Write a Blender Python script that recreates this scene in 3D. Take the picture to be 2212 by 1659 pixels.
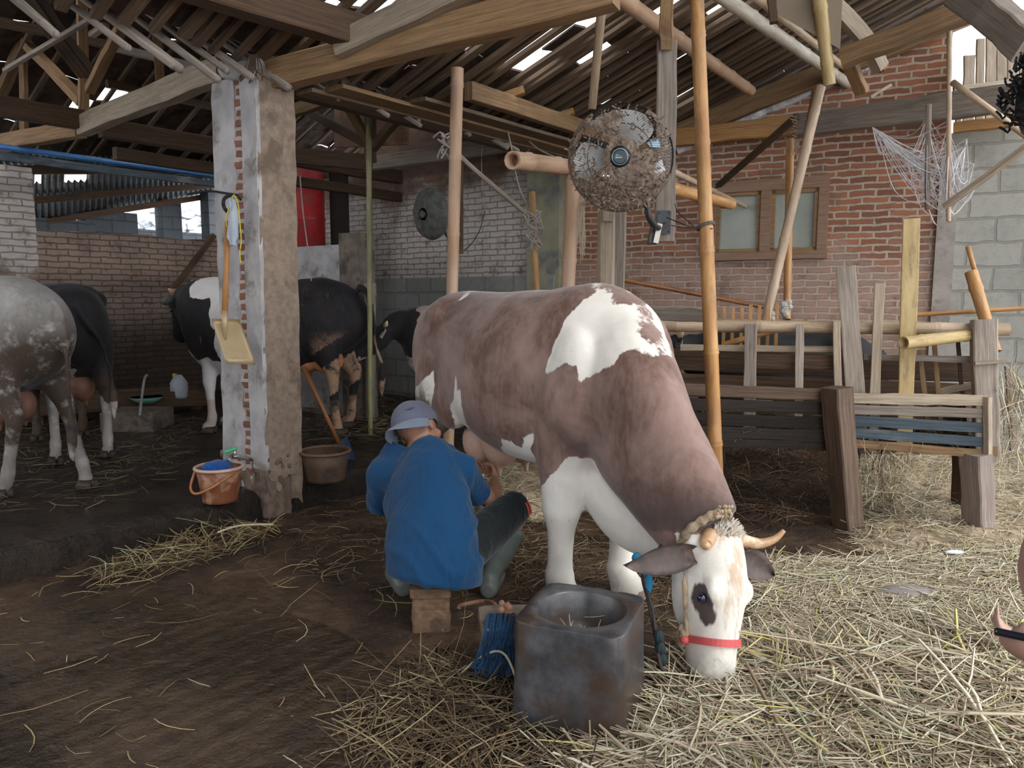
import bpy, math, random
import numpy as np
from mathutils import Vector, Matrix
from mathutils.bvhtree import BVHTree
random.seed(7); np.random.seed(7)
for o in list(bpy.data.objects): bpy.data.objects.remove(o)
SC = bpy.context.scene; COL = SC.collection

# ------------------------------------------------------------ camera
FPX = 1600.0; CAMZ = 1.35; PITCH = math.radians(6.7)
cam = bpy.data.cameras.new('camera'); cam.sensor_width = 36; cam.lens = FPX/2212*36
cam.clip_start = 0.05; cam.clip_end = 200
co = bpy.data.objects.new('camera', cam); COL.objects.link(co)
co.location = (0, 0, CAMZ); co.rotation_euler = (math.pi/2-PITCH, 0, 0)
SC.camera = co
# ------------------------------------------------------------ light
w = bpy.data.worlds.new('sky'); SC.world = w; w.use_nodes = True
bg = w.node_tree.nodes['Background']; bg.inputs[0].default_value = (0.92, 0.96, 1.0, 1); bg.inputs[1].default_value = 2.6
sun = bpy.data.lights.new('sun', 'SUN'); sun.energy = 0.8; sun.angle = math.radians(12); sun.color = (1, .95, .86)
so = bpy.data.objects.new('sun', sun); COL.objects.link(so)
so.rotation_euler = Vector((-0.55, 0.45, -0.70)).to_track_quat('-Z', 'Y').to_euler()
SC.view_settings.view_transform = 'Standard'; SC.view_settings.look = 'None'
SC.view_settings.gamma = 1; SC.view_settings.use_curve_mapping = False
SC.view_settings.exposure = 0.36

# ------------------------------------------------------------ helpers
_cp, _sp = math.cos(PITCH), math.sin(PITCH)
def ray(u, v):
    a = (u-1106)/FPX; b = (829.5-v)/FPX
    return Vector((a, _cp+_sp*b, -_sp+_cp*b))
CP = Vector((0, 0, CAMZ))
def P(u, v, y):
    r = ray(u, v); return CP + r*(y/r.y)
def Gz(u, v, z=0.0):
    r = ray(u, v); return CP + r*((z-CAMZ)/r.z)
def Pl(u, v, n, d):            # plane n.x = d
    r = ray(u, v); return CP + r*((d-n.dot(CP))/n.dot(r))
def Wv(u, v, wl, off=0.0):       # vertical wall through (x,y) with slope s, off = metres towards the camera
    x0, y0, s = wl; n = Vector((s, -1, 0)).normalized()
    return Pl(u, v, n, n.dot(Vector((x0, y0, 0)))+off)
def V(*a): return Vector(a)

ORG = {}
class MB:
    def __init__(s): s.v = []; s.f = []; s.uv = []
    def add(s, vs, fs, uvs=None):
        b = len(s.v); s.v += [tuple(x) for x in vs]
        for i, f in enumerate(fs):
            s.f.append([b+k for k in f])
            s.uv.append(uvs[i] if uvs else [(0, 0)]*len(f))
    def box(s, c, sz, R=None, M=None):
        hx, hy, hz = sz[0]/2, sz[1]/2, sz[2]/2
        vs = [Vector((x, y, z)) for x in (-hx, hx) for y in (-hy, hy) for z in (-hz, hz)]
        if R is not None:
            if not isinstance(R, Matrix): R = Matrix.Rotation(R, 3, 'Z')
            vs = [R @ q for q in vs]
        vs = [q+Vector(c) for q in vs]
        fs = [(0, 1, 3, 2), (4, 6, 7, 5), (0, 4, 5, 1), (2, 3, 7, 6), (0, 2, 6, 4), (1, 5, 7, 3)]
        lo = [(y, z) for x in (-hx, hx) for y in (-hy, hy) for z in (-hz, hz)]; l1 = [(x, z) for x in (-hx, hx) for y in (-hy, hy) for z in (-hz, hz)]; l2 = [(x, y) for x in (-hx, hx) for y in (-hy, hy) for z in (-hz, hz)]
        uv = [[(lo, l1, l2)[i//2][k] for k in f] for i, f in enumerate(fs)]
        s.add(vs, fs, uv); return s
    def sweep(s, pts, prof, scales=None, up=(0, 0, 1), caps=True, uvo=0.0):
        pts = [Vector(p) for p in pts]; n = len(pts); m = len(prof); up = Vector(up)
        if scales is None: scales = [1.0]*n
        rings = []; L = [0.0]
        for i in range(n):
            t = pts[min(i+1, n-1)]-pts[max(i-1, 0)]
            t = t.normalized() if t.length > 1e-9 else Vector((0, 0, 1))
            uu = up if abs(t.dot(up)) < 0.98*up.length else Vector((0.3, 1, 0.1))
            sd = t.cross(uu).normalized(); u2 = sd.cross(t).normalized()
            sc = scales[i]; sx, sy = (sc if isinstance(sc, (tuple, list)) else (sc, sc))
            rings.append([pts[i]+sd*(px*sx)+u2*(py*sy) for px, py in prof])
            if i: L.append(L[-1]+(pts[i]-pts[i-1]).length)
        vs = [q for r in rings for q in r]; fs = []; uv = []
        per = [0.0]
        s0 = scales[0]; s0 = s0 if isinstance(s0, (tuple, list)) else (s0, s0)
        for j in range(m):
            a = prof[j]; b = prof[(j+1) % m]
            per.append(per[-1]+math.hypot((a[0]-b[0])*s0[0], (a[1]-b[1])*s0[1]))
        for i in range(n-1):
            for j in range(m):
                k = (j+1) % m
                fs.append((i*m+j, i*m+k, (i+1)*m+k, (i+1)*m+j))
                uv.append([(uvo+L[i], per[j]), (uvo+L[i], per[j+1]), (uvo+L[i+1], per[j+1]), (uvo+L[i+1], per[j])])
        if caps:
            fs.append(tuple(range(m))[::-1]); uv.append([(uvo-1+prof[j][1]*s0[1], prof[j][0]*s0[0]) for j in range(m)][::-1])
            fs.append(tuple((n-1)*m+j for j in range(m))); uv.append([(uvo-2+prof[j][1]*s0[1], prof[j][0]*s0[0]) for j in range(m)])
        s.add(vs, fs, uv); return s
    def tube(s, pts, r, n=8, **k):
        if not isinstance(r, (list, tuple)): r = [r]*len(pts)
        return s.sweep(pts, circ(n), r, **k)
    def quad(s, a, b, c, d):
        w_ = (Vector(b)-Vector(a)).length; h_ = (Vector(d)-Vector(a)).length
        s.add([a, b, c, d], [(0, 1, 2, 3)], [[(0, 0), (w_, 0), (w_, h_), (0, h_)]]); return s
    def prism(s, poly, dvec):      # planar polygon extruded by dvec
        poly = [Vector(p) for p in poly]; n = len(poly); dv = Vector(dvec)
        vs = poly+[p+dv for p in poly]
        fs = [tuple(range(n))[::-1], tuple(range(n, 2*n))]+[(i, (i+1) % n, n+(i+1) % n, n+i) for i in range(n)]
        s.add(vs, fs); return s
    def ell(s, c, r, R=None, nu=14, nv=9):
        vs = []; fs = []
        for i in range(nv+1):
            th = math.pi*i/nv
            for j in range(nu):
                ph = 2*math.pi*j/nu
                q = Vector((r[0]*math.sin(th)*math.cos(ph), r[1]*math.sin(th)*math.sin(ph), r[2]*math.cos(th)))
                if R is not None: q = R @ q
                vs.append(q+Vector(c))
        for i in range(nv):
            for j in range(nu):
                k = (j+1) % nu
                fs.append((i*nu+j, (i+1)*nu+j, (i+1)*nu+k, i*nu+k))
        s.add(vs, fs); return s
    def build(s, name, mat, parent=None, smooth=False, rawverts=None):
        me = bpy.data.meshes.new(name)
        vs = np.array(s.v, dtype=float).reshape(-1, 3)
        if parent is not None: org = ORG[parent]
        else:
            lo = vs.min(0); hi = vs.max(0); org = Vector(((lo[0]+hi[0])/2, (lo[1]+hi[1])/2, lo[2]))
        vs = vs-np.array(org)
        me.from_pydata(vs.tolist(), [], s.f); 
        ul = me.uv_layers.new(name='UVMap'); flat = [c for f in s.uv for q in f for c in q]
        ul.data.foreach_set('uv', flat)
        if smooth: me.polygons.foreach_set('use_smooth', [True]*len(me.polygons))
        if mat: me.materials.append(mat)
        me.update()
        o = bpy.data.objects.new(name, me); COL.objects.link(o)
        ORG[o] = Vector(org)
        if parent is None: o.location = org
        else: o.parent = parent
        return o
def circ(n, ph=0.0): return [(math.cos(2*math.pi*i/n+ph), math.sin(2*math.pi*i/n+ph)) for i in range(n)]
def tag(o, label, cat, group=None, kind=None):
    o['label'] = label; o['category'] = cat
    if group: o['group'] = group
    if kind: o['kind'] = kind
    return o
def struct(o, label=None, cat=None):
    o['kind'] = 'structure'
    if label: o['label'] = label
    if cat: o['category'] = cat
    return o
def thing(name, label, cat, loc, group=None):
    o = bpy.data.objects.new(name, None); COL.objects.link(o); o.location = loc; o.empty_display_size = 0.1
    ORG[o] = Vector(loc); return tag(o, label, cat, group)
def catmull(pts, k=6):
    pts = [tuple(p) for p in pts]; out = []
    P_ = [pts[0]]+pts+[pts[-1]]
    for i in range(1, len(P_)-2):
        a, b, c, d = [np.array(q, float) for q in P_[i-1:i+3]]
        for j in range(k):
            t = j/k
            out.append(0.5*((2*b)+(-a+c)*t+(2*a-5*b+4*c-d)*t*t+(-a+3*b-3*c+d)*t**3))
    out.append(np.array(pts[-1], float)); return out

def remesh(mb, voxel, smooth_it=6, fac=0.5):
    me = bpy.data.meshes.new('tmp'); me.from_pydata(mb.v, [], mb.f); me.update()
    o = bpy.data.objects.new('tmp', me); COL.objects.link(o)
    m = o.modifiers.new('r', 'REMESH'); m.mode = 'VOXEL'; m.voxel_size = voxel; m.adaptivity = 0
    s_ = o.modifiers.new('s', 'SMOOTH'); s_.factor = fac; s_.iterations = smooth_it
    dg = bpy.context.evaluated_depsgraph_get(); ev = o.evaluated_get(dg)
    out = bpy.data.meshes.new_from_object(ev)
    bpy.data.objects.remove(o); bpy.data.meshes.remove(me)
    return out
def mesh_np(me):
    a = np.empty(len(me.vertices)*3); me.vertices.foreach_get('co', a); return a.reshape(-1, 3)
def meshobj(name, me, mat, parent=None, attrs=None):
    vs = mesh_np(me)
    if parent is not None: org = np.array(ORG[parent])
    else: org = np.array([(vs[:, 0].min()+vs[:, 0].max())/2, (vs[:, 1].min()+vs[:, 1].max())/2, vs[:, 2].min()])
    me.vertices.foreach_set('co', (vs-org).ravel())
    me.polygons.foreach_set('use_smooth', [True]*len(me.polygons))
    me.materials.clear(); me.materials.append(mat)
    for k, arr in (attrs or {}).items():
        at = me.attributes.new(k, 'FLOAT', 'POINT'); at.data.foreach_set('value', np.asarray(arr, dtype=np.float32))
    me.update(); me.name = name
    o = bpy.data.objects.new(name, me); COL.objects.link(o); ORG[o] = Vector(org)
    if parent is None: o.location = org
    else: o.parent = parent
    return o
def loft(mb, rings, n=20, k=4, up=(0, 0, 1), ex=1.0):
    """rings: (x,y,z,r_side,r_up) interpolated; closed smooth limb or trunk"""
    R = catmull(rings, k); pr = []
    for c, s_ in circ(n): pr.append((math.copysign(abs(c)**ex, c), math.copysign(abs(s_)**ex, s_)))
    mb.sweep([q[:3] for q in R], pr, [(max(q[3], .004), max(q[4], .004)) for q in R], up=up); return mb

# ------------------------------------------------------------ materials
def newmat(name):
    m = bpy.data.materials.new(name); m.use_nodes = True; nt = m.node_tree
    return m, nt, nt.nodes['Principled BSDF']
class NT:
    def __init__(s, nt): s.nt = nt
    def n(s, typ, **k):
        nd = s.nt.nodes.new(typ)
        for a, b in k.items(): setattr(nd, a, b)
        return nd
    def link(s, a, b): s.nt.links.new(a, b)
    def tex(s, kind='UV'):
        return s.n('ShaderNodeTexCoord').outputs[kind]
    def mapping(s, src, scale=(1, 1, 1), loc=(0, 0, 0)):
        m = s.n('ShaderNodeMapping'); m.inputs['Scale'].default_value = scale; m.inputs['Location'].default_value = loc
        s.link(src, m.inputs['Vector']); return m.outputs[0]
    def noise(s, src, scale, detail=4, rough=.55, dist=0):
        m = s.n('ShaderNodeTexNoise'); m.inputs['Scale'].default_value = scale; m.inputs['Detail'].default_value = detail
        m.inputs['Roughness'].default_value = rough; m.inputs['Distortion'].default_value = dist
        s.link(src, m.inputs['Vector']); return m.outputs['Fac']
    def ramp(s, src, stops, interp='LINEAR'):
        m = s.n('ShaderNodeValToRGB'); cr = m.color_ramp; cr.interpolation = interp
        while len(cr.elements) < len(stops): cr.elements.new(0.5)
        for e, (p, c) in zip(cr.elements, stops):
            e.position = p; e.color = (*c, 1) if isinstance(c, (tuple, list)) else (c, c, c, 1)
        s.link(src, m.inputs[0]); return m.outputs[0]
    def mix(s, fac, a, b, mode='MIX'):
        m = s.n('ShaderNodeMix', data_type='RGBA', blend_type=mode)
        for sock, val in ((m.inputs[0], fac), (m.inputs[6], a), (m.inputs[7], b)):
            if isinstance(val, (int, float)): sock.default_value = val
            elif isinstance(val, (tuple, list)): sock.default_value = (*val, 1)
            else: s.link(val, sock)
        return m.outputs[2]
    def math(s, op, a, b=0.0, clamp=False):
        m = s.n('ShaderNodeMath', operation=op); m.use_clamp = clamp
        for sock, val in ((m.inputs[0], a), (m.inputs[1], b)):
            if isinstance(val, (int, float)): sock.default_value = val
            else: s.link(val, sock)
        return m.outputs[0]
    def bump(s, h, strength=.4, dist=.01, normal=None):
        m = s.n('ShaderNodeBump'); m.inputs['Strength'].default_value = strength; m.inputs['Distance'].default_value = dist
        s.link(h, m.inputs['Height'])
        if normal: s.link(normal, m.inputs['Normal'])
        return m.outputs[0]
    def attr(s, name):
        return s.n('ShaderNodeAttribute', attribute_name=name).outputs['Fac']
    def step(s, x, lo, hi):
        m = s.n('ShaderNodeMapRange'); m.interpolation_type = 'SMOOTHSTEP'
        m.inputs[1].default_value = lo; m.inputs[2].default_value = hi; s.link(x, m.inputs[0]); return m.outputs[0]
    def rnd(s): return s.n('ShaderNodeObjectInfo').outputs['Random']

def M_plain(name, col, rough=.6, metal=0.0, var=.15, scale=12, bump=.2, bdist=.003, spec=.5, dirt=None, dirts=4, dlo=.5, dhi=.65):
    m, nt, p = newmat(name); N = NT(nt); oc = N.tex('Object')
    nz = N.noise(oc, scale, 5, .6)
    c = N.mix(N.step(nz, .3, .7), tuple(x*(1-var) for x in col), tuple(min(1, x*(1+var)) for x in col))
    if dirt: c = N.mix(N.step(N.noise(oc, dirts, 6, .65), dlo, dhi), c, dirt)
    N.link(c, p.inputs['Base Color']); p.inputs['Roughness'].default_value = rough; p.inputs['Metallic'].default_value = metal
    p.inputs['Specular IOR Level'].default_value = spec
    N.link(N.bump(nz, bump, bdist), p.inputs['Normal']); return m
def M_wood(name, dark, light, rough=.75, dirt=(.09, .075, .06), amount=.5, grain=34):
    m, nt, p = newmat(name); N = NT(nt); uv = N.tex('UV'); oc = N.tex('Object')
    r = N.rnd(); comb = N.n('ShaderNodeCombineXYZ'); N.link(N.math('MULTIPLY', r, 37.0), comb.inputs[0]); N.link(N.math('MULTIPLY', r, 11.0), comb.inputs[1])
    add = N.n('ShaderNodeVectorMath', operation='ADD'); N.link(uv, add.inputs[0]); N.link(comb.outputs[0], add.inputs[1])
    g = N.noise(N.mapping(add.outputs[0], (1.3, grain, 1)), 2.0, 6, .65, .4)
    fine = N.noise(N.mapping(add.outputs[0], (6, 140, 1)), 1.5, 3, .6)
    big = N.noise(N.mapping(add.outputs[0], (1, 2.5, 1)), 2.2, 4, .6)
    c = N.mix(N.step(g, .22, .78), dark, light)
    c = N.mix(N.math('MULTIPLY', N.step(fine, .45, .75), .35), c, tuple(x*.5 for x in dark))
    c = N.mix(N.math('MULTIPLY', N.step(big, .5, .72), amount), c, dirt)
    v = N.math('ADD', .78, N.math('MULTIPLY', r, .44))
    hsv = N.n('ShaderNodeHueSaturation'); N.link(c, hsv.inputs['Color']); N.link(v, hsv.inputs['Value'])
    N.link(hsv.outputs[0], p.inputs['Base Color']); p.inputs['Roughness'].default_value = rough
    p.inputs['Specular IOR Level'].default_value = .3
    N.link(N.bump(N.math('ADD', g, N.math('MULTIPLY', fine, .4)), .5, .006), p.inputs['Normal']); return m
def M_bamboo(name, dark, light, amount=.5, dirt=(.12, .09, .06)):
    m, nt, p = newmat(name); N = NT(nt); uv = N.tex('UV')
    r = N.rnd(); comb = N.n('ShaderNodeCombineXYZ'); N.link(N.math('MULTIPLY', r, 31.0), comb.inputs[0])
    add = N.n('ShaderNodeVectorMath', operation='ADD'); N.link(uv, add.inputs[0]); N.link(comb.outputs[0], add.inputs[1])
    g = N.noise(N.mapping(add.outputs[0], (1.2, 6, 1)), 2.2, 5, .6); f = N.noise(N.mapping(add.outputs[0], (3, 120, 1)), 1.5, 3, .6)
    c = N.mix(N.step(g, .3, .7), dark, light); c = N.mix(N.math('MULTIPLY', f, .3), c, tuple(x*.6 for x in dark))
    b2 = N.noise(N.mapping(add.outputs[0], (2, 9, 1), (5, 5, 0)), 2.0, 6, .7)
    c = N.mix(N.math('MULTIPLY', N.step(b2, .5, .62), amount), c, dirt)
    N.link(c, p.inputs['Base Color']); p.inputs['Roughness'].default_value = .5
    N.link(N.bump(f, .25, .002), p.inputs['Normal']); return m
def M_brick(name, b1, b2, mortar, wash=None, washz=(0, 0), washc=(.6, .57, .55), bw=.23, bh=.062, ms=.010, dirt=(.06, .05, .045), dz=None, washamt=.85, dirtamt=.6, washj=.85, dist=.035):
    """brick courses in metres of UV; whitewash is a worn coat with patchy edges; dz darkens the foot of the wall"""
    m, nt, p = newmat(name); N = NT(nt); uv = N.tex('UV')
    nz = N.n('ShaderNodeTexNoise'); nz.inputs['Scale'].default_value = 9; nz.inputs['Detail'].default_value = 4; N.link(uv, nz.inputs['Vector'])
    sub = N.n('ShaderNodeVectorMath', operation='SUBTRACT'); N.link(nz.outputs['Color'], sub.inputs[0]); sub.inputs[1].default_value = (.5, .5, .5)
    sc = N.n('ShaderNodeVectorMath', operation='SCALE'); sc.inputs['Scale'].default_value = dist; N.link(sub.outputs[0], sc.inputs[0])
    add = N.n('ShaderNodeVectorMath', operation='ADD'); N.link(uv, add.inputs[0]); N.link(sc.outputs[0], add.inputs[1])
    br = N.n('ShaderNodeTexBrick'); N.link(add.outputs[0], br.inputs['Vector'])
    br.inputs['Scale'].default_value = 1.0; br.inputs['Brick Width'].default_value = bw; br.inputs['Row Height'].default_value = bh
    br.inputs['Mortar Size'].default_value = ms; br.inputs['Mortar Smooth'].default_value = .25; br.inputs['Bias'].default_value = 0
    br.inputs['Color1'].default_value = (*b1, 1); br.inputs['Color2'].default_value = (*b2, 1); br.inputs['Mortar'].default_value = (*mortar, 1)
    c = br.outputs['Color']; fac = br.outputs['Fac']
    n1 = N.noise(uv, 14, 6, .7); c = N.mix(N.math('MULTIPLY', N.step(n1, .45, .75), .5), c, tuple(x*.55 for x in b1))
    sep = N.n('ShaderNodeSeparateXYZ'); N.link(uv, sep.inputs[0]); zz = sep.outputs[1]
    n2 = N.noise(uv, 1.6, 6, .65); n3 = N.noise(uv, 6, 5, .7)
    if wash:
        zj = N.math('ADD', zz, N.math('MULTIPLY', N.math('SUBTRACT', n2, .5), 1.6))
        up_ = N.step(zj, washz[0]-.15, washz[0]+.1); dn = N.math('SUBTRACT', 1.0, N.step(zj, washz[1]-.2, washz[1]+.2))
        msk = N.math('MULTIPLY', N.math('MULTIPLY', up_, dn), N.step(n3, .28, .5))
        msk = N.math('MULTIPLY', msk, N.math('SUBTRACT', 1.0, N.math('MULTIPLY', fac, washj)))
        c = N.mix(N.math('MULTIPLY', msk, washamt), c, washc)
    c = N.mix(N.math('MULTIPLY', N.step(N.noise(uv, 2.3, 6, .7), .5, .7), dirtamt), c, dirt)
    if dz:
        zj = N.math('ADD', zz, N.math('MULTIPLY', N.math('SUBTRACT', n2, .5), .7))
        c = N.mix(N.math('MULTIPLY', N.math('SUBTRACT', 1.0, N.step(zj, dz-.3, dz+.3)), .75), c, dirt)  # darker towards the foot of the wall
    N.link(c, p.inputs['Base Color']); p.inputs['Roughness'].default_value = .9; p.inputs['Specular IOR Level'].default_value = .2
    h = N.math('SUBTRACT', N.math('MULTIPLY', n1, .35), fac)
    N.link(N.bump(h, .8, .012), p.inputs['Normal']); return m
def M_block(name, col, mortar, bw=.4, bh=.2):
    return M_brick(name, col, tuple(x*.85 for x in col), mortar, bw=bw, bh=bh, ms=.012, dirtamt=.35, dirt=tuple(x*.4 for x in col))
def M_coat(name, base, base2, white=(.80, .78, .75), dark=(.02, .018, .02), tan=(.50, .32, .17), dirt=(.10, .075, .05), rough=.75, sheen=.25):
    m, nt, p = newmat(name); N = NT(nt); oc = N.tex('Object')
    n1 = N.noise(oc, 4, 5, .6, .6); n2 = N.noise(N.mapping(oc, (1, 1, .35)), 45, 4, .6); nf = N.noise(N.mapping(oc, (1, 1, .4)), 160, 3, .6)
    c = N.mix(N.step(n1, .3, .7), base, base2)
    c = N.mix(N.math('MULTIPLY', N.step(n2, .4, .7), .25), c, tuple(min(1, x*1.35) for x in base2))
    jit = N.math('MULTIPLY', N.math('SUBTRACT', n2, .5), .03)
    wm = N.step(N.math('ADD', N.attr('mw'), jit), -.004, .004)
    wn = N.mix(N.step(n1, .35, .7), white, tuple(x*.86 for x in white))
    c = N.mix(wm, c, wn)
    c = N.mix(N.math('MULTIPLY', N.step(N.math('ADD', N.attr('mt'), N.math('MULTIPLY', N.math('SUBTRACT', N.noise(N.mapping(oc, (1, 1, .22)), 26, 4, .65), .5), 2.6)), .35, 1.0), .75), c, tan)
    c = N.mix(N.step(N.math('ADD', N.attr('md'), jit), -.006, .006), c, dark)
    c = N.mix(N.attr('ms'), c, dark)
    dm = N.math('MULTIPLY', N.attr('mm'), N.step(N.noise(oc, 9, 6, .7), .30, .52))
    c = N.mix(dm, c, dirt)
    N.link(c, p.inputs['Base Color']); p.inputs['Roughness'].default_value = rough; p.inputs['Specular IOR Level'].default_value = .3
    p.inputs['Sheen Weight'].default_value = sheen; p.inputs['Sheen Roughness'].default_value = .4
    h = N.math('ADD', N.math('MULTIPLY', nf, .25), N.math('MULTIPLY', N.noise(oc, 7, 4, .5), 1.2))
    N.link(N.bump(h, .35, .012), p.inputs['Normal']); return m

WOOD_TAN = M_wood('wood_tan', (.17, .095, .045), (.38, .24, .125), dirt=(.17, .12, .085))
WOOD_GREY = M_wood('wood_grey', (.19, .15, .12), (.40, .34, .29), dirt=(.11, .09, .07))
WOOD_PALE = M_wood('wood_pale', (.27, .21, .15), (.50, .41, .31), dirt=(.17, .13, .10))
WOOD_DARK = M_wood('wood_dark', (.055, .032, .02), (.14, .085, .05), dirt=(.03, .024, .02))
WOOD_ORANGE = M_wood('wood_orange', (.25, .12, .045), (.50, .28, .11), dirt=(.2, .13, .08))
WOOD_BLUE = M_wood('wood_blue', (.035, .05, .065), (.10, .13, .155), dirt=(.35, .35, .35), amount=.35)
WOOD_SLAT = M_wood('wood_slat', (.075, .05, .032), (.21, .14, .09), dirt=(.05, .04, .03))
BAM_OR = M_bamboo('bamboo_orange', (.36, .16, .05), (.60, .33, .12), .45)
BAM_PINK = M_bamboo('bamboo_pink', (.42, .25, .15), (.58, .38, .25), .35, (.45, .36, .3))
BAM_YEL = M_bamboo('bamboo_yellow', (.40, .27, .10), (.60, .45, .22), .5)
BAM_WHITE = M_bamboo('bamboo_white', (.42, .36, .28), (.70, .64, .55), .35, (.30, .23, .16))
BAM_PALE = M_bamboo('bamboo_pale', (.36, .25, .16), (.58, .44, .31), .4, (.22, .15, .1))
BAM_GREEN = M_bamboo('bamboo_green', (.17, .16, .07), (.33, .30, .14), .4)
BAM_RED = M_bamboo('bamboo_redbrown', (.16, .055, .02), (.38, .16, .05), .5, (.10, .05, .03))
CONC = M_plain('concrete', (.33, .29, .26), .9, var=.25, scale=6, bump=.5, bdist=.01, dirt=(.17, .13, .10), dirts=3)
CONC_DARK = M_plain('concrete_dark', (.16, .125, .10), .7, var=.3, scale=9, bump=.5, bdist=.008, dirt=(.06, .045, .035), dirts=5)
CONC_BRN = M_plain('concrete_brown', (.27, .20, .15), .9, var=.2, scale=25, bump=.6, bdist=.008, dirt=(.16, .11, .08), dirts=4)
CONC_LIGHT = M_plain('plaster_grey', (.44, .42, .42), .9, var=.2, scale=5, bump=.4, bdist=.006, dirt=(.22, .2, .19), dirts=4)
# ------------------------------------------------------------ building frame
A = Vector((.611, .791, 0)); B = Vector((-.791, .611, 0))        # along the valley, and away to the left
V0 = Vector((-1.5, 4.5, 0))
WR = (0, 8.2, -.5); WC = (.165, 7.8, -.77); WL = (0, 14.4, 1.3)
def TQ(t, q, z=0.0): return V0 + A*t - B*q + Vector((0, 0, z))    # q grows to the right of the valley
def qof(p): return -(p-V0).dot(B)
ZV, KR, KL, KF, QR = 2.72, .355, .58, .43, 2.4
def roofz(q):
    if q >= 0: return ZV+KR*q
    q = -q
    return ZV+KL*q if q < QR else ZV+KL*QR-KF*(q-QR)
nR = (Vector((0, 0, 1))+B*KR).normalized()                         # right roof plane normal
def RR(u, v, off=0.0):                                              # pixel on the right roof plane, off metres beneath
    p0 = V0+Vector((0, 0, ZV-off)); return Pl(u, v, nR, nR.dot(p0))
nF = (Vector((0, 0, 1))+B*KF).normalized()
def RF(u, v, off=0.0):
    p0 = V0+B*QR+Vector((0, 0, ZV+KL*QR-off)); return Pl(u, v, nF, nF.dot(p0))

# ---- floors
def M_floor(name, dark, brown, wet_lo, wet_hi, rlo, rhi, grooves=False, spec=.35):
    m, nt, p = newmat(name); N = NT(nt); oc = N.tex('Object')
    n1 = N.noise(oc, 1.3, 6, .6, .4); n2 = N.noise(oc, 9, 6, .7); n3 = N.noise(oc, 45, 4, .7)
    c = N.mix(N.step(n1, .35, .62), dark, brown); c = N.mix(N.math('MULTIPLY', N.step(n2, .4, .7), .6), c, tuple(x*.45 for x in dark))
    c = N.mix(N.math('MULTIPLY', N.step(n3, .58, .7), .35), c, tuple(min(1, x*1.7) for x in brown))
    N.link(c, p.inputs['Base Color'])
    wet = N.step(N.noise(oc, 1.1, 5, .6, .5), wet_lo, wet_hi)
    N.link(N.mix(wet, (rhi,)*3, (rlo,)*3), p.inputs['Roughness']); p.inputs['Specular IOR Level'].default_value = spec
    h = N.math('ADD', n2, N.math('MULTIPLY', n3, .5))
    if grooves:
        sp = N.n('ShaderNodeSeparateXYZ'); N.link(N.tex('Generated'), sp.inputs[0]); dd = N.math('ADD', N.math('ADD', sp.outputs[0], sp.outputs[1]), N.math('MULTIPLY', n1, .5)); pud = N.math('SUBTRACT', 1.0, N.step(dd, .78, .98))
        N.link(N.mix(pud, N.mix(wet, (rlo,)*3, (rhi,)*3), (.10,)*3), p.inputs['Roughness'])
        c = N.mix(pud, c, tuple(x*.8 for x in dark)); N.link(c, p.inputs['Base Color'])
        wv = N.n('ShaderNodeTexWave', wave_type='BANDS', bands_direction='X'); wv.inputs['Scale'].default_value = 3.4
        wv.inputs['Distortion'].default_value = 1.2; wv.inputs['Detail'].default_value = 2
        mp = N.n('ShaderNodeMapping'); mp.inputs['Rotation'].default_value = (0, 0, math.radians(38)); N.link(oc, mp.inputs[0]); N.link(mp.outputs[0], wv.inputs[0])
        h = N.math('ADD', h, N.math('MULTIPLY', wv.outputs['Fac'], .25))
    h = N.math('ADD', h, N.math('MULTIPLY', N.noise(oc, 22, 5, .7, .5), .9))
    N.link(N.bump(h, .9, .030), p.inputs['Normal']); return m
MUD = M_floor('mud_floor', (.034, .020, .012), (.135, .080, .046), .48, .62, .25, .75)
MUD_WET = M_floor('wet_floor', (.015, .011, .009), (.042, .030, .022), .36, .50, .10, .40, spec=.28)
MUD_SLAB = M_floor('slab_floor', (.030, .019, .011), (.078, .049, .029), .42, .60, .16, .65, True)
def nz2(x, y, s=0.0):
    return (math.sin(x*3.1+y*1.7+s)+math.sin(x*7.3-y*5.1+s*2)+.6*math.sin(x*13.7+y*17.3+s)+.5*math.sin(x*29+y*23))/3.1
def edge_t(p): return (p-Vector((-2.38, 3.44, 0))).dot(Vector((.763, -.646, 0)))   # >0 right of the step
def gridfloor(xs, ys, zf, name, mat):
    mb = MB(); vs = []; nx, ny = len(xs), len(ys)
    for y in ys:
        for x in xs: vs.append((x, y, zf(x, y)))
    fs = [(j*nx+i, j*nx+i+1, (j+1)*nx+i+1, (j+1)*nx+i) for j in range(ny-1) for i in range(nx-1)]
    mb.add(vs, fs, [[vs[k][:2] for k in f] for f in fs]); return mb.build(name, mat, smooth=True)
def lin(a, b, n): return [a+(b-a)*i/(n-1) for i in range(n)]
struct(gridfloor(lin(-7, -3, 8)+lin(-2.9, 4.2, 120)+lin(4.3, 9, 8), lin(-7, 1.2, 10)+lin(1.3, 9.5, 120),
       lambda x, y: .012*nz2(x, y), 'floor', MUD), 'brown trodden mud and concrete floor of the cow shed', 'floor')
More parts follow.
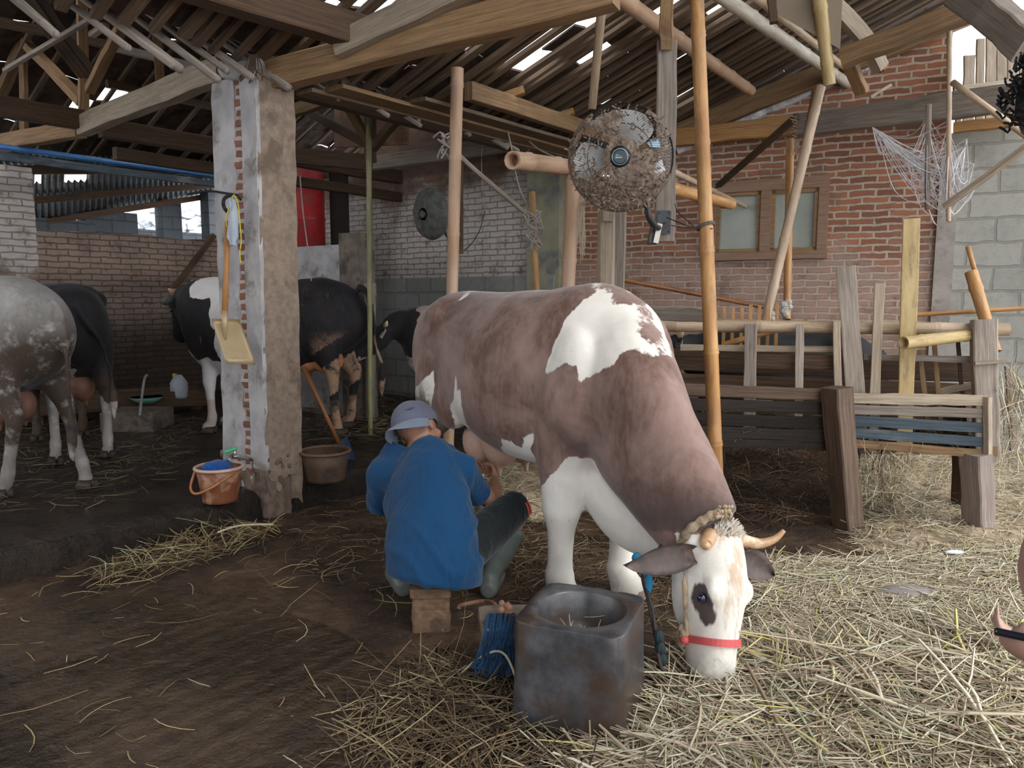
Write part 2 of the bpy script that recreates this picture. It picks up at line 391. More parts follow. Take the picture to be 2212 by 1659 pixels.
# raised standing on the left
ED = Vector((.646, .763, 0)); EN = Vector((-.763, .646, 0)); E0 = Vector((-2.38, 3.44, 0))
mb = MB(); ts = lin(-4, 9, 150); ss = [-.03, -.015, 0.0, .03, .08]+lin(.16, 3.5, 50)+lin(3.6, 9, 10)
vs = []
for t in ts:
    for k, s in enumerate(ss):
        p = E0+ED*t+EN*(s+(.018*nz2(t*2, 3)+.012*nz2(t*5, k*.2) if k < 5 else 0))
        z = [-.02, .05, .125, .15, .158][k] if k < 5 else .16
        vs.append((p.x, p.y, z+.010*nz2(p.x, p.y, 4)+(.012*nz2(t*6, k) if k in (1, 2) else 0)))
m_ = len(ss); fs = [(j*m_+i, (j+1)*m_+i, (j+1)*m_+i+1, j*m_+i+1) for j in range(len(ts)-1) for i in range(m_-1)]
mb.add(vs, fs); struct(mb.build('floor', MUD_WET, smooth=True), 'wet raised concrete standing under the cows on the left', 'floor')
# low cast slab in the near left corner
poly = [Gz(u, v, .02) for u, v in ((-250, 1420), (0, 1343), (110, 1312), (230, 1288), (390, 1276), (500, 1300), (590, 1318), (700, 1352), (830, 1415), (880, 1500), (900, 1700), (-300, 1720))]
mb = MB(); mb.prism([(p.x, p.y, .0) for p in poly], (0, 0, .026)); struct(mb.build('floor', MUD_SLAB), 'dark grooved slab in the near left corner', 'floor')

# ---- walls
BR_RED = M_brick('brick_red', (.40, .165, .095), (.20, .09, .06), (.46, .37, .29), wash=True, washz=(.3, 1.75), washc=(.46, .35, .30), washamt=.55, dirt=(.17, .115, .08), dirtamt=.7, dz=.7, ms=.012, dist=.034, washj=.3, bw=.22, bh=.060)
BR_WHITE = M_brick('brick_washed', (.26, .16, .11), (.17, .105, .08), (.19, .15, .13), wash=True, washz=(.2, 2.55), washc=(.62, .57, .53), washamt=.85, dirt=(.14, .10, .08), dirtamt=.45, ms=.007, dist=.03, washj=.75, bh=.062, bw=.21)
BR_BROWN = M_brick('brick_brown', (.27, .17, .12), (.17, .10, .075), (.10, .075, .062), wash=True, washz=(.9, 2.6), washc=(.44, .34, .29), washamt=.7, dirt=(.035, .028, .025), dirtamt=.3, dz=1.2, bw=.22, bh=.064, ms=.008, dist=.035, washj=.7)
BL_GREY = M_block('block_grey', (.34, .335, .32), (.25, .24, .23))
BL_PALE = M_block('block_pale', (.37, .36, .32), (.27, .255, .225))
def wall(name, pa, pb, z0f, z1f, mat, th=.16, n=40, label='', side=1):
    pa, pb = Vector((*pa, 0)), Vector((*pb, 0)); d = (pb-pa).normalized(); L = (pb-pa).length
    nrm = Vector((d.y, -d.x, 0))*side; mb = MB(); vs = []
    for i in range(n+1):
        p = pa+d*(L*i/n)
        a, b = z0f(p), z1f(p)
        for q, z in ((p, a), (p, b), (p-nrm*th, b), (p-nrm*th, a)): vs.append((q.x, q.y, z))
    fs = []; uv = []
    for i in range(n):
        for j in range(4):
            k = (j+1) % 4; f = (i*4+j, (i+1)*4+j, (i+1)*4+k, i*4+k); fs.append(f)
            if j in (0, 2): uv.append([(L*((q//4))/n, vs[q][2]) for q in f])
            else: uv.append([(L*(q//4)/n, .2*(1 if q % 4 in (1, 0) else 0)+vs[f[0]][2]) for q in f])
    fs += [(0, 1, 2, 3), (n*4+3, n*4+2, n*4+1, n*4)]
    uv += [[(vs[q][0], vs[q][2]) for q in f] for f in fs[-2:]]
    mb.add(vs, fs, uv); return struct(mb.build(name, mat), label, 'wall')
def wy(wl, x): return wl[1]+wl[2]*(x-wl[0])
z0 = lambda p: -.05
jag = lambda p, s: .03*round(nz2(p.x*3, p.y*2, s)*1.5)
xr0 = 0.62; xcorner = Wv(2030, 500, WR).x
wall('wall_right', (xr0, wy(WR, xr0)), (xcorner, wy(WR, xcorner)), z0, lambda p: roofz(qof(p))-.16+jag(p, 1), BR_RED, label='red brick gable wall with worn mortar behind the manger pen')
wall('wall_right', (xcorner, wy(WR, xcorner)), (6.2, wy(WR, 6.2)), z0, lambda p: 2.70+.03*(p.x-3.5), BL_PALE, label='pale grey block wall at the right end of the brick gable')
q_ = Vector((xcorner+.03, wy(WR, xcorner+.03)-.02, 0)); mbp = MB(); mbp.box((q_.x, q_.y, 1.25), (.14, .06, 2.5), math.atan(-.5)); struct(mbp.build('trim_2', CONC), 'narrow plaster strip between the red bricks and the pale block wall', 'trim')
PLW = M_plain('whitewash', (.62, .62, .64), .9, var=.2, scale=20, bump=.4, dirt=(.3, .28, .28), dirts=8)
mb = MB()      # thin whitewashed capping of the gable
n = 30; xs_ = lin(xr0+1.0, xcorner-.4, n); pts = [Vector((x, wy(WR, x)-.01, 0)) for x in xs_]
pr = [Vector((p.x, p.y+.05, roofz(qof(p))-.19)) for p in pts]
mb.sweep(pr, [(-.09, -.06), (.09, -.06), (.09, .045), (-.09, .045)], [1+.3*nz2(i*.7, 1) for i in range(n)])
struct(mb.build('trim_1', PLW), 'whitewashed capping on top of the sloping brick gable wall', 'wall capping')
xl0, xl1 = -3.15, .42
wall('wall_back', (xl0, wy(WC, xl0)), (xl1, wy(WC, xl1)), lambda p: 1.5, lambda p: (3.05 if p.x < -1.9 else 3.5)+jag(p, 2), BR_WHITE, label='brick back wall with worn whitewash above the block course')
wall('wall_back', (xl0, wy(WC, xl0)-.06), (xl1, wy(WC, xl1)-.06), z0, lambda p: 1.57, BL_GREY, th=.2, label='grey block lower course of the back wall')
wall('wall_left', (-8.5, wy(WL, -8.5)), (-3.1, wy(WL, -3.1)), z0, lambda p: 2.06+jag(p, 5)*.6, BR_BROWN, label='brown brick wall behind the black and white cows')
# added unseen walls behind and left of the camera, to darken the left
wall('wall_light_block', (-4.6, -3.0), (-1.2, -4.2), z0, lambda p: 4.2, BR_BROWN, label='added unseen brick wall behind the photographer, keeping light off the left', side=-1)
wall('wall_light_block', (-9.5, 4.0), (-4.6, -3.0), z0, lambda p: 1.7, BR_BROWN, label='added unseen brick wall closing the far left to keep light out', side=-1)

# ---- roof
TILE = M_plain('roof_tile', (.085, .052, .036), .9, var=.35, scale=8, bump=.5, dirt=(.03, .024, .02), dirts=5)
CW, CH = .25, .27
holesR = [(1110, 118), (1132, 108), (1160, 95), (1183, 82), (1205, 66), (1225, 60), (1028, 100), (1010, 92), (1165, 148), (1235, 150), (1250, 137), (790, 8), (875, 42), (1240, 38), (1550, 8), (1590, 30), (1335, 60), (1440, 30), (940, 45), (700, 20)]
holesF = [(224, 212), (158, 232)]
def cell(p):
    return (int(math.floor((p-V0).dot(A)/CW)), int(math.floor(qof(p)/CH)))
HR = set(cell(RR(u, v)) for u, v in holesR); HF = set(cell(RF(u, v)) for u, v in holesF)
rng = random.Random(3)
def sheet(t0, t1, q0, q1, holes, prob):
    mb = MB()
    for i in range(int(t0/CW), int(t1/CW)):
        for j in range(int(round(q0/CH)), int(round(q1/CH))):
            if (i, j) in holes or rng.random() < prob: continue
            a, b = i*CW-.004, (i+1)*CW+.004; c, d = j*CH, (j+1)*CH
            up = .012; j1, j2, j3, j4 = [rng.uniform(-.008, .012) for _ in range(4)]
            pts = []
            for t_, q_, dz in ((a, c, j1), (b, c, j2), (b, d, j3), (a, d, j4)):
                pts.append(TQ(t_, q_, roofz(q_)+.05+dz+(up if (i+j) % 2 else 0)))
            vs = pts+[p+Vector((0, 0, .014)) for p in pts]
            # arched pantile: raise the middle of the tile
            mid0 = (pts[0]+pts[1])/2+Vector((0, 0, .02)); mid1 = (pts[3]+pts[2])/2+Vector((0, 0, .02))
            vs = [pts[0], mid0, pts[1], pts[2], mid1, pts[3]]
            top = [p+Vector((0, 0, .014)) for p in vs]
            fs = [(0, 1, 4, 5), (1, 2, 3, 4), (6, 11, 10, 7), (7, 10, 9, 8), (0, 6, 7, 1), (1, 7, 8, 2), (2, 8, 9, 3), (3, 9, 10, 4), (4, 10, 11, 5), (5, 11, 6, 0)]
            mb.add(vs+top, fs)
    return mb
wt = 4.75
struct(sheet(-6.5, wt, 0, 5.4, HR, .006).build('ceiling', TILE), 'dark clay tile roof seen from beneath, rising to the right', 'roof')
struct(sheet(-4.5, 6.0, -QR+.24, 0, set(), .004).build('ceiling', TILE), 'clay tile roof slope falling to the valley from the left ridge', 'roof')
struct(sheet(-5.5, 7.5, -5.4, -QR, HF, .002).build('ceiling', TILE), 'dark clay tile roof slope falling away over the left cows', 'roof')

def board(a, b, w_, h_, name, mat, label, cat='beam', group=None, rough=.06, n=7, roll=0.0, bend=0.0, parent=None, up=(0, 0, 1), taper=0.0):
    a, b = Vector(a), Vector(b); mb = MB(); pts = []; sc = []
    L = (b-a).length; rg = random.Random(hash((round(a.x, 2), round(b.y, 2), round(w_, 3))) % 9999)
    for i in range(n+1):
        f = i/n; p = a.lerp(b, f)+Vector((0, 0, -bend*4*f*(1-f)))
        pts.append(p+Vector((rg.uniform(-1, 1), rg.uniform(-1, 1), rg.uniform(-1, 1)))*rough*min(w_, h_)*.7)
        k = 1-taper*f; sc.append((w_/2*k*(1+rg.uniform(-rough, rough)), h_/2*k*(1+rg.uniform(-rough, rough))))
    c = .12; pr = [(-1, -1+c), (-1+c, -1), (1-c, -1), (1, -1+c), (1, 1-c), (1-c, 1), (-1+c, 1), (-1, 1-c)]
    if roll: pr = [(x*math.cos(roll)-y*math.sin(roll), x*math.sin(roll)+y*math.cos(roll)) for x, y in pr]
    mb.sweep(pts, pr, sc, up=up); o = mb.build(name, mat, parent)
    if parent is None: tag(o, label, cat, group)
    return o
def bamboo(a, b, r, name, mat, label, cat='bamboo pole', group=None, node=.32, n=12, hollow=True, parent=None, bend=0.0, taper=.12, first=.1):
    a, b = Vector(a), Vector(b); L = (b-a).length; mb = MB(); ss_ = [0.0]; rs = [r]; k = first
    while k < L-.02:
        for d_, m_ in ((-.018, 1.0), (-.006, 1.10), (0, 1.02), (.007, 1.13), (.02, 1.0)):
            if 0 < k+d_ < L: ss_.append(k+d_); rs.append(r*m_)
        k += node*(.9+.2*((math.sin(k*91.7)+1)/2))
    ss_.append(L); rs.append(r)
    rs = [q*(1-taper*s/L) for q, s in zip(rs, ss_)]
    side = (b-a).cross(Vector((.2, .1, 1))).normalized()
    pts = [a.lerp(b, s/L)+side*(bend*4*(s/L)*(1-s/L)) for s in ss_]
    mb.sweep(pts, circ(n), rs, caps=not hollow)
    if hollow:
        d_ = (b-a).normalized()
        for e, rr_, sg in ((pts[0], rs[0], 1), (pts[-1], rs[-1], -1)):
            mb.sweep([e, e+d_*.001*sg, e+d_*.09*sg], circ(n), [rr_, rr_*.68, rr_*.66], caps=False)
            mb.tube([e+d_*.085*sg, e+d_*.09*sg], rr_*.67, n)
    o = mb.build(name, mat, parent, smooth=True)
    if parent is None: tag(o, label, cat, group)
    return o

# rafters of the right roof (bamboo slats running up the slope)
for i in range(68):
    t = -4.3+i*.132+random.uniform(-.03, .03); q0_ = -.02+random.uniform(-.05, .08); q1_ = 5.3
    tj = random.uniform(-.12, .12)
    board(TQ(t, q0_, roofz(max(q0_, 0))-.0), TQ(t+tj, q1_, roofz(q1_)-.0), .045+random.uniform(-.012, .02), .035, 'roof_rafter', WOOD_SLAT,
          'narrow dusty rafter slat under the right roof tiles, running up the slope', 'rafter', 'rafter slats under the right roof', n=3, rough=.15)
for i in range(34):
    t = -3.2+i*.30+random.uniform(-.04, .04)
    board(TQ(t, -QR-.02, roofz(-QR)-.02), TQ(t, -5.2, roofz(-5.2)-.02), .038, .035, 'roof_rafter', WOOD_SLAT,
          'thin batten under the far left roof slope, steeply pitched', 'rafter', 'battens under the far left roof slope', n=2, rough=.12)
# rafters with tails of the near left slope
for i in range(40):
    t = -2.7+i*.175+random.uniform(-.05, .05); qe = (.30 if t < .2 else .16)+random.uniform(-.14, .2); r_ = random.uniform(.02, .034)*(.95 if t < .2 else .7)
    a_ = TQ(t, -QR+.05, roofz(-QR+.05)-.05); b_ = TQ(t+random.uniform(-.08, .08), 0, ZV-.05)
    e_ = b_+(b_-a_).normalized()*qe
    bamboo(a_, e_, r_, 'roof_rafter', WOOD_GREY, 'round grey rafter whose sawn tail sticks out over the valley', 'rafter', 'rafter tails along the roof valley', node=9, first=9, hollow=False, n=9, taper=.1)
# gutter boards along the valley
for k, (q_, w_, dz) in enumerate(((-.04, .16, -.14), (.12, .165, -.165), (.28, .165, -.15), (.43, .15, -.13))):
    board(TQ((.3, .25, .35, .9)[k], q_, ZV+dz+.02), TQ(4.5, q_+.01, ZV+dz+.04), w_, .026, 'valley_board', (WOOD_DARK, WOOD_SLAT, WOOD_TAN, WOOD_SLAT)[k],
          ('dark soffit board next to the rafter tails', 'dusty second soffit board under the valley', 'tan third soffit board under the valley', 'soffit board beside the long valley beam')[k], 'board', 'soffit boards under the roof valley')
board(TQ(1.25, .56, ZV+.0), TQ(4.3, .56, ZV-.0), .07, .12, 'valley_beam', WOOD_TAN, 'long tan valley beam running back behind the fan', 'beam')
board(TQ(-2.2, .12, 2.93), P(812, 84, 4.35), .13, .17, 'roof_beam', WOOD_DARK, 'thick dark beam coming from the top left onto the main tie beam')
for u, v, du, dv in ((1070, 215, 62, -20), (1180, 262, 60, -22)):
    a_ = TQ(.0, 0, 0); board(RR(u, v, .12), RR(u+du, v+dv, .12), .07, .05, 'nailer', WOOD_ORANGE, 'short orange cleat under the soffit boards '+('nearer the bamboo post' if u < 1100 else 'nearer the fan'), 'cleat')
# purlins and main timbers on the right
bamboo(RR(1290, -40, .16), RR(1622, 196, .16), .05, 'bamboo_purlin', BAM_PINK, 'thick bamboo purlin under the right roof, cut end above the red wall', group=None)
board(P(560, 172, 4.62), P(1330, -22, 3.66), .12, .165, 'tie_beam', WOOD_TAN, 'big squared tan tie beam crossing from the concrete pillar to the top centre')
board(P(735, 100, 4.28), P(1060, -48, 3.85), .11, .13, 'roof_beam', WOOD_PALE, 'pale principal rafter rising from the main tie beam at the top')
board(P(590, 108, 4.9), P(700, 72, 4.7), .1, .08, 'roof_beam', WOOD_TAN, 'short tan timber end above the pillar head')
# bamboo struts and half poles, top right
bamboo(RR(1530, -28, .28), RR(1897, 226, .28), .045, 'bamboo_strut', BAM_WHITE, 'long split bamboo strut with whitish end, top right', first=.05)
bamboo(RR(1590, -40, .22), RR(1830, 150, .22), .028, 'bamboo_strut', BAM_PALE, 'thin pale bamboo lying along the split strut, top right')
a_ = Wv(1480, 285, WR, .12)
board(Wv(1455, 292, WR, .14), Wv(2130, 15, WR, .14), .09, .17, 'verge_rafter', WOOD_TAN, 'thick sloping rafter along the top of the red brick gable')
board(P(1818, 128, 5.0), P(2135, 8, 4.5), .1, .12, 'roof_beam', WOOD_TAN, 'weathered tan beam rising to the top right corner')
board(P(2080, -20, 3.9), P(2230, 100, 3.5), .14, .14, 'roof_beam', WOOD_GREY, 'grey-green beam cutting across the top right corner')
board(Wv(1440, 301, WR, .16), Wv(1745, 268, WR, .16), .1, .16, 'wall_beam', WOOD_ORANGE, 'orange-brown wall beam left of the knotted joint')
board(Wv(1730, 270, WR, .3), P(2235, 205, 5.3), .1, .19, 'wall_beam', WOOD_GREY, 'wide grey wall beam running right in front of the red brick wall')
bamboo(P(1768, -20, 4.9), P(1792, 183, 5.0), .042, 'bamboo_hanger', BAM_YEL, 'short upright bamboo hanger nailed across the split strut')
mb = MB(); q = [P(1655, -10, 5.1), P(1820, -10, 4.9), P(1815, 106, 4.9), P(1735, 62, 5.0), P(1655, 18, 5.1)]
mb.prism(q, (0.01, .03, .01)); tag(mb.build('plywood_panel', WOOD_PALE), 'pale plywood offcut under the roof at the top right', 'panel')
board(P(1665, -20, 4.7), P(1672, 50, 4.7), .05, .05, 'hanger', WOOD_DARK, 'small dark hanger in front of the plywood offcut', 'hanger')
mb = MB(); pts = catmull([P(1770, -15, 5.3), P(1830, 40, 5.3), P(1875, 95, 5.3), P(1902, 148, 5.35)], 4)
mb.sweep(pts, [(-1, -1), (1, -1), (1, 1), (-1, 1)], [(.035, .05)]*len(pts)); tag(mb.build('curved_board', WOOD_PALE), 'curved pale board end above the weathered beam', 'board')
board(P(1835, 135, 5.4), P(1862, 200, 5.5), .09, .05, 'short_post', WOOD_TAN, 'short leaning timber between roof beam and brick gable', 'post')
board(P(1880, 120, 5.7), P(1910, 150, 5.7), .08, .05, 'short_post', WOOD_ORANGE, 'stubby orange timber end under the curved board', 'post')
board(P(1880, 210, 5.6), P(1925, 183, 5.6), .02, .02, 'stick', WOOD_PALE, 'small pale stick jutting above the split strut end', 'stick')
# slanted poles in front of the red wall
board(Wv(1548, 404, WR, .04), P(1722, 252, 5.75), .045, .045, 'brace', WOOD_DARK, 'thin dark diagonal brace in front of the red wall', 'brace')
bamboo(P(1772, 188, 5.6), P(1652, 700, 5.2), .036, 'leaning_pole', BAM_PALE, 'long leaning pole crossing the window from roof to pen', first=.2)
bamboo(P(1762, 190, 5.7), P(1688, 560, 5.45), .022, 'leaning_pole', BAM_RED, 'thin red-brown cane tied beside the long leaning pole')
bamboo(P(1707, 302, 5.8), P(1700, 690, 5.4), .030, 'upright_cane', BAM_OR, 'orange upright cane crossing the right window pane')
mb = MB()
for k in range(7): mb.tube([P(1712+random.uniform(-6, 6), 250+k*7, 5.62), P(1722, 254+k*7, 5.56), P(1714+random.uniform(-6, 6), 262+k*6, 5.6)], .006, 5)
for k in range(4): mb.tube([P(1715, 300, 5.6), P(1712+k*4, 318, 5.58), P(1708+k*5, 335, 5.6)], .004, 4)
tag(mb.build('rope_tie', WOOD_PALE), 'fibre lashing around the joint of the grey wall beam', 'lashing')
for (u, v) in ((1700, 665), (1662, 690)):
    mb = MB()
    for k in range(6): mb.ell(P(u+random.uniform(-8, 8), v+k*5-12, 5.25), (.03, .03, .025), nu=8, nv=5)
    tag(mb.build('rag_tie', M_plain('rag_%d' % u, (.45, .42, .38), .95, bump=.8, bdist=.02)), 'dusty rag knot at the foot of the '+('orange upright cane' if u == 1700 else 'long leaning pole'), 'rag')

# tall bamboo posts
def FL(a, b, z=-.01):
    d = b-a; return a+d*((z-a.z)/d.z)
bamboo(P(1503, -60, 3.95), FL(P(1503, -60, 3.95), P(1549, 1080, 3.95)), .035, 'bamboo_post', BAM_OR, 'tall orange bamboo post right beside the brown and white cow', node=.5, first=.3, taper=-.12)
bamboo(P(988, 148, 5.0), FL(P(988, 148, 5.0), P(976, 660, 5.0)), .042, 'bamboo_post', BAM_PINK, 'thick pinkish bamboo post standing behind the cow rump', node=.45)
bamboo(P(796, 175, 6.4), FL(P(796, 175, 6.4), P(800, 880, 6.4)), .024, 'bamboo_post', BAM_GREEN, 'thin green bamboo post behind the black cow', node=.55)
bamboo(P(1304, -30, 4.3), P(1279, 235, 4.5), .028, 'wood_hanger', BAM_PALE, 'pale slim pole rising from behind the fan to the roof', 'pole', node=2, hollow=False)
board(P(1441, -30, 4.2), P(1439, 105, 4.3), .07, .07, 'roof_post', WOOD_TAN, 'tan squared post end under the roof above the fan board', 'post')
board(P(1441, 88, 4.32), P(1436, 522, 4.32), .11, .035, 'fan_board', WOOD_GREY, 'grey-brown upright plank carrying the wall fan', 'board', up=(0, 1, 0))
bamboo(P(1107, 346, 4.5), P(1236, 362, 5.4), .055, 'bamboo_stub', BAM_PINK, 'fat bamboo tube with open end pointing at the camera left of the fan', node=.45, first=.22, taper=-.02)
bamboo(P(1240, 362, 5.3), FL(P(1240, 362, 5.3), P(1226, 640, 5.1)), .050, 'bamboo_post', BAM_PINK, 'pinkish bamboo post under the open bamboo tube', node=.55)
bamboo(P(1149, 415, 5.6), FL(P(1149, 415, 5.6), P(1160, 640, 5.5)), .024, 'bamboo_post', BAM_OR, 'short orange bamboo post with twine knots left of the back pillar', node=.4)
bamboo(P(1400, 345, 4.5), Wv(1610, 446, WR, .05), .022, 'bamboo_rail', BAM_PALE, 'thin pale rail dropping right behind the fan board', first=.3)
bamboo(P(1436, 403, 4.42), P(1580, 442, 5.1), .040, 'bamboo_rail', BAM_OR, 'fat orange bamboo end beside the fan board')
lpost = board(P(1313, 430, 5.2), FL(P(1313, 430, 5.2), P(1312, 640, 5.1)), .09, .07, 'post', WOOD_PALE, 'weathered pinkish grey timber post below the fan, left one', 'post')
board(P(1341, 440, 5.3), FL(P(1341, 440, 5.3), P(1335, 640, 5.25)), .08, .06, 'post', WOOD_GREY, 'weathered timber post below the fan, right one beside red bricks', 'post')
board(P(1313, 432, 5.12), P(1313, 478, 5.12), .08, .03, 'pale_block', WOOD_PALE, '', parent=lpost, up=(0, 1, 0))
board(P(1294, 418, 5.35), FL(P(1294, 418, 5.35), P(1293, 640, 5.3)), .02, .03, 'batten', WOOD_PALE, 'thin upright batten left of the timber posts below the fan', 'batten')
bamboo(P(1345, 604, 5.6), P(1660, 665, 5.6), .018, 'bamboo_rail', BAM_RED, 'thin brown pole sloping down right across the red bricks', node=.4)
board(P(1395, 676, 4.4), P(1541, 682, 4.12), .06, .075, 'rail_board', WOOD_GREY, 'grey rail board lashed to the tall orange bamboo post', 'rail')
mb = MB()
for k in range(4):
    c0 = P(1524, 486+k*1.5, 3.95); mb.tube([c0+Vector((.045*math.cos(a), .045*math.sin(a), -.012*math.sin(a)+.01*math.cos(a))) for a in lin(0, 2*math.pi, 14)], .0035, 5)
mb.tube([P(1540, 494, 3.9), P(1480, 492, 4.1), P(1450, 487, 4.28)], .003, 5)
tag(mb.build('wire_tie', M_plain('wire', (.12, .1, .09), .5)), 'thin wire wound round the tall bamboo post', 'wire')

# ---- left trusses
tl = 6.2
board(P(482, 150, 4.72), P(178, 272, tl), .1, .15, 'tie_beam', WOOD_PALE, 'pale dusty tie beam running back left from the pillar head')
p0 = P(188, 262, tl); 
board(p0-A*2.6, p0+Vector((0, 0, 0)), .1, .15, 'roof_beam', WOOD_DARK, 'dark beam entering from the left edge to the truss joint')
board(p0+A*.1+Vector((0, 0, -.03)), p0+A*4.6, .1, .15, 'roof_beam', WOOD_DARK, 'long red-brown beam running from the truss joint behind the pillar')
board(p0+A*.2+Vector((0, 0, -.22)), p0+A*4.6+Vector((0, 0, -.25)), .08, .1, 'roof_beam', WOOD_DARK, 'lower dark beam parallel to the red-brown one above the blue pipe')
board(P(175, 278, 6.4), P(-70, 322, 7.3), .1, .14, 'tie_beam', WOOD_TAN, 'tan tie beam going left from the truss joint above the blue pipe')
board(P(182, 272, tl), P(177, -20, tl-.2), .07, .07, 'king_post', WOOD_TAN, 'upright king post of the left truss', 'post')
for (u0, v0, u1, v1, d0, d1, ww, mm, lb) in (
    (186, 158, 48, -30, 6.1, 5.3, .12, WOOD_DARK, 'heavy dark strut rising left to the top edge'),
    (192, 196, 262, 60, 6.15, 5.6, .07, WOOD_TAN, 'tan strut rising right from the king post'),
    (180, 222, 55, 92, 6.25, 6.9, .09, WOOD_TAN, 'tan strut rising left from the king post foot'),
    (347, 190, 339, 55, 5.5, 5.2, .06, WOOD_TAN, 'short upright strut on the pale tie beam'),
    (52, 300, 50, 110, 7.0, 7.0, .06, WOOD_TAN, 'upright strut near the left edge'),
    (-10, 230, 62, 60, 7.2, 6.9, .09, WOOD_TAN, 'strut leaning at the left edge'),
    (10, 152, 212, 32, 6.0, 5.2, .035, WOOD_GREY, 'thin grey stick tied across the left truss'),
    (198, 75, 228, 55, 5.5, 5.3, .045, WOOD_PALE, 'stubby pale stick end beside the king post')):
    board(P(u0, v0, d0), P(u1, v1, d1), ww, ww*.8, 'truss_strut', mm, lb, 'strut')
for (u0, v0, u1, v1, o_, lb) in ((-40, 40, 240, 98, .08, 'upper'), (255, 104, 480, 160, .06, 'middle'), (230, 180, 480, 235, .06, 'lower')):
    board(RF(u0, v0, o_), RF(u1, v1, o_), .06, .07, 'purlin', WOOD_DARK if lb != 'middle' else WOOD_GREY, lb+' purlin under the far left roof slope', 'purlin')
# blue pipe and the gutter under it
mb = MB(); pa = P(-40, 311, 6.6); za = pa.z; pb = pa+A*3.4; mb.tube([pa, pb], .026, 14)
tag(mb.build('pipe', M_plain('blue_pipe', (.05, .17, .42), .35, var=.1), smooth=True), 'blue plastic pipe running along under the left roof', 'pipe')
board(pa+Vector((0, .05, -.075)), pb+Vector((0, .05, -.085)), .05, .07, 'gutter_board', WOOD_BLUE, 'dark slate-blue board directly under the blue pipe', 'board')
# centre trusses behind the pillar
for (u0, v0, u1, v1, d0, d1, ww, hh, mm, lb) in (
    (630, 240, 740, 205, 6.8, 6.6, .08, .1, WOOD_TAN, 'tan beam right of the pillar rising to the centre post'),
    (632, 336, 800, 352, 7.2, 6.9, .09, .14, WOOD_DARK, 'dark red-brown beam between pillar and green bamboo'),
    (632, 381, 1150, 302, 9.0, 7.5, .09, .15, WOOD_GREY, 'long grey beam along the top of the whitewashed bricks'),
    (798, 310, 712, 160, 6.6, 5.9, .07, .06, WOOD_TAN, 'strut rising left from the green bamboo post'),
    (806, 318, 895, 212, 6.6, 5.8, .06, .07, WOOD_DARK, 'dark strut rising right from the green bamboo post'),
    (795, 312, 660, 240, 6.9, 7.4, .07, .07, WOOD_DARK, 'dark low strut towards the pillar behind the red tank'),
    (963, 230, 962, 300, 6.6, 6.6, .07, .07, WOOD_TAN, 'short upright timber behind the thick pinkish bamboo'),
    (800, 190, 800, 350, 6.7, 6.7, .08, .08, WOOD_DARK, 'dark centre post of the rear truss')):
    board(P(u0, v0, d0), P(u1, v1, d1), ww, hh, 'rear_timber', mm, lb, 'timber')
mb = MB(); q = [P(722, 212, 7.6), P(878, 205, 7.0), P(878, 312, 7.0), P(722, 318, 7.6)]
mb.prism(q, (.02, .03, 0)); tag(mb.build('brown_board', M_plain('hardboard', (.27, .165, .11), .85, var=.15, scale=3, dirt=(.18, .1, .06))), 'plain brown board hanging high at the rear truss', 'board')

# ---- main pillar
c1 = P(557, 600, 4.42); c1.z = 0
def pbox(name, a0, a1, b0, b1, z0_, z1_, mat, parent, jit=.006, nz_=26):
    mb = MB(); pr = [c1+A*a0+B*b0, c1+A*a1+B*b0, c1+A*a1+B*b1, c1+A*a0+B*b1]; vs = []
    rg = random.Random(int(a0*1000+b1*77))
    for k in range(nz_+1):
        z = z0_+(z1_-z0_)*k/nz_
        for p in pr:
            vs.append((p.x+.012*z+rg.uniform(-jit, jit), p.y+rg.uniform(-jit, jit), z))
    fs = [(k*4+j, k*4+(j+1) % 4, (k+1)*4+(j+1) % 4, (k+1)*4+j) for k in range(nz_) for j in range(4)]
    wv = [a1-a0, b1-b0]; uv = [[(j*.3, vs[q][2]) if q % 4 == j else (j*.3+wv[j % 2], vs[q][2]) for q in (k*4+j, k*4+(j+1) % 4, (k+1)*4+(j+1) % 4, (k+1)*4+j)] for k in range(nz_) for j in range(4)]
    mb.add(vs, fs, uv); mb.add(vs[-4:], [(0, 1, 2, 3)]); mb.add(vs[:4], [(3, 2, 1, 0)])
    return mb.build(name, mat, parent)
pil = thing('concrete_pillar', 'tall cracked concrete pillar with exposed bricks carrying the roof beams', 'pillar', c1)
pbox('post', 0, .17, 0, .15, 0, 2.66, CONC_BRN, pil, .003)['label'] = 'rough brown concrete post'
pbox('plaster_panel', .0, .15, .224, .46, .12, 2.64, CONC_LIGHT, pil, .006)['label'] = 'grey plastered panel'
pbox('brick_core', .004, .15, .146, .228, .10, 2.70, M_brick('brick_core', (.33, .14, .09), (.22, .1, .07), (.5, .45, .42), bw=.2, bh=.06, ms=.014), pil, .010, 50)['label'] = 'exposed red brick strip'
pbox('render_strip', -.006, .02, -.001, .15, .3, 2.66, CONC_LIGHT, pil, .004)
pbox('back_post', .17, .28, .02, .14, .0, 2.6, CONC_BRN, pil, .006)
mb = MB()
for k in range(6): mb.ell(P(490+k*13, 150+random.uniform(-6, 6), 4.5), (.055, .05, .06), nu=10, nv=7)
meshobj('mortar_head', remesh(mb, .016, 3), CONC_LIGHT, pil)
mb = MB()
for k in range(90):
    p = c1+A*random.uniform(.0, .17)+B*random.uniform(.0, .14); zz_ = abs(random.gauss(0, .12)); mb.ell((p.x-.01*A.x, p.y-.01*A.y, zz_), (.022, .02, .028), nu=8, nv=6)
    p = c1+A*random.uniform(.0, .17)-B*.004; mb.ell((p.x, p.y, abs(random.gauss(0, .14))), (.016, .016, .022), nu=8, nv=6)
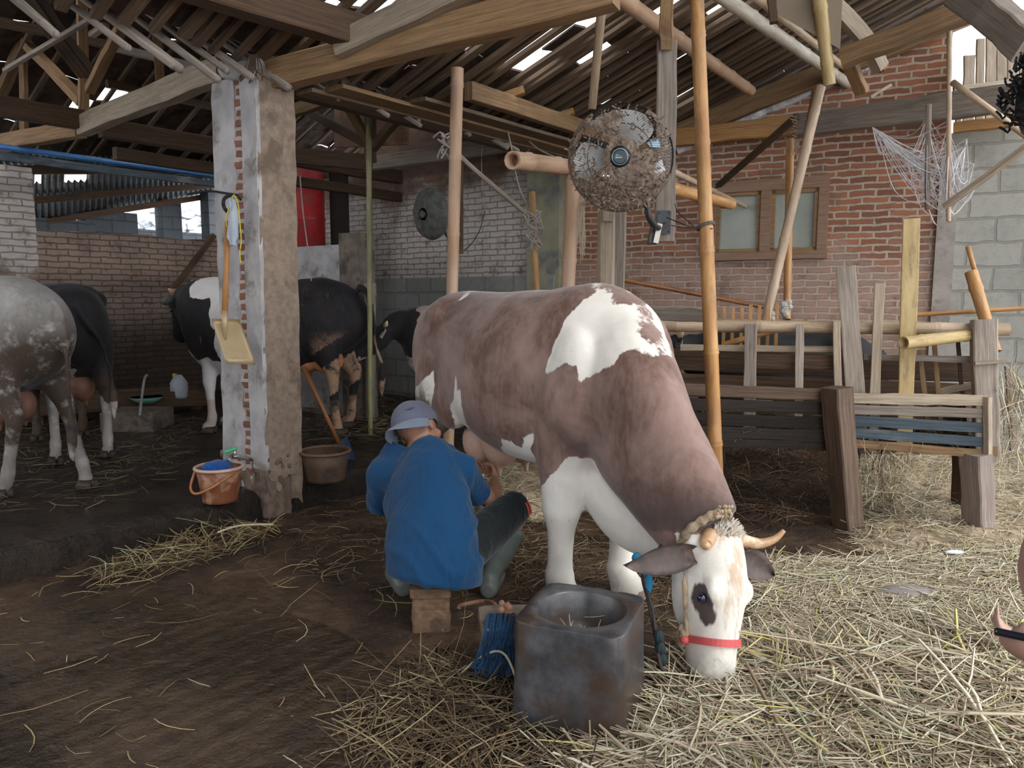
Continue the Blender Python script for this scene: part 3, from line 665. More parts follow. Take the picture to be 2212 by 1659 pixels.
for k in range(40):
    p = c1+A*random.uniform(.0, .02)+B*random.uniform(.05, .48); mb.ell((p.x, p.y, .16+abs(random.gauss(0, .10))), (.024, .022, .035), nu=8, nv=6)
meshobj('splashed_foot', remesh(mb, .013, 2), M_plain('splashed', (.15, .105, .08), .85, var=.35, scale=16, bump=.9, bdist=.012, dirt=(.07, .05, .04), dirts=6), pil)
mb = MB()
for k in range(9):
    x0_ = 528+k*4.5+random.uniform(-3, 3); mb.tube(catmull([P(540+k*2, 118, 4.38), P(x0_, 150, 4.36), P(x0_-8+random.uniform(-14, 14), 176+random.uniform(-10, 12), 4.37)], 4), .004, 5)
mb.tube(catmull([P(545, 122, 4.38), P(552, 150, 4.35), P(570, 165, 4.35), P(598, 180, 4.36)], 5), .005, 5)
tag(mb.build('rope', M_plain('dark_rope', (.10, .065, .045), .95)), 'dark frayed rope hanging on the pillar head', 'rope')

# ---- brick pier at the left edge, back pillar, partition
def bx(name, p, sx, sy, z0_, z1_, yaw, mat, label, cat, parent=None):
    mb = MB(); mb.box((p.x, p.y, (z0_+z1_)/2), (sx, sy, z1_-z0_), yaw); o = mb.build(name, mat, parent)
    if parent is None: tag(o, label, cat)
    return o
yawA = math.atan2(A.y, A.x)
p = P(6, 500, 7.1)
bx('brick_pier', p, .42, .42, .1, 2.55, yawA, BR_WHITE, 'whitewashed brick pier at the left edge of the shed', 'pier')
p = P(1186, 500, 7.75)
bx('back_pillar', p, .36, .3, 0, 2.98, math.radians(-28), M_plain('green_conc', (.27, .25, .17), .9, var=.2, scale=3, dirt=(.13, .14, .14), dirts=2), 'greenish concrete pillar in the corner between white and red bricks', 'pillar')
pa, pb = P(560, 600, 8.2), P(778, 600, 7.3)
mb = MB(); c = (pa+pb)/2; yw = math.atan2(pb.y-pa.y, pb.x-pa.x); mb.box((c.x, c.y, 1.0), ((pb-pa).length, .14, 1.72), yw)
part = mb.build('wall_partition', CONC_LIGHT); struct(part, 'plastered low partition behind the black cow', 'wall')
p = P(772, 600, 7.3); bx('partition_pier', p, .26, .22, .1, 1.96, yw, CONC_DARK, 'dark stained pier at the end of the low partition', 'pier')
bamboo(P(800, 612, 7.1), FL(P(800, 612, 7.1), P(800, 735, 7.1)), .055, 'post_stub', WOOD_GREY, 'rough brown log standing against the stained pier', 'log', hollow=False, node=5)
shelf = bx('shelf', P(655, 520, 8.55), .9, .75, 1.78, 1.86, yw, CONC_DARK, 'dark shelf behind the low partition carrying the red tank', 'shelf')
mb = MB(); c = P(655, 530, 8.55); mb.sweep([(c.x, c.y, 1.86), (c.x, c.y, 1.88), (c.x, c.y, 2.2), (c.x, c.y, 2.22), (c.x, c.y, 2.24), (c.x, c.y, 2.8), (c.x, c.y, 2.86)], circ(28), [.23, .25, .25, .262, .25, .25, .2])
tag(mb.build('tank', M_plain('red_tank', (.42, .02, .025), .45, var=.2, dirt=(.20, .05, .04), dirts=6), smooth=True), 'red plastic tank behind the pillar on the partition', 'tank')
bx('dark_gap', P(733, 450, 8.55), .26, .05, 1.86, 2.75, yw, M_plain('dark_gap', (.02, .014, .012), .8), 'near-black board standing in for the dark gap between red tank and white bricks', 'board')  # near-black colour stands in for the shade in a gap

# ---- window in the red wall
FR = M_wood('window_frame', (.20, .11, .07), (.36, .23, .16), dirt=(.3, .25, .2))
GL = M_plain('dusty_glass', (.30, .32, .27), .22, var=.12, scale=2, bump=.05, dirt=(.22, .24, .24), dirts=1.2, spec=.8)
dW = Vector((1, -.5, 0)).normalized(); nW = Vector((-.5, -1, 0)).normalized()
tl_, tr_ = Wv(1536, 415, WR, .03), Wv(1786, 412, WR, .03); bl_ = Wv(1536, 552, WR, .03)
L_ = (tr_-tl_).dot(dW); zt, zb = tl_.z, bl_.z
def wpt(s, z, off=0): return tl_+dW*s+nW*off+Vector((0, 0, z-tl_.z))
mb = MB()
yW = math.atan2(dW.y, dW.x)
for (s0, s1, za_, zb_, th) in ((-.02, L_+.02, zt-.02, zt+.08, .09), (-.03, L_+.03, zb-.05, zb+.02, .11), (-.02, .06, zb, zt, .08), (L_-.06, L_+.02, zb, zt, .08), (L_*.5-.045, L_*.5+.045, zb, zt, .08)):
    c = wpt((s0+s1)/2, (za_+zb_)/2); mb.box(c, (s1-s0, th, zb_-za_), yW)
win = mb.build('window_1', FR); struct(win, 'two-light wooden window with dusty panes in the red brick wall', 'window')
for k in range(2):
    s0, s1 = (.06, L_*.5-.045) if k == 0 else (L_*.5+.045, L_-.06)
    mb = MB()
    for (a0, a1, z0_, z1_) in ((s0, s0+.035, zb+.02, zt-.02), (s1-.035, s1, zb+.02, zt-.02), (s0, s1, zb+.02, zb+.055), (s0, s1, zt-.055, zt-.02)):
        mb.box(wpt((a0+a1)/2, (z0_+z1_)/2, .0), (a1-a0, .045, z1_-z0_), yW)
    sash = mb.build('sash', WOOD_TAN, win)
    mb = MB(); mb.box(wpt((s0+s1)/2, (zt+zb)/2, -.012), (s1-s0-.05, .006, zt-zb-.08), yW); mb.build('pane', GL, sash)

# ---- corrugated lean-to beyond the left wall
IRON = M_plain('corrugated_iron', (.17, .19, .20), .55, metal=.2, var=.25, scale=3, dirt=(.07, .06, .055), dirts=2)
nl, fl, fr_, nr = P(-60, 326, 7.5), P(-60, 505, 10.6), P(480, 415, 13.2), P(480, 350, 9.6)
mb = MB(); nu_, nv_ = 130, 6; vs = []
for i in range(nu_+1):
    for j in range(nv_+1):
        f, g = i/nu_, j/nv_; q_ = nl.lerp(nr, f).lerp(fl.lerp(fr_, f), g); vs.append(q_+Vector((0, 0, .022*math.sin(i*math.pi*.66))))
fs = [(i*(nv_+1)+j, (i+1)*(nv_+1)+j, (i+1)*(nv_+1)+j+1, i*(nv_+1)+j+1) for i in range(nu_) for j in range(nv_) if not (40 < i < 52 and j == 1) and not (27 <= i < 30 and j == 1)]
mb.add(vs, fs); struct(mb.build('ceiling', IRON, smooth=True), 'corrugated iron lean-to roof beyond the left wall', 'roof')
for k, g in enumerate((.1, .5, .9)):
    board(nl.lerp(fl, g)+Vector((0, 0, -.07)), nr.lerp(fr_, g)+Vector((0, 0, -.07)), .06, .09, 'lean_to_purlin', WOOD_DARK, ('nearest', 'middle', 'farthest')[k]+' purlin under the corrugated lean-to roof', 'purlin')
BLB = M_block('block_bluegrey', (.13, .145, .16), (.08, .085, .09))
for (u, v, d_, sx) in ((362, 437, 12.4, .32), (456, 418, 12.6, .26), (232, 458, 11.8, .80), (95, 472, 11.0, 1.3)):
    q_ = P(u, v, d_); bx('block_column', q_, sx, .25, 0, q_.z, yawA, BLB, {95: 'wide low slate-grey block infill added at the far left to hide bright sky', 362: 'slate-grey block column between the two bright gaps', 456: 'slate-grey block column beside the main pillar, right of the bright gaps', 232: 'broad low slate-grey block column widened to hide bright sky left of the gaps'}[u], 'column')
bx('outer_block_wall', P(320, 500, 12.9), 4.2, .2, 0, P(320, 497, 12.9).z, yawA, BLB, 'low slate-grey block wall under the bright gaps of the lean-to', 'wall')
mb = MB()
for k in range(150):
    c = P(random.uniform(270, 460), random.uniform(452, 515), 15+random.uniform(-.1, .2)) if k else P(360, 500, 15); mb.ell(c, (random.uniform(.07, .15), .1, random.uniform(.05, .09)), nu=7, nv=5)
cb = P(365, 500, 15.2); mb.box((cb.x, cb.y, cb.z/2), (2.0, .2, cb.z)); tag(mb.build('rubble_wall', M_plain('rubble', (.55, .57, .6), .9, var=.3, scale=2)), 'sunlit pale rubble stones seen through the lean-to gaps', 'rubble', kind='stuff')

# ---- slatted boards against the sky, top right
for k, (u, w_, va) in enumerate(((2072, 11, 200), (2094, 22, 120), (2118, 16, 84), (2141, 20, 80), (2164, 20, 74), (2188, 20, 66), (2212, 18, 60), (2236, 18, 60))):
    board(P(u, va, 5.95), P(u-3, 272, 5.95), w_/FPX*5.9, .02, 'sky_slat', WOOD_PALE, 'upright pale slat against the bright sky at the top right', 'slat', 'upright slats against the sky at the top right', up=(0, 1, 0))
board(P(2060, 195, 5.9), P(2250, 170, 5.9), .03, .05, 'slat_rail', WOOD_PALE, 'pale cross rail nailed over the sky slats', 'rail')
board(P(2060, 276, 5.8), P(2240, 258, 5.5), .06, .08, 'sill_board', WOOD_ORANGE, 'orange sill board under the sky slats on the block wall', 'board')
bamboo(P(2006, 226, 5.0), P(2003, 452, 5.0), .018, 'upright_cane', WOOD_GREY, 'thin grey upright stick with cobwebs, left of the pair', node=3, hollow=False)
bamboo(P(2051, 60, 4.9), P(2049, 478, 4.9), .016, 'upright_cane', BAM_PALE, 'thin pale upright cane with cobwebs, right of the pair', node=.4)
bamboo(P(2058, 178, 4.7), P(2225, 300, 4.3), .02, 'brace', BAM_PALE, 'pale cane sloping down right in front of the sky slats', node=3, hollow=False)
board(P(2040, 447, 4.9), P(2225, 312, 4.5), .055, .03, 'brace', WOOD_PALE, 'pale board sloping up right over the block wall', 'brace')
# ------------------------------------------------------------ animals
def sd_ell(p, blobs):
    """signed distance (m, positive inside) to a union of ellipsoids (cx,cy,cz,rx,ry,rz)"""
    m = np.full(len(p), -1.0)
    for cx, cy, cz, rx, ry, rz in blobs:
        q = (p-np.array([cx, cy, cz]))/np.array([rx, ry, rz]); d = (1-np.sqrt((q**2).sum(1)))*min(rx, ry, rz); m = np.maximum(m, d)
    return m
def wob(p, s=1.0, a=.03):
    x, y, z = p[:, 0]*s, p[:, 1]*s, p[:, 2]*s
    return a*(np.sin(x*17+z*9)+np.sin(z*23-y*13+1)+np.sin(y*19+x*7+2)+.6*np.sin(x*41+z*37))/3
def sd_poly(px, pz, poly):
    n = len(poly); ins = np.zeros(len(px), bool); dm = np.full(len(px), 1e9)
    for i in range(n):
        x0, z0_ = poly[i]; x1, z1_ = poly[(i+1) % n]
        c = ((z0_ > pz) != (z1_ > pz)) & (px < (x1-x0)*(pz-z0_)/((z1_-z0_) if abs(z1_-z0_) > 1e-9 else 1e-9)+x0); ins ^= c
        dx, dz = x1-x0, z1_-z0_; t = np.clip(((px-x0)*dx+(pz-z0_)*dz)/(dx*dx+dz*dz+1e-12), 0, 1)
        dm = np.minimum(dm, np.hypot(px-(x0+t*dx), pz-(z0_+t*dz)))
    return np.where(ins, dm, -dm)

HORN = M_plain('horn', (.50, .30, .17), .4, var=.2, scale=15, dirt=(.75, .62, .45), dirts=7)
HOOF = M_plain('hoof', (.08, .06, .05), .6)
EYE = M_plain('eye_dark', (.010, .014, .035), .08, spec=.9, bump=0)
PINK = M_plain('udder_skin', (.52, .28, .19), .55, var=.15, scale=10, bump=.3)
PINK_P = M_plain('udder_pale', (.58, .38, .30), .55, var=.12, scale=10, bump=.3)

TRUNK = [(-.86, 0, 1.13, .05, .06), (-.84, 0, 1.12, .13, .15), (-.76, 0, 1.09, .20, .25), (-.62, 0, 1.05, .255, .33), (-.42, 0, 1.01, .275, .375), (-.20, 0, .955, .315, .41),
         (.05, 0, .92, .365, .45), (.26, 0, .92, .36, .455), (.44, 0, .96, .31, .44), (.60, 0, 1.0, .255, .40), (.74, 0, 1.01, .19, .33), (.82, 0, 1.0, .10, .2)]
def cow(name, loc, hd, scale, label, coat, neck, head, mw=None, md=None, mt=None, mm=None, legs=None, horns='stub', udder=True, uddermat=None, tail=None, voxel=.018, trunk=TRUNK, eyea=.195, thick=1.0, ms=None, earm=None, group=None, extra=None, headless=False, udz=0.0, udx=0.0, ears=(.5, .5), earl=1.0, earw=1.0, eara=.045, eyes=True, hornmat=HORN, widen=1.0):
    """local frame x forward, y left, z up. head=(origin, a(poll->muzzle), n(forehead out), size)"""
    root = thing(name, label, 'cow', loc, group); Hd = Vector((hd[0], hd[1], 0)).normalized(); Lf = Vector((-Hd.y, Hd.x, 0))
    base = Vector(loc)
    def W(p): return base+(Hd*p[0]+Lf*p[1]+Vector((0, 0, p[2])))*scale
    def toloc(p):
        q = (p-np.array(base))/scale; return np.stack([q@np.array(Hd), q@np.array(Lf), q[:, 2]], 1)
    mb = MB(); loft(mb, [(a, b, c, d*widen, e) for a, b, c, d, e in trunk], 28, 4, ex=.88)
    loft(mb, neck, 24, 4, up=(0, 0, 1), ex=.95)
    # withers and hips give the top line its shape
    mb.ell((.42, 0, 1.29), (.22, .12, .105)); mb.ell((-.46, 0, 1.30), (.16, .22*widen, .085)); mb.ell((-.05, 0, 1.27), (.55, .085, .07))
    mb.ell((-.44, .21*widen, 1.24), (.08, .07, .08)); mb.ell((-.44, -.21*widen, 1.24), (.08, .07, .08))
    L = dict(fl=[(.44, .53, .45)], ) if False else None
    lg = {'fr': ((.50, -.17, .80), (.52, -.18, .45), (.51, -.18, .14), (.53, -.18, .0)), 'fl': ((.50, .17, .80), (.52, .18, .45), (.51, .18, .14), (.53, .18, 0)),
          'hr': ((-.50, -.17, .86), (-.70, -.18, .50), (-.66, -.18, .15), (-.63, -.18, 0)), 'hl': ((-.50, .17, .86), (-.70, .18, .50), (-.66, .18, .15), (-.63, .18, 0))}
    if legs: lg.update(legs)
    hoofs = []
    for k, (a, b, c, d) in lg.items():
        a, b, c, d = map(Vector, (a, b, c, d)); sg = -1 if k[1] == 'r' else 1
        if k[0] == 'f':
            sh = Vector((a.x+.10, a.y*.95, 1.05))
            loft(mb, [(*sh, .09*thick, .13*thick), (*a.lerp(sh, .4), .105*thick, .15*thick), (*a, .085*thick, .115*thick), (*a.lerp(b, .5), .062*thick, .078*thick), (*b.lerp(a, .12), .056*thick, .062*thick), (*b, .055*thick, .062*thick), (*b.lerp(c, .3), .040*thick, .044*thick), (*b.lerp(c, .8), .037*thick, .040*thick), (*c, .044*thick, .048*thick), (*c.lerp(d, .5), .038*thick, .042*thick), (*(d+Vector((.02, 0, .05))), .048*thick, .058*thick), (*(d+Vector((.02, 0, .02))), .05*thick, .06*thick)], 14, 3, up=(1, 0, 0))
        else:
            st = Vector((a.x+.06, a.y*.9, 1.05))
            loft(mb, [(*st, .13, .24), (*a.lerp(st, .3), .13, .24), (*a.lerp(b, .25), .105, .18), (*a.lerp(b, .6), .072, .105), (*b.lerp(a, .12), .05, .068), (*b, .048, .062), (*b.lerp(c, .3), .040, .048), (*b.lerp(c, .8), .038, .042), (*c, .045, .049), (*c.lerp(d, .5), .038, .042), (*(d+Vector((.02, 0, .05))), .048, .058), (*(d+Vector((.02, 0, .02))), .05, .06)], 14, 3, up=(1, 0, 0))
            mb.ell((b.x-.045, b.y, b.z+.05), (.03, .03, .06))
        hoofs.append(d)
    tl = tail or [(-.84, 0, 1.22), (-.90, 0, 1.15), (-.93, 0, .95), (-.93, 0, .7), (-.93, 0, .5)]
    tr = [.035, .03, .024, .02, .022]+[.024]*8
    loft(mb, [(*p, r_, r_) for p, r_ in zip(tl, tr)], 10, 4)
    e_ = Vector(tl[-1]); loft(mb, [(*e_, .022, .022), (*(e_+Vector((0, 0, -.08))), .04, .035), (*(e_+Vector((.005, 0, -.2))), .032, .03), (*(e_+Vector((.01, 0, -.30))), .012, .012)], 10, 3)
    if extra: extra(mb)
    if not headless:
        ho, ha, hn, hs = Vector(head[0]), Vector(head[1]).normalized(), Vector(head[2]), head[3]
        hn = (hn-ha*hn.dot(ha)).normalized(); hl = hn.cross(ha).normalized()   # lateral: the cow's left
        if len(head) > 4 and head[4] < 0: hl = -hl
        def Hp(a, n_, l_): return ho+(ha*a+hn*n_+hl*l_)*hs
        rings = [(-.04, -.03, .055, .05), (.0, -.03, .085, .085), (.06, -.045, .105, .12), (.14, -.055, .112, .145), (.20, -.058, .108, .150), (.27, -.055, .098, .140), (.35, -.052, .086, .120), (.42, -.048, .078, .102), (.48, -.046, .079, .092), (.53, -.046, .076, .080), (.565, -.048, .05, .050)]
        pr = []; R = catmull(rings, 3); cc = [(math.copysign(abs(c)**.85, c), math.copysign(abs(s_)**.85, s_)) for c, s_ in circ(20)]
        vs = []
        for a_, n_, rl, rn in R:
            for cx, cy in cc: vs.append(Hp(a_, n_+cy*rn, cx*rl))
        nR_ = len(R); fs = [(i*20+j, i*20+(j+1) % 20, (i+1)*20+(j+1) % 20, (i+1)*20+j) for i in range(nR_-1) for j in range(20)]
        fs += [tuple(range(20))[::-1], tuple((nR_-1)*20+j for j in range(20))]
        mb.add(vs, fs)
        Rm = Matrix((hl, hn, ha)).transposed()
        for s_ in (-1, 1):
            mb.ell(Hp(eyea-.03, .045, .088*s_), (.027*hs, .030*hs, .046*hs), Rm)          # brow
            mb.ell(Hp(.24, -.135, .055*s_), (.032*hs, .055*hs, .12*hs), Rm)            # jaw
            mb.ell(Hp(.515, -.005, .038*s_), (.032*hs, .035*hs, .03*hs), Rm)         # nostril wing
            mb.ell(Hp(.05, -.03, .10*s_), (.05*hs, .035*hs, .04*hs), Rm)             # ear root
        mb.ell(Hp(.0, .01, 0), (.06*hs, .05*hs, .04*hs), Rm)
        mb.ell(Hp(.50, -.085, 0), (.05*hs, .03*hs, .05*hs), Rm)                      # chin
    mb.v = [tuple(W(p)) for p in mb.v]
    me = remesh(mb, voxel, 5)
    vw = mesh_np(me); vl = toloc(vw)
    z_ = np.full(len(vl), -1.0); f0 = np.zeros(len(vl))
    at = {'mw': mw(vl, vw) if mw else z_, 'md': md(vl, vw) if md else z_, 'mt': mt(vl, vw) if mt else f0, 'mm': mm(vl, vw) if mm else f0, 'ms': ms(vl, vw) if ms else f0}
    body = meshobj('body', me, coat, root, at)
    # hooves
    for d in hoofs:
        hb = MB()
        for s_ in (-1, 1):
            R_ = [(d.x-.01, d.y+.026*s_, .055, .024, .048), (d.x+.01, d.y+.027*s_, .03, .028, .058), (d.x+.02, d.y+.028*s_, .0, .031, .07)]
            vs = []; nn = 12
            for x, y, z, ry, rx in R_:
                for c_, q_ in circ(nn): vs.append(W((x+rx*c_, y+ry*q_, z+.0+d.z)))
            fs = [(i*nn+j, i*nn+(j+1) % nn, (i+1)*nn+(j+1) % nn, (i+1)*nn+j) for i in range(2) for j in range(nn)]+[tuple(range(nn)), tuple(2*nn+j for j in range(nn))]
            hb.add(vs, fs)
        hb.build('hoof', HOOF, root, smooth=True)
    if not headless:
        for s_ in (-1, 1):
            eb = MB()       # ear: cupped leaf with thickness
            er = ears; n1_, m1_ = 10, 7; vs = []
            droop, fwd = er
            ex_ = (hl*s_*1.0+ha*(droop)+hn*(-.25)).normalized(); ey_ = (ha*1.0-hn*.3); ey_ = (ey_-ex_*ey_.dot(ex_)).normalized(); ez_ = ex_.cross(ey_)*(-s_)
            for side_ in (1, -1):
                for i in range(n1_+1):
                    f = i/n1_; wd = .055*earw*math.sin(math.pi*min(1, f*.88+.12))**.7*(1-.25*f)
                    for j in range(m1_):
                        g = (j/(m1_-1)-.5)*2
                        cup = (g*g)*.035*(1-.4*f)
                        pt = Hp(eara, -.03, .115*s_)+(ex_*(f*.22*earl)+ey_*(g*wd)+ez_*(cup+.006*side_*(1-g*g)+ .01*f))*hs
                        vs.append(W(pt))
            N1 = (n1_+1)*m1_; fs = []
            for sd_ in (0, 1):
                for i in range(n1_):
                    for j in range(m1_-1):
                        a_ = sd_*N1+i*m1_+j; q = (a_, a_+1, a_+m1_+1, a_+m1_); fs.append(q if sd_ == 0 else q[::-1])
            for i in range(n1_):
                for j in (0, m1_-1):
                    a_ = i*m1_+j; fs.append((a_, a_+m1_, N1+a_+m1_, N1+a_))
            for j in range(m1_-1): a_ = n1_*m1_+j; fs.append((a_, a_+1, N1+a_+1, N1+a_)); fs.append((j, j+1, N1+j+1, N1+j))
            eb.add(vs, fs); eb.build('ear', earm or coat, root, smooth=True)
            if eyes:
                ob = MB(); ob.ell(W(Hp(eyea, .012, .108*s_)), (.019*hs*scale,)*3, nu=14, nv=10); ob.build('eye', EYE, root, smooth=True)
            if horns:
                qb = MB()
                pts = {'stub': [(.01, .02, .075), (-.01, .035, .115), (-.035, .05, .14)], 'curved': [(.03, .02, .085), (.03, .03, .135), (.015, .05, .185), (-.02, .075, .225), (-.06, .10, .245)]}[horns]
                qp = catmull([W(Hp(a_, b_, c_*s_)) for a_, b_, c_ in pts], 4)
                nq = len(qp); qb.tube(qp, [(.032-.022*(i/(nq-1))**1.3)*hs*scale*(1.08 if i == 1 else 1) for i in range(nq)], 12); qb.build('horn', hornmat, root, smooth=True)
    if udder:
        ub = MB(); _W0 = W
        def W(p): return _W0((p[0]+udx, p[1], p[2]))
        ub.ell((-.30, .0, .60+udz), (.20, .15, .15)); ub.ell((-.38, .07, .55+udz), (.12, .09, .12)); ub.ell((-.38, -.07, .55+udz), (.12, .09, .12)); ub.ell((-.20, -.07, .555+udz), (.11, .09, .11)); ub.ell((-.20, .07, .555+udz), (.11, .09, .11))
        for x in (-.40, -.19):
            for y in (-.085, .085): loft(ub, [(x, y, .48+udz, .02, .02), (x, y, .44+udz, .016, .016), (x, y, .395+udz, .013, .013), (x, y, .385+udz, .006, .006)], 10, 2)
        ub.v = [tuple(W(p)) for p in ub.v]; meshobj('udder', remesh(ub, .014, 4), uddermat or PINK, root)
    return root, None, toloc, (Hp if not headless else None), body, me

# ---- the brown and white cow being milked
HLOC = Vector((.36, 3.25, 0)); HH = Vector((.60, -.80, 0)); HL_ = Vector((.80, .60, 0)); HS = 1.0
HBASE = HLOC-HH*.50
def w2l(p):
    d = Vector(p)-HBASE; return Vector((d.dot(HH), d.dot(HL_), d.z))
HC = M_coat('coat_brown', (.135, .072, .054), (.31, .205, .175), white=(.86, .81, .74), dark=(.085, .062, .058), tan=(.52, .34, .20), dirt=(.13, .10, .08))
poll_w = P(1556, 1146, 2.58); muz_w = P(1556, 1490, 2.40)
poll = w2l(poll_w); muz = w2l(muz_w)
hsz = (muz-poll).length/.56
neck_h = [(.50, 0, 1.03, .20, .34), (.66, -.015, .96, .215, .35), (.79, -.06, .88, .19, .33), (.92, -.105, .78, .16, .29), (1.04, -.13, .685, .135, .235), (poll.x-.06, poll.y-.03, poll.z-.02, .11, .17)]
TRUNK_H = [(-.86, 0, 1.13, .05, .06), (-.84, 0, 1.12, .13, .15), (-.76, 0, 1.10, .20, .24), (-.62, 0, 1.07, .26, .31), (-.42, 0, 1.045, .28, .34), (-.20, 0, 1.01, .32, .37),
         (.05, 0, .98, .37, .405), (.26, 0, .975, .365, .41), (.44, 0, .985, .315, .42), (.60, 0, 1.0, .26, .41), (.74, 0, 1.01, .19, .33), (.82, 0, 1.0, .10, .2)]
def hero_extra(mb):
    loft(mb, [(.52, 0, .62, .12, .12), (.64, -.01, .54, .14, .17), (.76, -.04, .47, .12, .17), (.87, -.07, .44, .08, .14), (.97, -.10, .44, .04, .10), (1.06, -.12, .45, .015, .05)], 14, 3)       # brisket and dewlap
    mb.ell((.60, -.20, .98), (.16, .10, .26)); mb.ell((.60, .20, 1.02), (.17, .12, .28))                              # shoulders
    mb.ell((-.36, -.19, .86), (.16, .10, .20))                                                              # flank fold
def hero_masks(kind):
    def f(vl, vw):
        x, y, z = vl[:, 0], vl[:, 1], vl[:, 2]
        hq = None
        a_ = (vl-np.array(poll))@np.array(hA); n_ = (vl-np.array(poll))@np.array(hN); l_ = (vl-np.array(poll))@np.array(hLt)
        ishead = (a_ > .0+np.abs(l_)*.1) & (np.abs(l_) < .2) & (np.abs(n_) < .25) & (a_ < .7)
        if kind == 'mw':
            m = np.full(len(x), -1.0)
            for poly in HPOLY: m = np.maximum(m, np.where(y < .10, sd_poly(x, z, poly), -1.0))
            w_ = wob(vl, 1.2, .02)
            fr = (x > .30) & (x < .72); legw = np.where(fr & (z < .78), .575+1.1*np.clip(x-.50, -.12, .10)-z, -1.0)
            m = np.maximum(m, np.where(fr & (np.abs(y) > .015), legw+w_, -1))
            m = np.maximum(m, np.where((x > .58) & (x < 1.0) & (a_ < -.10), (.665-.58*(x-.58)-z)+w_, -1))
            m = np.maximum(m, np.where((x < -.5) & (z < .40), .40-z+w_, -1))
            m = np.maximum(m, sd_ell(vl, [(.70, -.02, .46, .24, .22, .19), (.86, -.06, .42, .20, .17, .16), (.98, -.10, .41, .14, .12, .12), (.10, 0, .53, .30, .12, .05)])+w_)
            hw = np.where(ishead, np.minimum(a_-.02-.05*(n_ < -.08)*(np.abs(l_) > .03), .3), -1); m = np.where(ishead, np.where(np.abs(l_) < .3, np.maximum(np.where(z < 1.0, -1.0 if False else hw, -1), m), m), m)
            return m
        if kind == 'md':
            e = sd_ell(np.stack([a_/hsz, n_/hsz, l_/hsz], 1), [(.255, -.0, -.11, .060, .050, .05), (.305, .015, -.10, .045, .038, .045), (.255, .0, .11, .048, .04, .05), (.53, -.085, -.05, .04, .03, .05), (.0, -.09, -.07, .05, .05, .07)])
            e = np.maximum(e, sd_ell(vl, [(-.02, -.16, .60, .16, .12, .05)]))
            return e
        if kind == 'ms':
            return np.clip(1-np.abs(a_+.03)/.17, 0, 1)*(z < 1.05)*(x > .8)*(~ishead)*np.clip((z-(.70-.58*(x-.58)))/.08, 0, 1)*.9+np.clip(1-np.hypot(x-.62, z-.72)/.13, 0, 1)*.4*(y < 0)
        if kind == 'mt':
            t = np.where(ishead, (.12+.75*np.clip(1-np.abs(l_+.0)/.11, 0, 1))*np.clip((a_+.03)/.06, 0, 1)*np.clip((.45-a_)/.2, 0, 1)*np.clip(n_/.03+1, 0, 1), 0)
            t = np.maximum(t, np.clip(.4-np.abs(z-.40)/.06, 0, 1)*(np.abs(x-.55) < .14)*.8)
            return t
        if kind == 'mm':
            d = np.clip((.75-z)/.25, 0, 1)*(x < -.42)+np.clip((.16-z)/.12, 0, 1)*.7
            d = np.maximum(d, np.clip(1-np.hypot(x+.52, z-.78)/.16, 0, 1)*1.4*(y < 0)); return np.clip(d, 0, 1)
    return f
hA = (muz-poll).normalized(); hN = w2l(HBASE+Vector((.50, -.86, 0))); hN = (hN-hA*hN.dot(hA)).normalized(); hLt = hN.cross(hA)
# coat patches, outlined on the flank seen from her right side
PX = [[(1285, 605), (1345, 620), (1400, 650), (1385, 662), (1388, 690), (1378, 722), (1398, 738), (1436, 752), (1436, 762), (1408, 772), (1372, 752), (1345, 760), (1325, 788), (1300, 800), (1252, 824), (1244, 790), (1218, 784), (1180, 812), (1185, 778), (1198, 745), (1222, 688), (1260, 648), (1288, 630)],
      [(984, 808), (988, 845), (995, 838), (997, 878), (1006, 912), (1022, 940), (1040, 962), (1048, 985), (1030, 962), (1004, 945), (985, 922), (972, 880), (980, 860)],
      [(938, 800), (940, 830), (932, 880), (916, 880), (912, 850), (925, 822)],
      [(1084, 948), (1105, 955), (1125, 968), (1132, 945), (1152, 935), (1156, 950), (1146, 970), (1162, 990), (1155, 1010), (1160, 1040), (1140, 1012), (1110, 995), (1085, 985)],
      [(1024, 624), (1004, 644), (988, 650), (1006, 634)]]
def trunk_hit(u, v):
    """where the sight line meets the flank of a plain trunk hull, in her own side view"""
    return None
# build trunk hull once to place the patches on her flank
_tb = MB(); loft(_tb, TRUNK_H, 28, 4, ex=.88); loft(_tb, neck_h, 24, 4, ex=.95); hero_extra(_tb)
_tb.v = [tuple(HBASE+HH*p[0]+HL_*p[1]+Vector((0, 0, p[2]))) for p in _tb.v]
_bv = BVHTree.FromPolygons([Vector(p) for p in _tb.v], _tb.f)
HPOLY = []
for poly in PX:
    out = []
    for i in range(len(poly)):
        (u0, v0), (u1, v1) = poly[i], poly[(i+1) % len(poly)]
        for k in range(3):
            u, v = u0+(u1-u0)*k/3, v0+(v1-v0)*k/3; r = ray(u, v)
            hit = _bv.ray_cast(CP, r)[0]
            if hit is None:
                best = min((( _bv.find_nearest(CP+r*s)[3], s) for s in lin(2.5, 5.2, 40))); hit = _bv.find_nearest(CP+r*best[1])[0]
            q = w2l(hit); out.append((q.x, q.z))
    HPOLY.append(out)
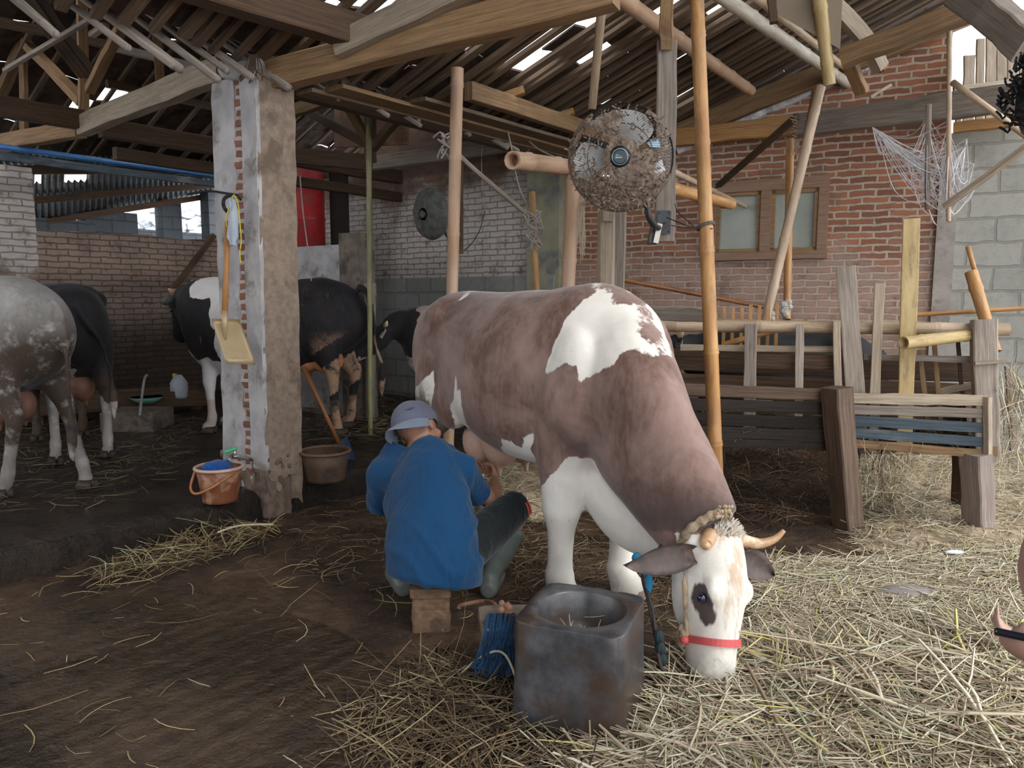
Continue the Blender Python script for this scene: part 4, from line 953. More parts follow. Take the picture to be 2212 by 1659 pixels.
hroot, HW, HTL, HHp, hbody, hme = cow('cow', HBASE, HH, HS, 'large brown and white cow bending down to eat hay, being milked by the man', HC, neck_h,
    (poll, muz-poll, hN, hsz, 1), mw=hero_masks('mw'), md=hero_masks('md'), mt=hero_masks('mt'), mm=hero_masks('mm'),
    legs={'fr': ((.48, -.17, .80), (.50, -.18, .42), (.49, -.18, .13), (.50, -.18, .0)), 'fl': ((.52, .14, .80), (.575, .12, .42), (.59, .10, .13), (.62, .095, 0))},
    horns=None, voxel=.0135, trunk=TRUNK_H, eyea=.245, thick=1.5, udz=.05, udx=.10, ms=hero_masks('ms'), extra=hero_extra, ears=(.22, .5), earl=1.32, earw=1.15, eara=.085, earm=M_plain('ear_dark', (.10, .075, .068), .8, var=.3, scale=14, dirt=(.26, .15, .125), dirts=10, dlo=.55, dhi=.75), uddermat=PINK_P)
def hp(a, n_, l_): return HBASE+(lambda q: HH*q.x+HL_*q.y+Vector((0, 0, q.z)))(poll+(hA*a+hN*n_+hLt*l_)*hsz)

# horns, halter and rope of the milked cow
for lab, pts, r0 in (('short curved horn pointing at the camera', [hp(.02, .015, -.07), hp(.045, .028, -.10), hp(.06, .04, -.118), hp(.058, .055, -.124)], .032),
                     ('long pale curved horn', [hp(.02, .0, .085), hp(.03, -.0, .14), hp(.035, .02, .20), hp(.015, .05, .245), hp(-.02, .075, .27)], .027)):
    mb = MB(); qp = catmull(pts, 5); nq = len(qp); mb.tube(qp, [r0*hsz*(1-.72*(i/(nq-1))**1.4) for i in range(nq)], 14)
    mb.build('horn', HORN, hroot, smooth=True)['label'] = lab
def snap(p, off=.006):
    loc, nor, _, _ = HBV.find_nearest(Vector(p)); return loc+nor*off
_vs = mesh_np(hme)+np.array(ORG[hbody]); HBV = BVHTree.FromPolygons([Vector(p) for p in _vs], [list(p.vertices) for p in hme.polygons])
def strap(name, pts, w_, mat, lab, parent=hroot, k=7, off=.008):
    raw = catmull(pts, k); mb = MB(); mb.sweep([snap(p, off) for p in raw], [(-1, -.5), (1, -.5), (1, .5), (-1, .5)], [(w_/2, .004)]*len(raw)); o = mb.build(name, mat, parent); o['label'] = lab; return o
RED = M_plain('red_strap', (.62, .10, .10), .6, var=.1); ROPE = M_plain('halter_rope', (.45, .34, .23), .95, var=.25, scale=40, bump=.8, bdist=.01, dirt=(.2, .14, .1), dirts=9)
def around(a, n=16, th0=0.0, th1=2*math.pi, ra=.16):
    out = []
    for i in range(n+1):
        th = th0+(th1-th0)*i/n; c = hp(a, -.045, 0); d = HBASE*0+(lambda q: HH*q.x+HL_*q.y+Vector((0, 0, q.z)))(hN*math.cos(th)+hLt*math.sin(th))
        h = HBV.ray_cast(c+d*ra*1.6, -d)[0]; out.append((h if h is not None else c+d*.07)+d*.007)
    return out
mb = MB(); rp = around(.395, 40); ha_w = (HH*hA.x+HL_*hA.y+Vector((0, 0, hA.z)))
mb.sweep(rp, [(-1, -1), (1, -1), (1, 1), (-1, 1)], [(.003, .012)]*len(rp), up=ha_w, caps=False); mb.build('noseband', RED, hroot)['label'] = 'red halter noseband'
mb = MB(); mb.tube([snap(hp(a, n_, l_), .010) for a, n_, l_ in ((.08, -.06, -.14), (.14, -.06, -.14), (.20, -.065, -.13), (.28, -.07, -.12), (.34, -.075, -.11), (.385, -.08, -.09))], .009, 8); mb.build('cheek_rope', ROPE, hroot)['label'] = 'beige cheek rope of the halter'
mb = MB(); mb.ell(snap(hp(.10, -.055, -.14), .012), (.017, .017, .022)); mb.ell(snap(hp(.40, -.09, -.09), .01), (.02, .02, .018)); mb.build('halter_knot', RED, hroot, smooth=True)
mb = MB()
for k in range(9): mb.ell(snap(hp(.38+random.uniform(-.02, .04), -.11+random.uniform(-.02, .02), -.07+random.uniform(-.03, .02)), .012), (.016, .016, .02), nu=8, nv=6)
mb.build('chin_knot', ROPE, hroot, smooth=True)
def surf(u, v, off=.012):
    r = ray(u, v).normalized(); h = HBV.ray_cast(CP, r)[0]
    return (h if h is not None else snap(CP+r*2.6, 0))-r*off
nk = [hp(-.00, -.07, -.135), hp(-.03, .0, -.13), hp(-.055, .05, -.10), hp(-.075, .07, -.05), hp(-.085, .075, 0), hp(-.09, .07, .03)]
mb = MB(); rq = catmull([surf(1466, 1205), surf(1470, 1180, .02), surf(1484, 1150, .02), surf(1512, 1128, .02), surf(1540, 1112, .02), surf(1560, 1106, .02)], 5); mb.tube(rq, [.013+.006*math.sin(i*.9)**2 for i in range(len(rq))], 10)
for k in range(46): mb.ell(surf(1562+random.uniform(-16, 22), 1108+random.uniform(-14, 12), .02+random.uniform(0, .03)), (.008, .008, .008), nu=7, nv=5)
mb.build('neck_rope', ROPE, hroot, smooth=True)['label'] = 'frayed beige rope over the poll'

mb = MB(); rg = random.Random(2)
for k in range(150):
    l0 = rg.uniform(-.075, .085); a0 = rg.uniform(-.03, .035); c0 = snap(hp(a0, .04, l0), -.004); d_ = (HBASE*0+(lambda q: HH*q.x+HL_*q.y+Vector((0, 0, q.z)))(-hA*rg.uniform(.5, 1)+hN*rg.uniform(.1, .8)+hLt*rg.uniform(-.5, .5))).normalized()
    mb.tube([c0, c0+d_*.018, c0+d_*.034+Vector((0, 0, -.004))], [.004, .003, .001], 4)
mb.build('forelock', M_plain('pale_hair', (.66, .60, .52), .8), hroot)
# ---- the other cows
BW = M_coat('coat_black', (.010, .010, .012), (.022, .020, .022), sheen=.04, white=(.72, .70, .68), dirt=(.16, .10, .06))
GW = M_coat('coat_grey', (.25, .235, .22), (.38, .36, .34), white=(.66, .65, .63), dirt=(.060, .040, .028), sheen=.1)
DUD = M_plain('udder_brown', (.20, .10, .07), .6)  # plain dark brown udder skin
PW = M_coat('coat_pinkish', (.34, .25, .22), (.45, .34, .30), dirt=(.2, .14, .1))
def neck_up(hx=.98, hz=1.22, y=0.0):
    return [(.52, 0, 1.06, .18, .28), (.68, y*.2, 1.10, .15, .24), (.82, y*.6, 1.16, .125, .19), (hx-.03, y, hz, .10, .15)]
ZP = .165
# grey cow at the left edge, rump to the right
h1 = Vector((-.93, .36, 0)).normalized(); l1 = Vector((-h1.y, h1.x, 0))
hoof = Gz(38, 1078, ZP); b1 = hoof+h1*.63-l1*.18; b1.z = ZP
cow('cow', b1, h1, .95, 'dirty grey cow cut off by the left edge, rump towards the pillar', GW, neck_up(1.0, 1.15), ((1.0, 0, 1.18), (.75, 0, -.65), (.5, 0, .8), .95),
    mw=lambda l, w_: np.where(l[:, 2] > 1.5, 1, -1)*1.0, md=lambda l, w_: sd_ell(l, [(-.95, 0, .60, .06, .06, .3)]),
    mm=lambda l, w_: np.clip((1.16-l[:, 2]+.12*np.sin(l[:, 0]*5))/.3, 0, 1)*np.where(l[:, 2] < .34, .45, 1), voxel=.022, uddermat=DUD,
    legs={'hr': ((-.50, -.17, .86), (-.66, -.18, .52), (-.78, -.18, .15), (-.82, -.18, 0)), 'hl': ((-.50, .17, .86), (-.68, .18, .50), (-.58, .18, .15), (-.52, .18, 0))})
# black and white cow right behind it
h2 = Vector((-.62, .78, 0)).normalized(); l2 = Vector((-h2.y, h2.x, 0))
hoof = Gz(112, 1003, ZP); b2 = hoof+h2*.63-l2*.20; b2.z = ZP
cow('cow', b2, h2, .93, 'black cow with white lower legs standing between the grey cow and the wall', BW, neck_up(1.0, 1.15), ((1.0, 0, 1.18), (.75, 0, -.65), (.5, 0, .8), .95),
    mw=lambda l, w_: np.maximum(np.where(l[:, 0] < -.45, .62-l[:, 2]+.25*np.sign(l[:, 1])*.6, -1)+wob(l, 1, .10), sd_ell(l, [(-.25, .10, 1.36, .20, .10, .1), (-.93, 0, .60, .06, .06, .22), (.1, .3, .8, .2, .2, .3)])+wob(l, 1, .02)),
    mm=lambda l, w_: np.clip((.75-l[:, 2])/.3, 0, 1)*.6, voxel=.022, udder=True, uddermat=M_plain('udder_dark', (.25, .12, .08), .6),
    tail=[(-.84, 0, 1.24), (-.92, -.03, 1.12), (-.95, -.12, .95), (-.94, -.17, .75), (-.93, -.19, .62)])
# black and white cow behind the pillar
h3 = Vector((-1, .06, 0)).normalized(); l3 = Vector((-h3.y, h3.x, 0))
hoof = Gz(738, 938, ZP); b3 = hoof+h3*.66-l3*.20; b3.z = ZP
def w3(l, w_):
    x, y, z = l.T; m = sd_ell(l, [(.52, .1, 1.28, .17, .3, .10), (.36, .2, 1.1, .10, .2, .28), (.30, .3, .85, .09, .2, .25), (.1, .2, 1.1, .16, .3, .2), (.72, .05, .70, .14, .12, .08)])+wob(l, 1, .02)
    m = np.maximum(m, np.where((x > .3) & (x < .75), .66-z, -1)+wob(l, 1, .05)); return m
def d3(l, w_): return np.full(len(l), -1.0)
def m3(l, w_):
    x, y, z = l.T; return np.clip(np.clip((.92-z)/.2, 0, 1)*np.clip((-.42-x)/.1, 0, 1)*1.0*(np.sin(z*14+x*9) > -.4)+(z < .3)*.5, 0, 1)
BW3 = M_coat('coat_black_tan', (.010, .010, .013), (.026, .02, .02), sheen=.04, white=(.74, .70, .68), dirt=(.36, .22, .14))
cow('cow', b3, h3, .98, 'black and white cow standing behind the concrete pillar', BW3, neck_up(.90, 1.22, -.14), ((.88, -.16, 1.27), (.40, -.45, -.80), (.80, -.2, .5), 1.0, 1), mw=w3, mm=m3, voxel=.02, ears=(-.35, .5),
    uddermat=M_plain('udder_orange', (.55, .24, .12), .5, var=.15), udz=.09, udx=-.13, tail=[(-.80, .02, 1.30), (-.90, .06, 1.24), (-.95, .08, 1.0), (-.96, .08, .8), (-1.02, .08, .62)],
    legs={'hl': ((-.50, .17, .86), (-.60, .18, .52), (-.62, .19, .15), (-.66, .2, 0))})
# heifer at the back wall
cow('cow', (-.42, 7.22, ZP-.01), (-1, -.12), .80, 'pinkish heifer with black neck at the back wall, half hidden by the milked cow', PW, neck_up(.98, 1.10, .03), ((.98, .02, 1.14), (.80, .1, -.6), (.6, 0, .8), 1.0, 1),
    mw=lambda l, w_: np.maximum(np.where((l[:, 0] > .2), .72-l[:, 2], -1), -1)+wob(l, 1, .04), md=lambda l, w_: np.where(l[:, 2] > .78, l[:, 0]-.58+wob(l, 1.4, .10), -1), voxel=.024, udder=False)
# black cow behind the manger
cow('cow', (2.02, 5.55, .0), (-.97, .24), .80, 'black cow standing behind the fence rails of the manger', BW, neck_up(.95, 1.22, .1), ((.93, .12, 1.30), (.72, .35, -.6), (.6, 0, .8), 1.0, 1), mw=lambda l, w_: sd_ell(l, [(.2, .3, .6, .2, .2, .2)]), voxel=.026, udder=False)

# ------------------------------------------------------------ people
SKIN = M_plain('skin', (.34, .17, .11), .55, var=.12, scale=9, bump=.15, bdist=.002)
SKIN2 = M_plain('skin_light', (.50, .30, .23), .5, var=.1)
def cloth(name, col, rough=.9, var=.12, fold=9):
    m, nt, p = newmat(name); N = NT(nt); oc = N.tex('Object')
    n1 = N.noise(N.mapping(oc, (1, 1, .5)), fold, 3, .5, 1.2); n2 = N.noise(oc, 220, 2, .6)
    N.link(N.mix(N.noise(oc, 5, 4), tuple(c*(1-var) for c in col), tuple(c*(1+var) for c in col)), p.inputs['Base Color'])
    p.inputs['Roughness'].default_value = rough; p.inputs['Sheen Weight'].default_value = .15; p.inputs['Specular IOR Level'].default_value = .25
    N.link(N.bump(N.math('ADD', n1, N.math('MULTIPLY', n2, .06)), .55, .03), p.inputs['Normal']); return m
def ringloft(mb, rings, upv, n=22, k=4, ex=.92): return loft(mb, rings, n, k, up=upv, ex=ex)
def R5(p, a, b): return (p[0], p[1], p[2], a, b)
def hand(mb, wrist, palm, axis, curl, thumb_side, s=1.0):
    """palm block with four bent fingers of different lengths closing round an axis, and a thumb from the side of the palm"""
    wrist, palm = Vector(wrist), Vector(palm); d = (palm-wrist).normalized(); ax = Vector(axis).normalized(); ax = (ax-d*ax.dot(d)).normalized(); nrm = d.cross(ax).normalized()*curl
    loft(mb, [R5(wrist, .026*s, .020*s), R5(wrist.lerp(palm, .5), .034*s, .019*s), R5(palm, .040*s, .016*s), R5(palm+d*.012*s, .036*s, .012*s)], 12, 3, up=nrm)
    for i, (o_, ln) in enumerate(((-.031, .060), (-.011, .072), (.010, .068), (.030, .054))):
        b_ = palm+d*.006*s+ax*o_*s; p1 = b_+d*ln*.42*s+nrm*.006*s; p2 = p1+(d*.45+nrm*.85).normalized()*ln*.42*s; p3 = p2+(nrm*.75-d*.65).normalized()*ln*.38*s
        q = catmull([b_-d*.01*s, b_, p1, p2, p3], 4); mb.tube(q, [.0092*s*(1-.25*j/(len(q)-1)) for j in range(len(q))], 8)
    tb = wrist.lerp(palm, .45)+ax*thumb_side*.030*s; p1 = tb+(d*.5+ax*thumb_side*.7+nrm*.3).normalized()*.032*s; p2 = p1+(d*.7+nrm*.7).normalized()*.028*s; p3 = p2+(d*.2+nrm*.9-ax*thumb_side*.2).normalized()*.022*s
    q = catmull([tb, p1, p2, p3], 4); mb.tube(q, [.0115*s*(1-.2*j/(len(q)-1)) for j in range(len(q))], 8)
def headmb(mb, c, f, u, s=1.0):
    f = Vector(f).normalized(); u = Vector(u); u = (u-f*u.dot(f)).normalized(); r = f.cross(u); Rm = Matrix((r, f, u)).transposed()
    def H(x, y, z): return Vector(c)+(r*x+f*y+u*z)*s
    mb.ell(H(0, -.01, .03), (.077*s, .096*s, .088*s), Rm, 18, 12); mb.ell(H(0, .02, -.035), (.062*s, .072*s, .078*s), Rm); mb.ell(H(0, .055, -.085), (.034*s, .03*s, .028*s), Rm)
    mb.ell(H(0, .085, -.022), (.013*s, .022*s, .026*s), Rm); mb.ell(H(0, .078, .022), (.05*s, .018*s, .014*s), Rm); mb.ell(H(0, .08, -.062), (.024*s, .014*s, .009*s), Rm)
    for sg in (-1, 1):
        mb.ell(H(.076*sg, -.008, -.008), (.009*s, .019*s, .032*s), Rm, 10, 8); mb.ell(H(.045*sg, .055, -.03), (.022*s, .022*s, .02*s), Rm)
    return H, r, f, u, Rm
man = thing('person', 'man in blue T-shirt and backwards grey cap, sitting on a low block to milk', 'person', (-.33, 2.98, 0))
sh_r, sh_l = P(990, 1003, 3.24), P(832, 1012, 3.36); shc = (sh_r+sh_l)/2
pel = Vector((-.325, 3.0, .27)); hc = P(903, 928, 3.36)
elb_r = P(1066, 1090, 3.34); han_r = Vector((-.085, 3.60, .475)); elb_l = P(818, 1095, 3.45); han_l = Vector((-.20, 3.70, .475))
kn_r, kn_l = P(1118, 1092, 3.33), P(868, 1105, 3.46)
FW = Vector((.30, .954, 0)); RT = Vector((.954, -.30, 0))
mb = MB()
Hm, hr_, hf_, hu_, HRm = headmb(mb, hc, (.55, .78, -.30), (-.36, .40, .84), 1.12)
nb = shc+Vector((.0, .02, .075))
ringloft(mb, [R5(nb+Vector((0, -.02, -.12)), .13, .08), R5(nb, .075, .07), R5(nb.lerp(hc, .45), .058, .060), R5(hc+hf_*-.015-hu_*.04, .055, .06)], (0, 1, 0), 16)
for sh, el, ha, wr_off, ts in ((sh_r, elb_r, han_r, .0, -1), (sh_l, elb_l, han_l, 0, 1)):
    wr = el.lerp(ha, .80)
    loft(mb, [R5(sh, .05, .055), R5(sh.lerp(el, .35), .046, .05), R5(sh.lerp(el, .75), .039, .042), R5(el, .038, .040), R5(el.lerp(wr, .25), .041, .040), R5(el.lerp(wr, .65), .031, .032), R5(wr, .024, .026)], 14, 4)
    hand(mb, wr, ha, (0, .25, .97), ts, 1)
ringloft(mb, [R5(pel+Vector((0, .0, -.04)), .15, .11), R5(pel.lerp(shc, .5), .14, .10), R5(shc, .16, .09)], FW)
for kn, hp_, an in ((kn_r, pel+RT*.09, P(1060, 1262, 3.25)), (kn_l, pel-RT*.09, P(866, 1268, 3.27))):
    loft(mb, [R5(hp_, .09, .085), R5(hp_.lerp(kn, .5), .075, .075), R5(kn, .052, .055), R5(kn.lerp(an, .3), .050, .056), R5(kn.lerp(an, .7), .036, .040), R5(an, .033, .036)], 14, 4)
meshobj('body', remesh(mb, .0075, 4), SKIN, man)
# T-shirt
SHIRT = cloth('blue_cotton', (.003, .046, .125), .85, .15, 11)
mb = MB(); ringloft(mb, [R5(Vector((-.325, 2.955, .185)), .195, .165), R5(Vector((-.322, 2.965, .23)), .205, .17), R5(Vector((-.335, 3.0, .33)), .20, .155), R5(Vector((-.355, 3.08, .44)), .195, .145),
    R5(Vector((shc.x+.01, 3.18, .53)), .212, .125), R5(shc+Vector((0, -.02, -.03)), .222, .11), R5(shc+Vector((0, .0, .02)), .21, .095), R5(shc+Vector((.01, .01, .042)), .15, .08), R5(shc+Vector((.015, .02, .058)), .082, .064)], FW, 30, 5)
BKW = Vector((0, -.055, 0)); sL, sR = sh_l+BKW, sh_r+BKW
loft(mb, [R5(sL+Vector((-.01, .0, -.012)), .066, .066), R5(sL.lerp(shc+BKW, .35)+Vector((0, -.005, -.006)), .08, .078), R5(shc+BKW+Vector((0, .01, -.004)), .09, .082), R5(sR.lerp(shc+BKW, .35)+Vector((0, -.005, -.006)), .08, .078), R5(sR+Vector((.01, 0, -.012)), .066, .066)], 16, 4)
for sh, el, e2, k_ in ((sR, elb_r, P(1036, 1072, 3.30), .92), (sL, elb_l, P(818, 1100, 3.40), .92)):
    c0 = (shc+BKW).lerp(sh, .55); loft(mb, [R5(c0+Vector((0, 0, -.04)), .08, .10), R5(sh+Vector((0, 0, -.01)), .074, .084), R5(sh.lerp(e2, .4), .068, .076), R5(sh.lerp(e2, .8), .062, .066), R5(sh.lerp(e2, .96), .063, .067)], 16, 4)
me = remesh(mb, .0095, 16); vs = mesh_np(me); nr = np.empty(len(vs)*3); me.vertices.foreach_get('normal', nr); nr = nr.reshape(-1, 3)
x, y, z = vs.T; fold = np.maximum(0, np.sin((x*.55+z*1.0)*46+np.sin(x*19)*1.6+np.sin(z*13)))**2*.008*np.clip((.52-z)/.25, 0.1, 1)+np.maximum(0, np.sin((x*1.3-z*.6)*40+np.sin(z*21)))**3*.008*np.clip((x+.28)/.1, 0, 1)
vs = vs+nr*fold[:, None]; me.vertices.foreach_set('co', vs.ravel()); meshobj('tshirt', me, SHIRT, man)
# shorts
mb = MB()
for kn, sg in ((kn_r, 1), (kn_l, -1)):
    hp_ = pel+RT*.09*sg+Vector((0, 0, -.0)); loft(mb, [R5(hp_-FW*.04, .115, .10), R5(hp_.lerp(kn, .3), .10, .10), R5(hp_.lerp(kn, .65), .088, .092), R5(hp_.lerp(kn, .9), .078, .082), R5(hp_.lerp(kn, 1.02), .074, .078)], 18, 4)
mb.ell(pel+Vector((0, -.0, -.03)), (.17, .14, .075))
sho = meshobj('shorts', remesh(mb, .011, 4), cloth('black_shorts', (.006, .011, .013), .8), man)
mb = MB()
for o_ in (0, .022):
    c = pel.lerp(kn_r, 1.0)+Vector((.02, -.0, -.005-o_)); 
    d_ = (kn_r-(pel+RT*.09)).normalized(); sd = d_.cross(Vector((0, 0, 1))).normalized(); uu = sd.cross(d_)
    cc = (pel+RT*.09).lerp(kn_r, .985-o_*1.6)
    mb.tube([cc+sd*.079*math.cos(a)+uu*.083*math.sin(a) for a in lin(-.3, .5, 8)], .004, 6)
mb.build('stripe', RED, sho)['label'] = 'two red stripes at the knee'
# rubber boots
BOOT = M_plain('rubber_boot', (.13, .15, .135), .45, var=.25, scale=8, bump=.3, dirt=(.10, .08, .06), dirts=7)
for kn, an, fo, lab in ((kn_r, P(1060, 1262, 3.25), Vector((.15, .98, 0)), None), (kn_l, P(866, 1268, 3.27), Vector((-.35, .9, 0)), None)):
    fo = fo.normalized(); mb = MB(); an = Vector((an.x, an.y, .095)); tp = kn.lerp(an, .30) if kn is kn_r else kn.lerp(an, .3)
    loft(mb, [R5(tp, .076, .080), R5(tp.lerp(an, .5), .068, .072), R5(tp.lerp(an, .85), .052, .060), R5(an, .045, .056), R5(an+Vector((0, 0, -.05)), .044, .058)], 18, 4)
    f0 = Vector((an.x, an.y, .045)); loft(mb, [R5(f0-fo*.075, .03, .035), R5(f0-fo*.05, .042, .044), R5(f0+fo*.04, .044, .046), R5(f0+fo*.12, .048, .036), R5(f0+fo*.18, .036, .028), R5(f0+fo*.20, .01, .01)], 14, 4)
    meshobj('boot', remesh(mb, .011, 3), BOOT, man)
# cap: dome, band and the peak hanging over his neck
CAP = cloth('cap_grey', (.115, .12, .175), .9, .1, 6)
mb = MB(); nu, nv = 30, 12; vs = []
for i in range(nv+1):
    th = (math.pi/2+.16)*i/nv
    for j in range(nu):
        ph = 2*math.pi*j/nu
        vs.append(Hm(.088*math.sin(th)*math.cos(ph), -.012+.110*math.sin(th)*math.sin(ph), .018+.105*math.cos(th)+(.012 if math.sin(ph) > 0 else 0)*math.sin(th)))
fs = [(i*nu+j, (i+1)*nu+j, (i+1)*nu+(j+1) % nu, i*nu+(j+1) % nu) for i in range(nv) for j in range(nu)]
inn = [Vector(hc)+(q-Vector(hc))*.955 for q in vs]; K = len(vs); fs += [tuple(K+k for k in f[::-1]) for f in fs]; fs += [(nv*nu+j, nv*nu+(j+1) % nu, K+nv*nu+(j+1) % nu, K+nv*nu+j) for j in range(nu)]
mb.add(vs+inn, fs); mb.ell(Hm(0, -.012, .126), (.007, .007, .005)); cap = mb.build('cap', CAP, man, smooth=True)
mb = MB(); vs = []; n1, m1 = 20, 7
for sdn in (0, 1):
    for i in range(n1+1):
        a = math.pi*(.06+.88*i/n1)
        for j in range(m1):
            f = j/(m1-1); ext = 1+f*.66*math.sin(a)**.6
            x_, y_ = .088*math.cos(a)*(1+.05*f), -.012-.108*math.sin(a)*ext
            vs.append(Hm(x_, y_, .004-.038*f*math.sin(a)-.028*(abs(math.cos(a)))*f-.004*sdn+.02*(1-abs(math.cos(a)))*0))
K = (n1+1)*m1; fs = []
for sdn in (0, 1):
    for i in range(n1):
        for j in range(m1-1):
            a = sdn*K+i*m1+j; q = (a, a+1, a+m1+1, a+m1); fs.append(q if sdn else q[::-1])
for i in range(n1): a = i*m1+m1-1; fs.append((a, a+m1, K+a+m1, K+a)); a = i*m1; fs.append((a, a+m1, K+a+m1, K+a))
for j in range(m1-1): fs.append((j, j+1, K+j+1, K+j)); a = n1*m1+j; fs.append((a, a+1, K+a+1, K+a))
mb.add(vs, fs); mb.build('peak', cloth('peak_grey', (.17, .20, .27), .9, .08, 5), cap, smooth=True)['label'] = 'lighter blue-grey peak'
mb = MB()
for k in range(5): mb.tube([Hm(.028+.010*k, -.108+.0*k+.004*k, .045), Hm(.031+.010*k, -.1075+.004*k, .052+.003*(k % 2)), Hm(.035+.010*k, -.105+.004*k, .044)], .0016, 5)
mb.build('embroidery', M_plain('thread', (.03, .03, .05), .9), cap)['label'] = 'small dark stitched lettering'
# second person, almost outside the right edge, holding a phone
p2 = thing('person', 'person with black curly hair at the right edge, holding a dark phone', 'person', (1.27, 1.32, 0))
hc2 = P(2362, 238, 1.35); mb = MB(); H2, *_ = headmb(mb, hc2, (-.2, .95, -.1), (0, 0, 1), 1.0)
s2 = Vector((hc2.x+.22, hc2.y-.03, hc2.z-.27))
ringloft(mb, [R5(s2+Vector((0, 0, -.5)), .15, .11), R5(s2+Vector((0, 0, -.25)), .15, .11), R5(s2, .17, .09), R5(s2+Vector((0, .01, .06)), .07, .07), R5(s2+Vector((-.17, .02, .12)), .052, .055), R5(hc2, .055, .06)], (0, 1, 0))
el2, wr2 = P(2268, 1200, 1.10), P(2300, 1404, .82)
loft(mb, [R5(s2+Vector((-.15, 0, -.02)), .05, .055), R5(s2.lerp(el2, .6)+Vector((-.03, 0, 0)), .045, .045), R5(el2, .04, .042), R5(el2.lerp(wr2, .6), .033, .034), R5(wr2, .025, .028)], 14, 4)
hand(mb, wr2, P(2252, 1398, .80)+Vector((-.0, -.0, -.012)), (0, 1, 0), -1, 1, .9)
loft(mb, [R5(s2+Vector((.17, 0, -.02)), .05, .055), R5(s2+Vector((.24, .02, -.28)), .04, .042), R5(s2+Vector((.24, .12, -.5)), .028, .03)], 14, 4)
hand(mb, s2+Vector((.24, .12, -.5)), s2+Vector((.24, .17, -.57)), (1, 0, 0), 1, 1)
for sg in (-1, 1): loft(mb, [R5((s2.x+.09*sg, s2.y, .90), .10, .10), R5((s2.x+.09*sg, s2.y, .48), .06, .065), R5((s2.x+.09*sg, s2.y, .1), .04, .045), R5((s2.x+.09*sg, s2.y, .04), .045, .05), ], 14, 4); mb.ell((s2.x+.09*sg, s2.y+.05, .035), (.045, .12, .032))
meshobj('body', remesh(mb, .011, 4), SKIN2, p2)
mb = MB(); ringloft(mb, [R5(s2+Vector((0, 0, -.55)), .18, .14), R5(s2+Vector((0, 0, -.25)), .175, .135), R5(s2+Vector((0, 0, -.02)), .19, .115), R5(s2+Vector((0, .01, .055)), .09, .08)], (0, 1, 0), 26)
meshobj('shirt', remesh(mb, .014, 4), cloth('dark_shirt', (.05, .05, .06)), p2)
mb = MB()
for sg in (-1, 1): loft(mb, [R5((s2.x+.085*sg, s2.y, .92), .115, .12), R5((s2.x+.09*sg, s2.y, .5), .085, .09), R5((s2.x+.09*sg, s2.y, .08), .07, .075)], 18, 4)
meshobj('trousers', remesh(mb, .015, 4), cloth('dark_trousers', (.03, .035, .05)), p2)
mb = MB(); rg = random.Random(5)
mb.ell(H2(-.045, -.02, .02), (.095, .112, .10))
for k in range(420):
    a = rg.uniform(0, 2*math.pi); b = rg.uniform(-.5, 1.5); d_ = Vector((math.cos(a)*math.cos(b), math.sin(a)*math.cos(b), math.sin(b)))
    if d_.y > .55 and d_.z < .35: continue
    c = H2(-.045, -.02, .02)+Vector((d_.x*.097, d_.y*.112, d_.z*.100)); q = d_.cross(Vector((.3, .2, 1))).normalized(); e_ = d_.cross(q); r_ = rg.uniform(.005, .010)
    mb.tube([c+d_*(.004*t_)+q*r_*math.cos(t_*1.3+a)+e_*r_*math.sin(t_*1.3+a) for t_ in range(7)], .0022, 4)
mb.build('hair', M_plain('black_hair', (.012, .012, .015), .5), p2)
mb = MB(); pc = P(2200, 1374, .80); d_ = Vector((1, .25, .0)).normalized(); yv = (pc-CP).normalized(); xv = yv.cross(Vector((0, 0, 1))).normalized(); zv_ = xv.cross(yv); mb.box(pc+xv*.055, (.155, .075, .0085), Matrix((xv, yv, zv_)).transposed())
ph = mb.build('phone', M_plain('phone_black', (.008, .010, .018), .2, bump=0)); bm_ = ph.modifiers.new('b', 'BEVEL'); bm_.width = .003; bm_.segments = 3
tag(ph, 'dark phone held flat at the right edge of the picture', 'phone')
# ------------------------------------------------------------ stool, trough blocks
def blockmesh(poly, z0_, z1_, nz_, jit, seed=1, cap=True):
    rg = random.Random(seed); mb = MB(); n = len(poly); vs = []
    for k in range(nz_+1):
        z = z0_+(z1_-z0_)*k/nz_
        for x, y in poly: vs.append((x+rg.uniform(-jit, jit), y+rg.uniform(-jit, jit), z+rg.uniform(-jit, jit)*.5*(0 < k < nz_)))
    fs = [(k*n+j, k*n+(j+1) % n, (k+1)*n+(j+1) % n, (k+1)*n+j) for k in range(nz_) for j in range(n)]
    fs.append(tuple(range(n))[::-1])
    if cap: fs.append(tuple(nz_*n+j for j in range(n)))
    mb.add(vs, fs); return mb
def rrect(c, a, b, yaw, r, k=4):
    out = []
    for sx, sy, ph in ((1, 1, 0), (-1, 1, 90), (-1, -1, 180), (1, -1, 270)):
        for i in range(k+1):
            t = math.radians(ph+90*i/k); x, y = sx*(a/2-r)+r*math.cos(t), sy*(b/2-r)+r*math.sin(t)
            out.append((c[0]+x*math.cos(yaw)-y*math.sin(yaw), c[1]+x*math.sin(yaw)+y*math.cos(yaw)))
    return out
s0 = Gz(925, 1371, 0); s1 = Gz(884, 1357, 0)
sc_ = Vector((s0.x+.005, s0.y+.09, 0)); stl = thing('stool', 'low rough brown block the man sits on', 'stool', (sc_.x, sc_.y, 0))
BROWNB = M_plain('brown_block', (.16, .095, .055), .9, var=.3, scale=30, bump=.8, bdist=.006, dirt=(.07, .045, .03), dirts=8)
blockmesh(rrect(sc_, .150, .15, .05, .012, 2), 0, .150, 8, .003, 3).build('base', BROWNB, stl)
blockmesh(rrect(sc_, .166, .17, .05, .010, 2), .150, .188, 2, .002, 4).build('seat', BROWNB, stl)
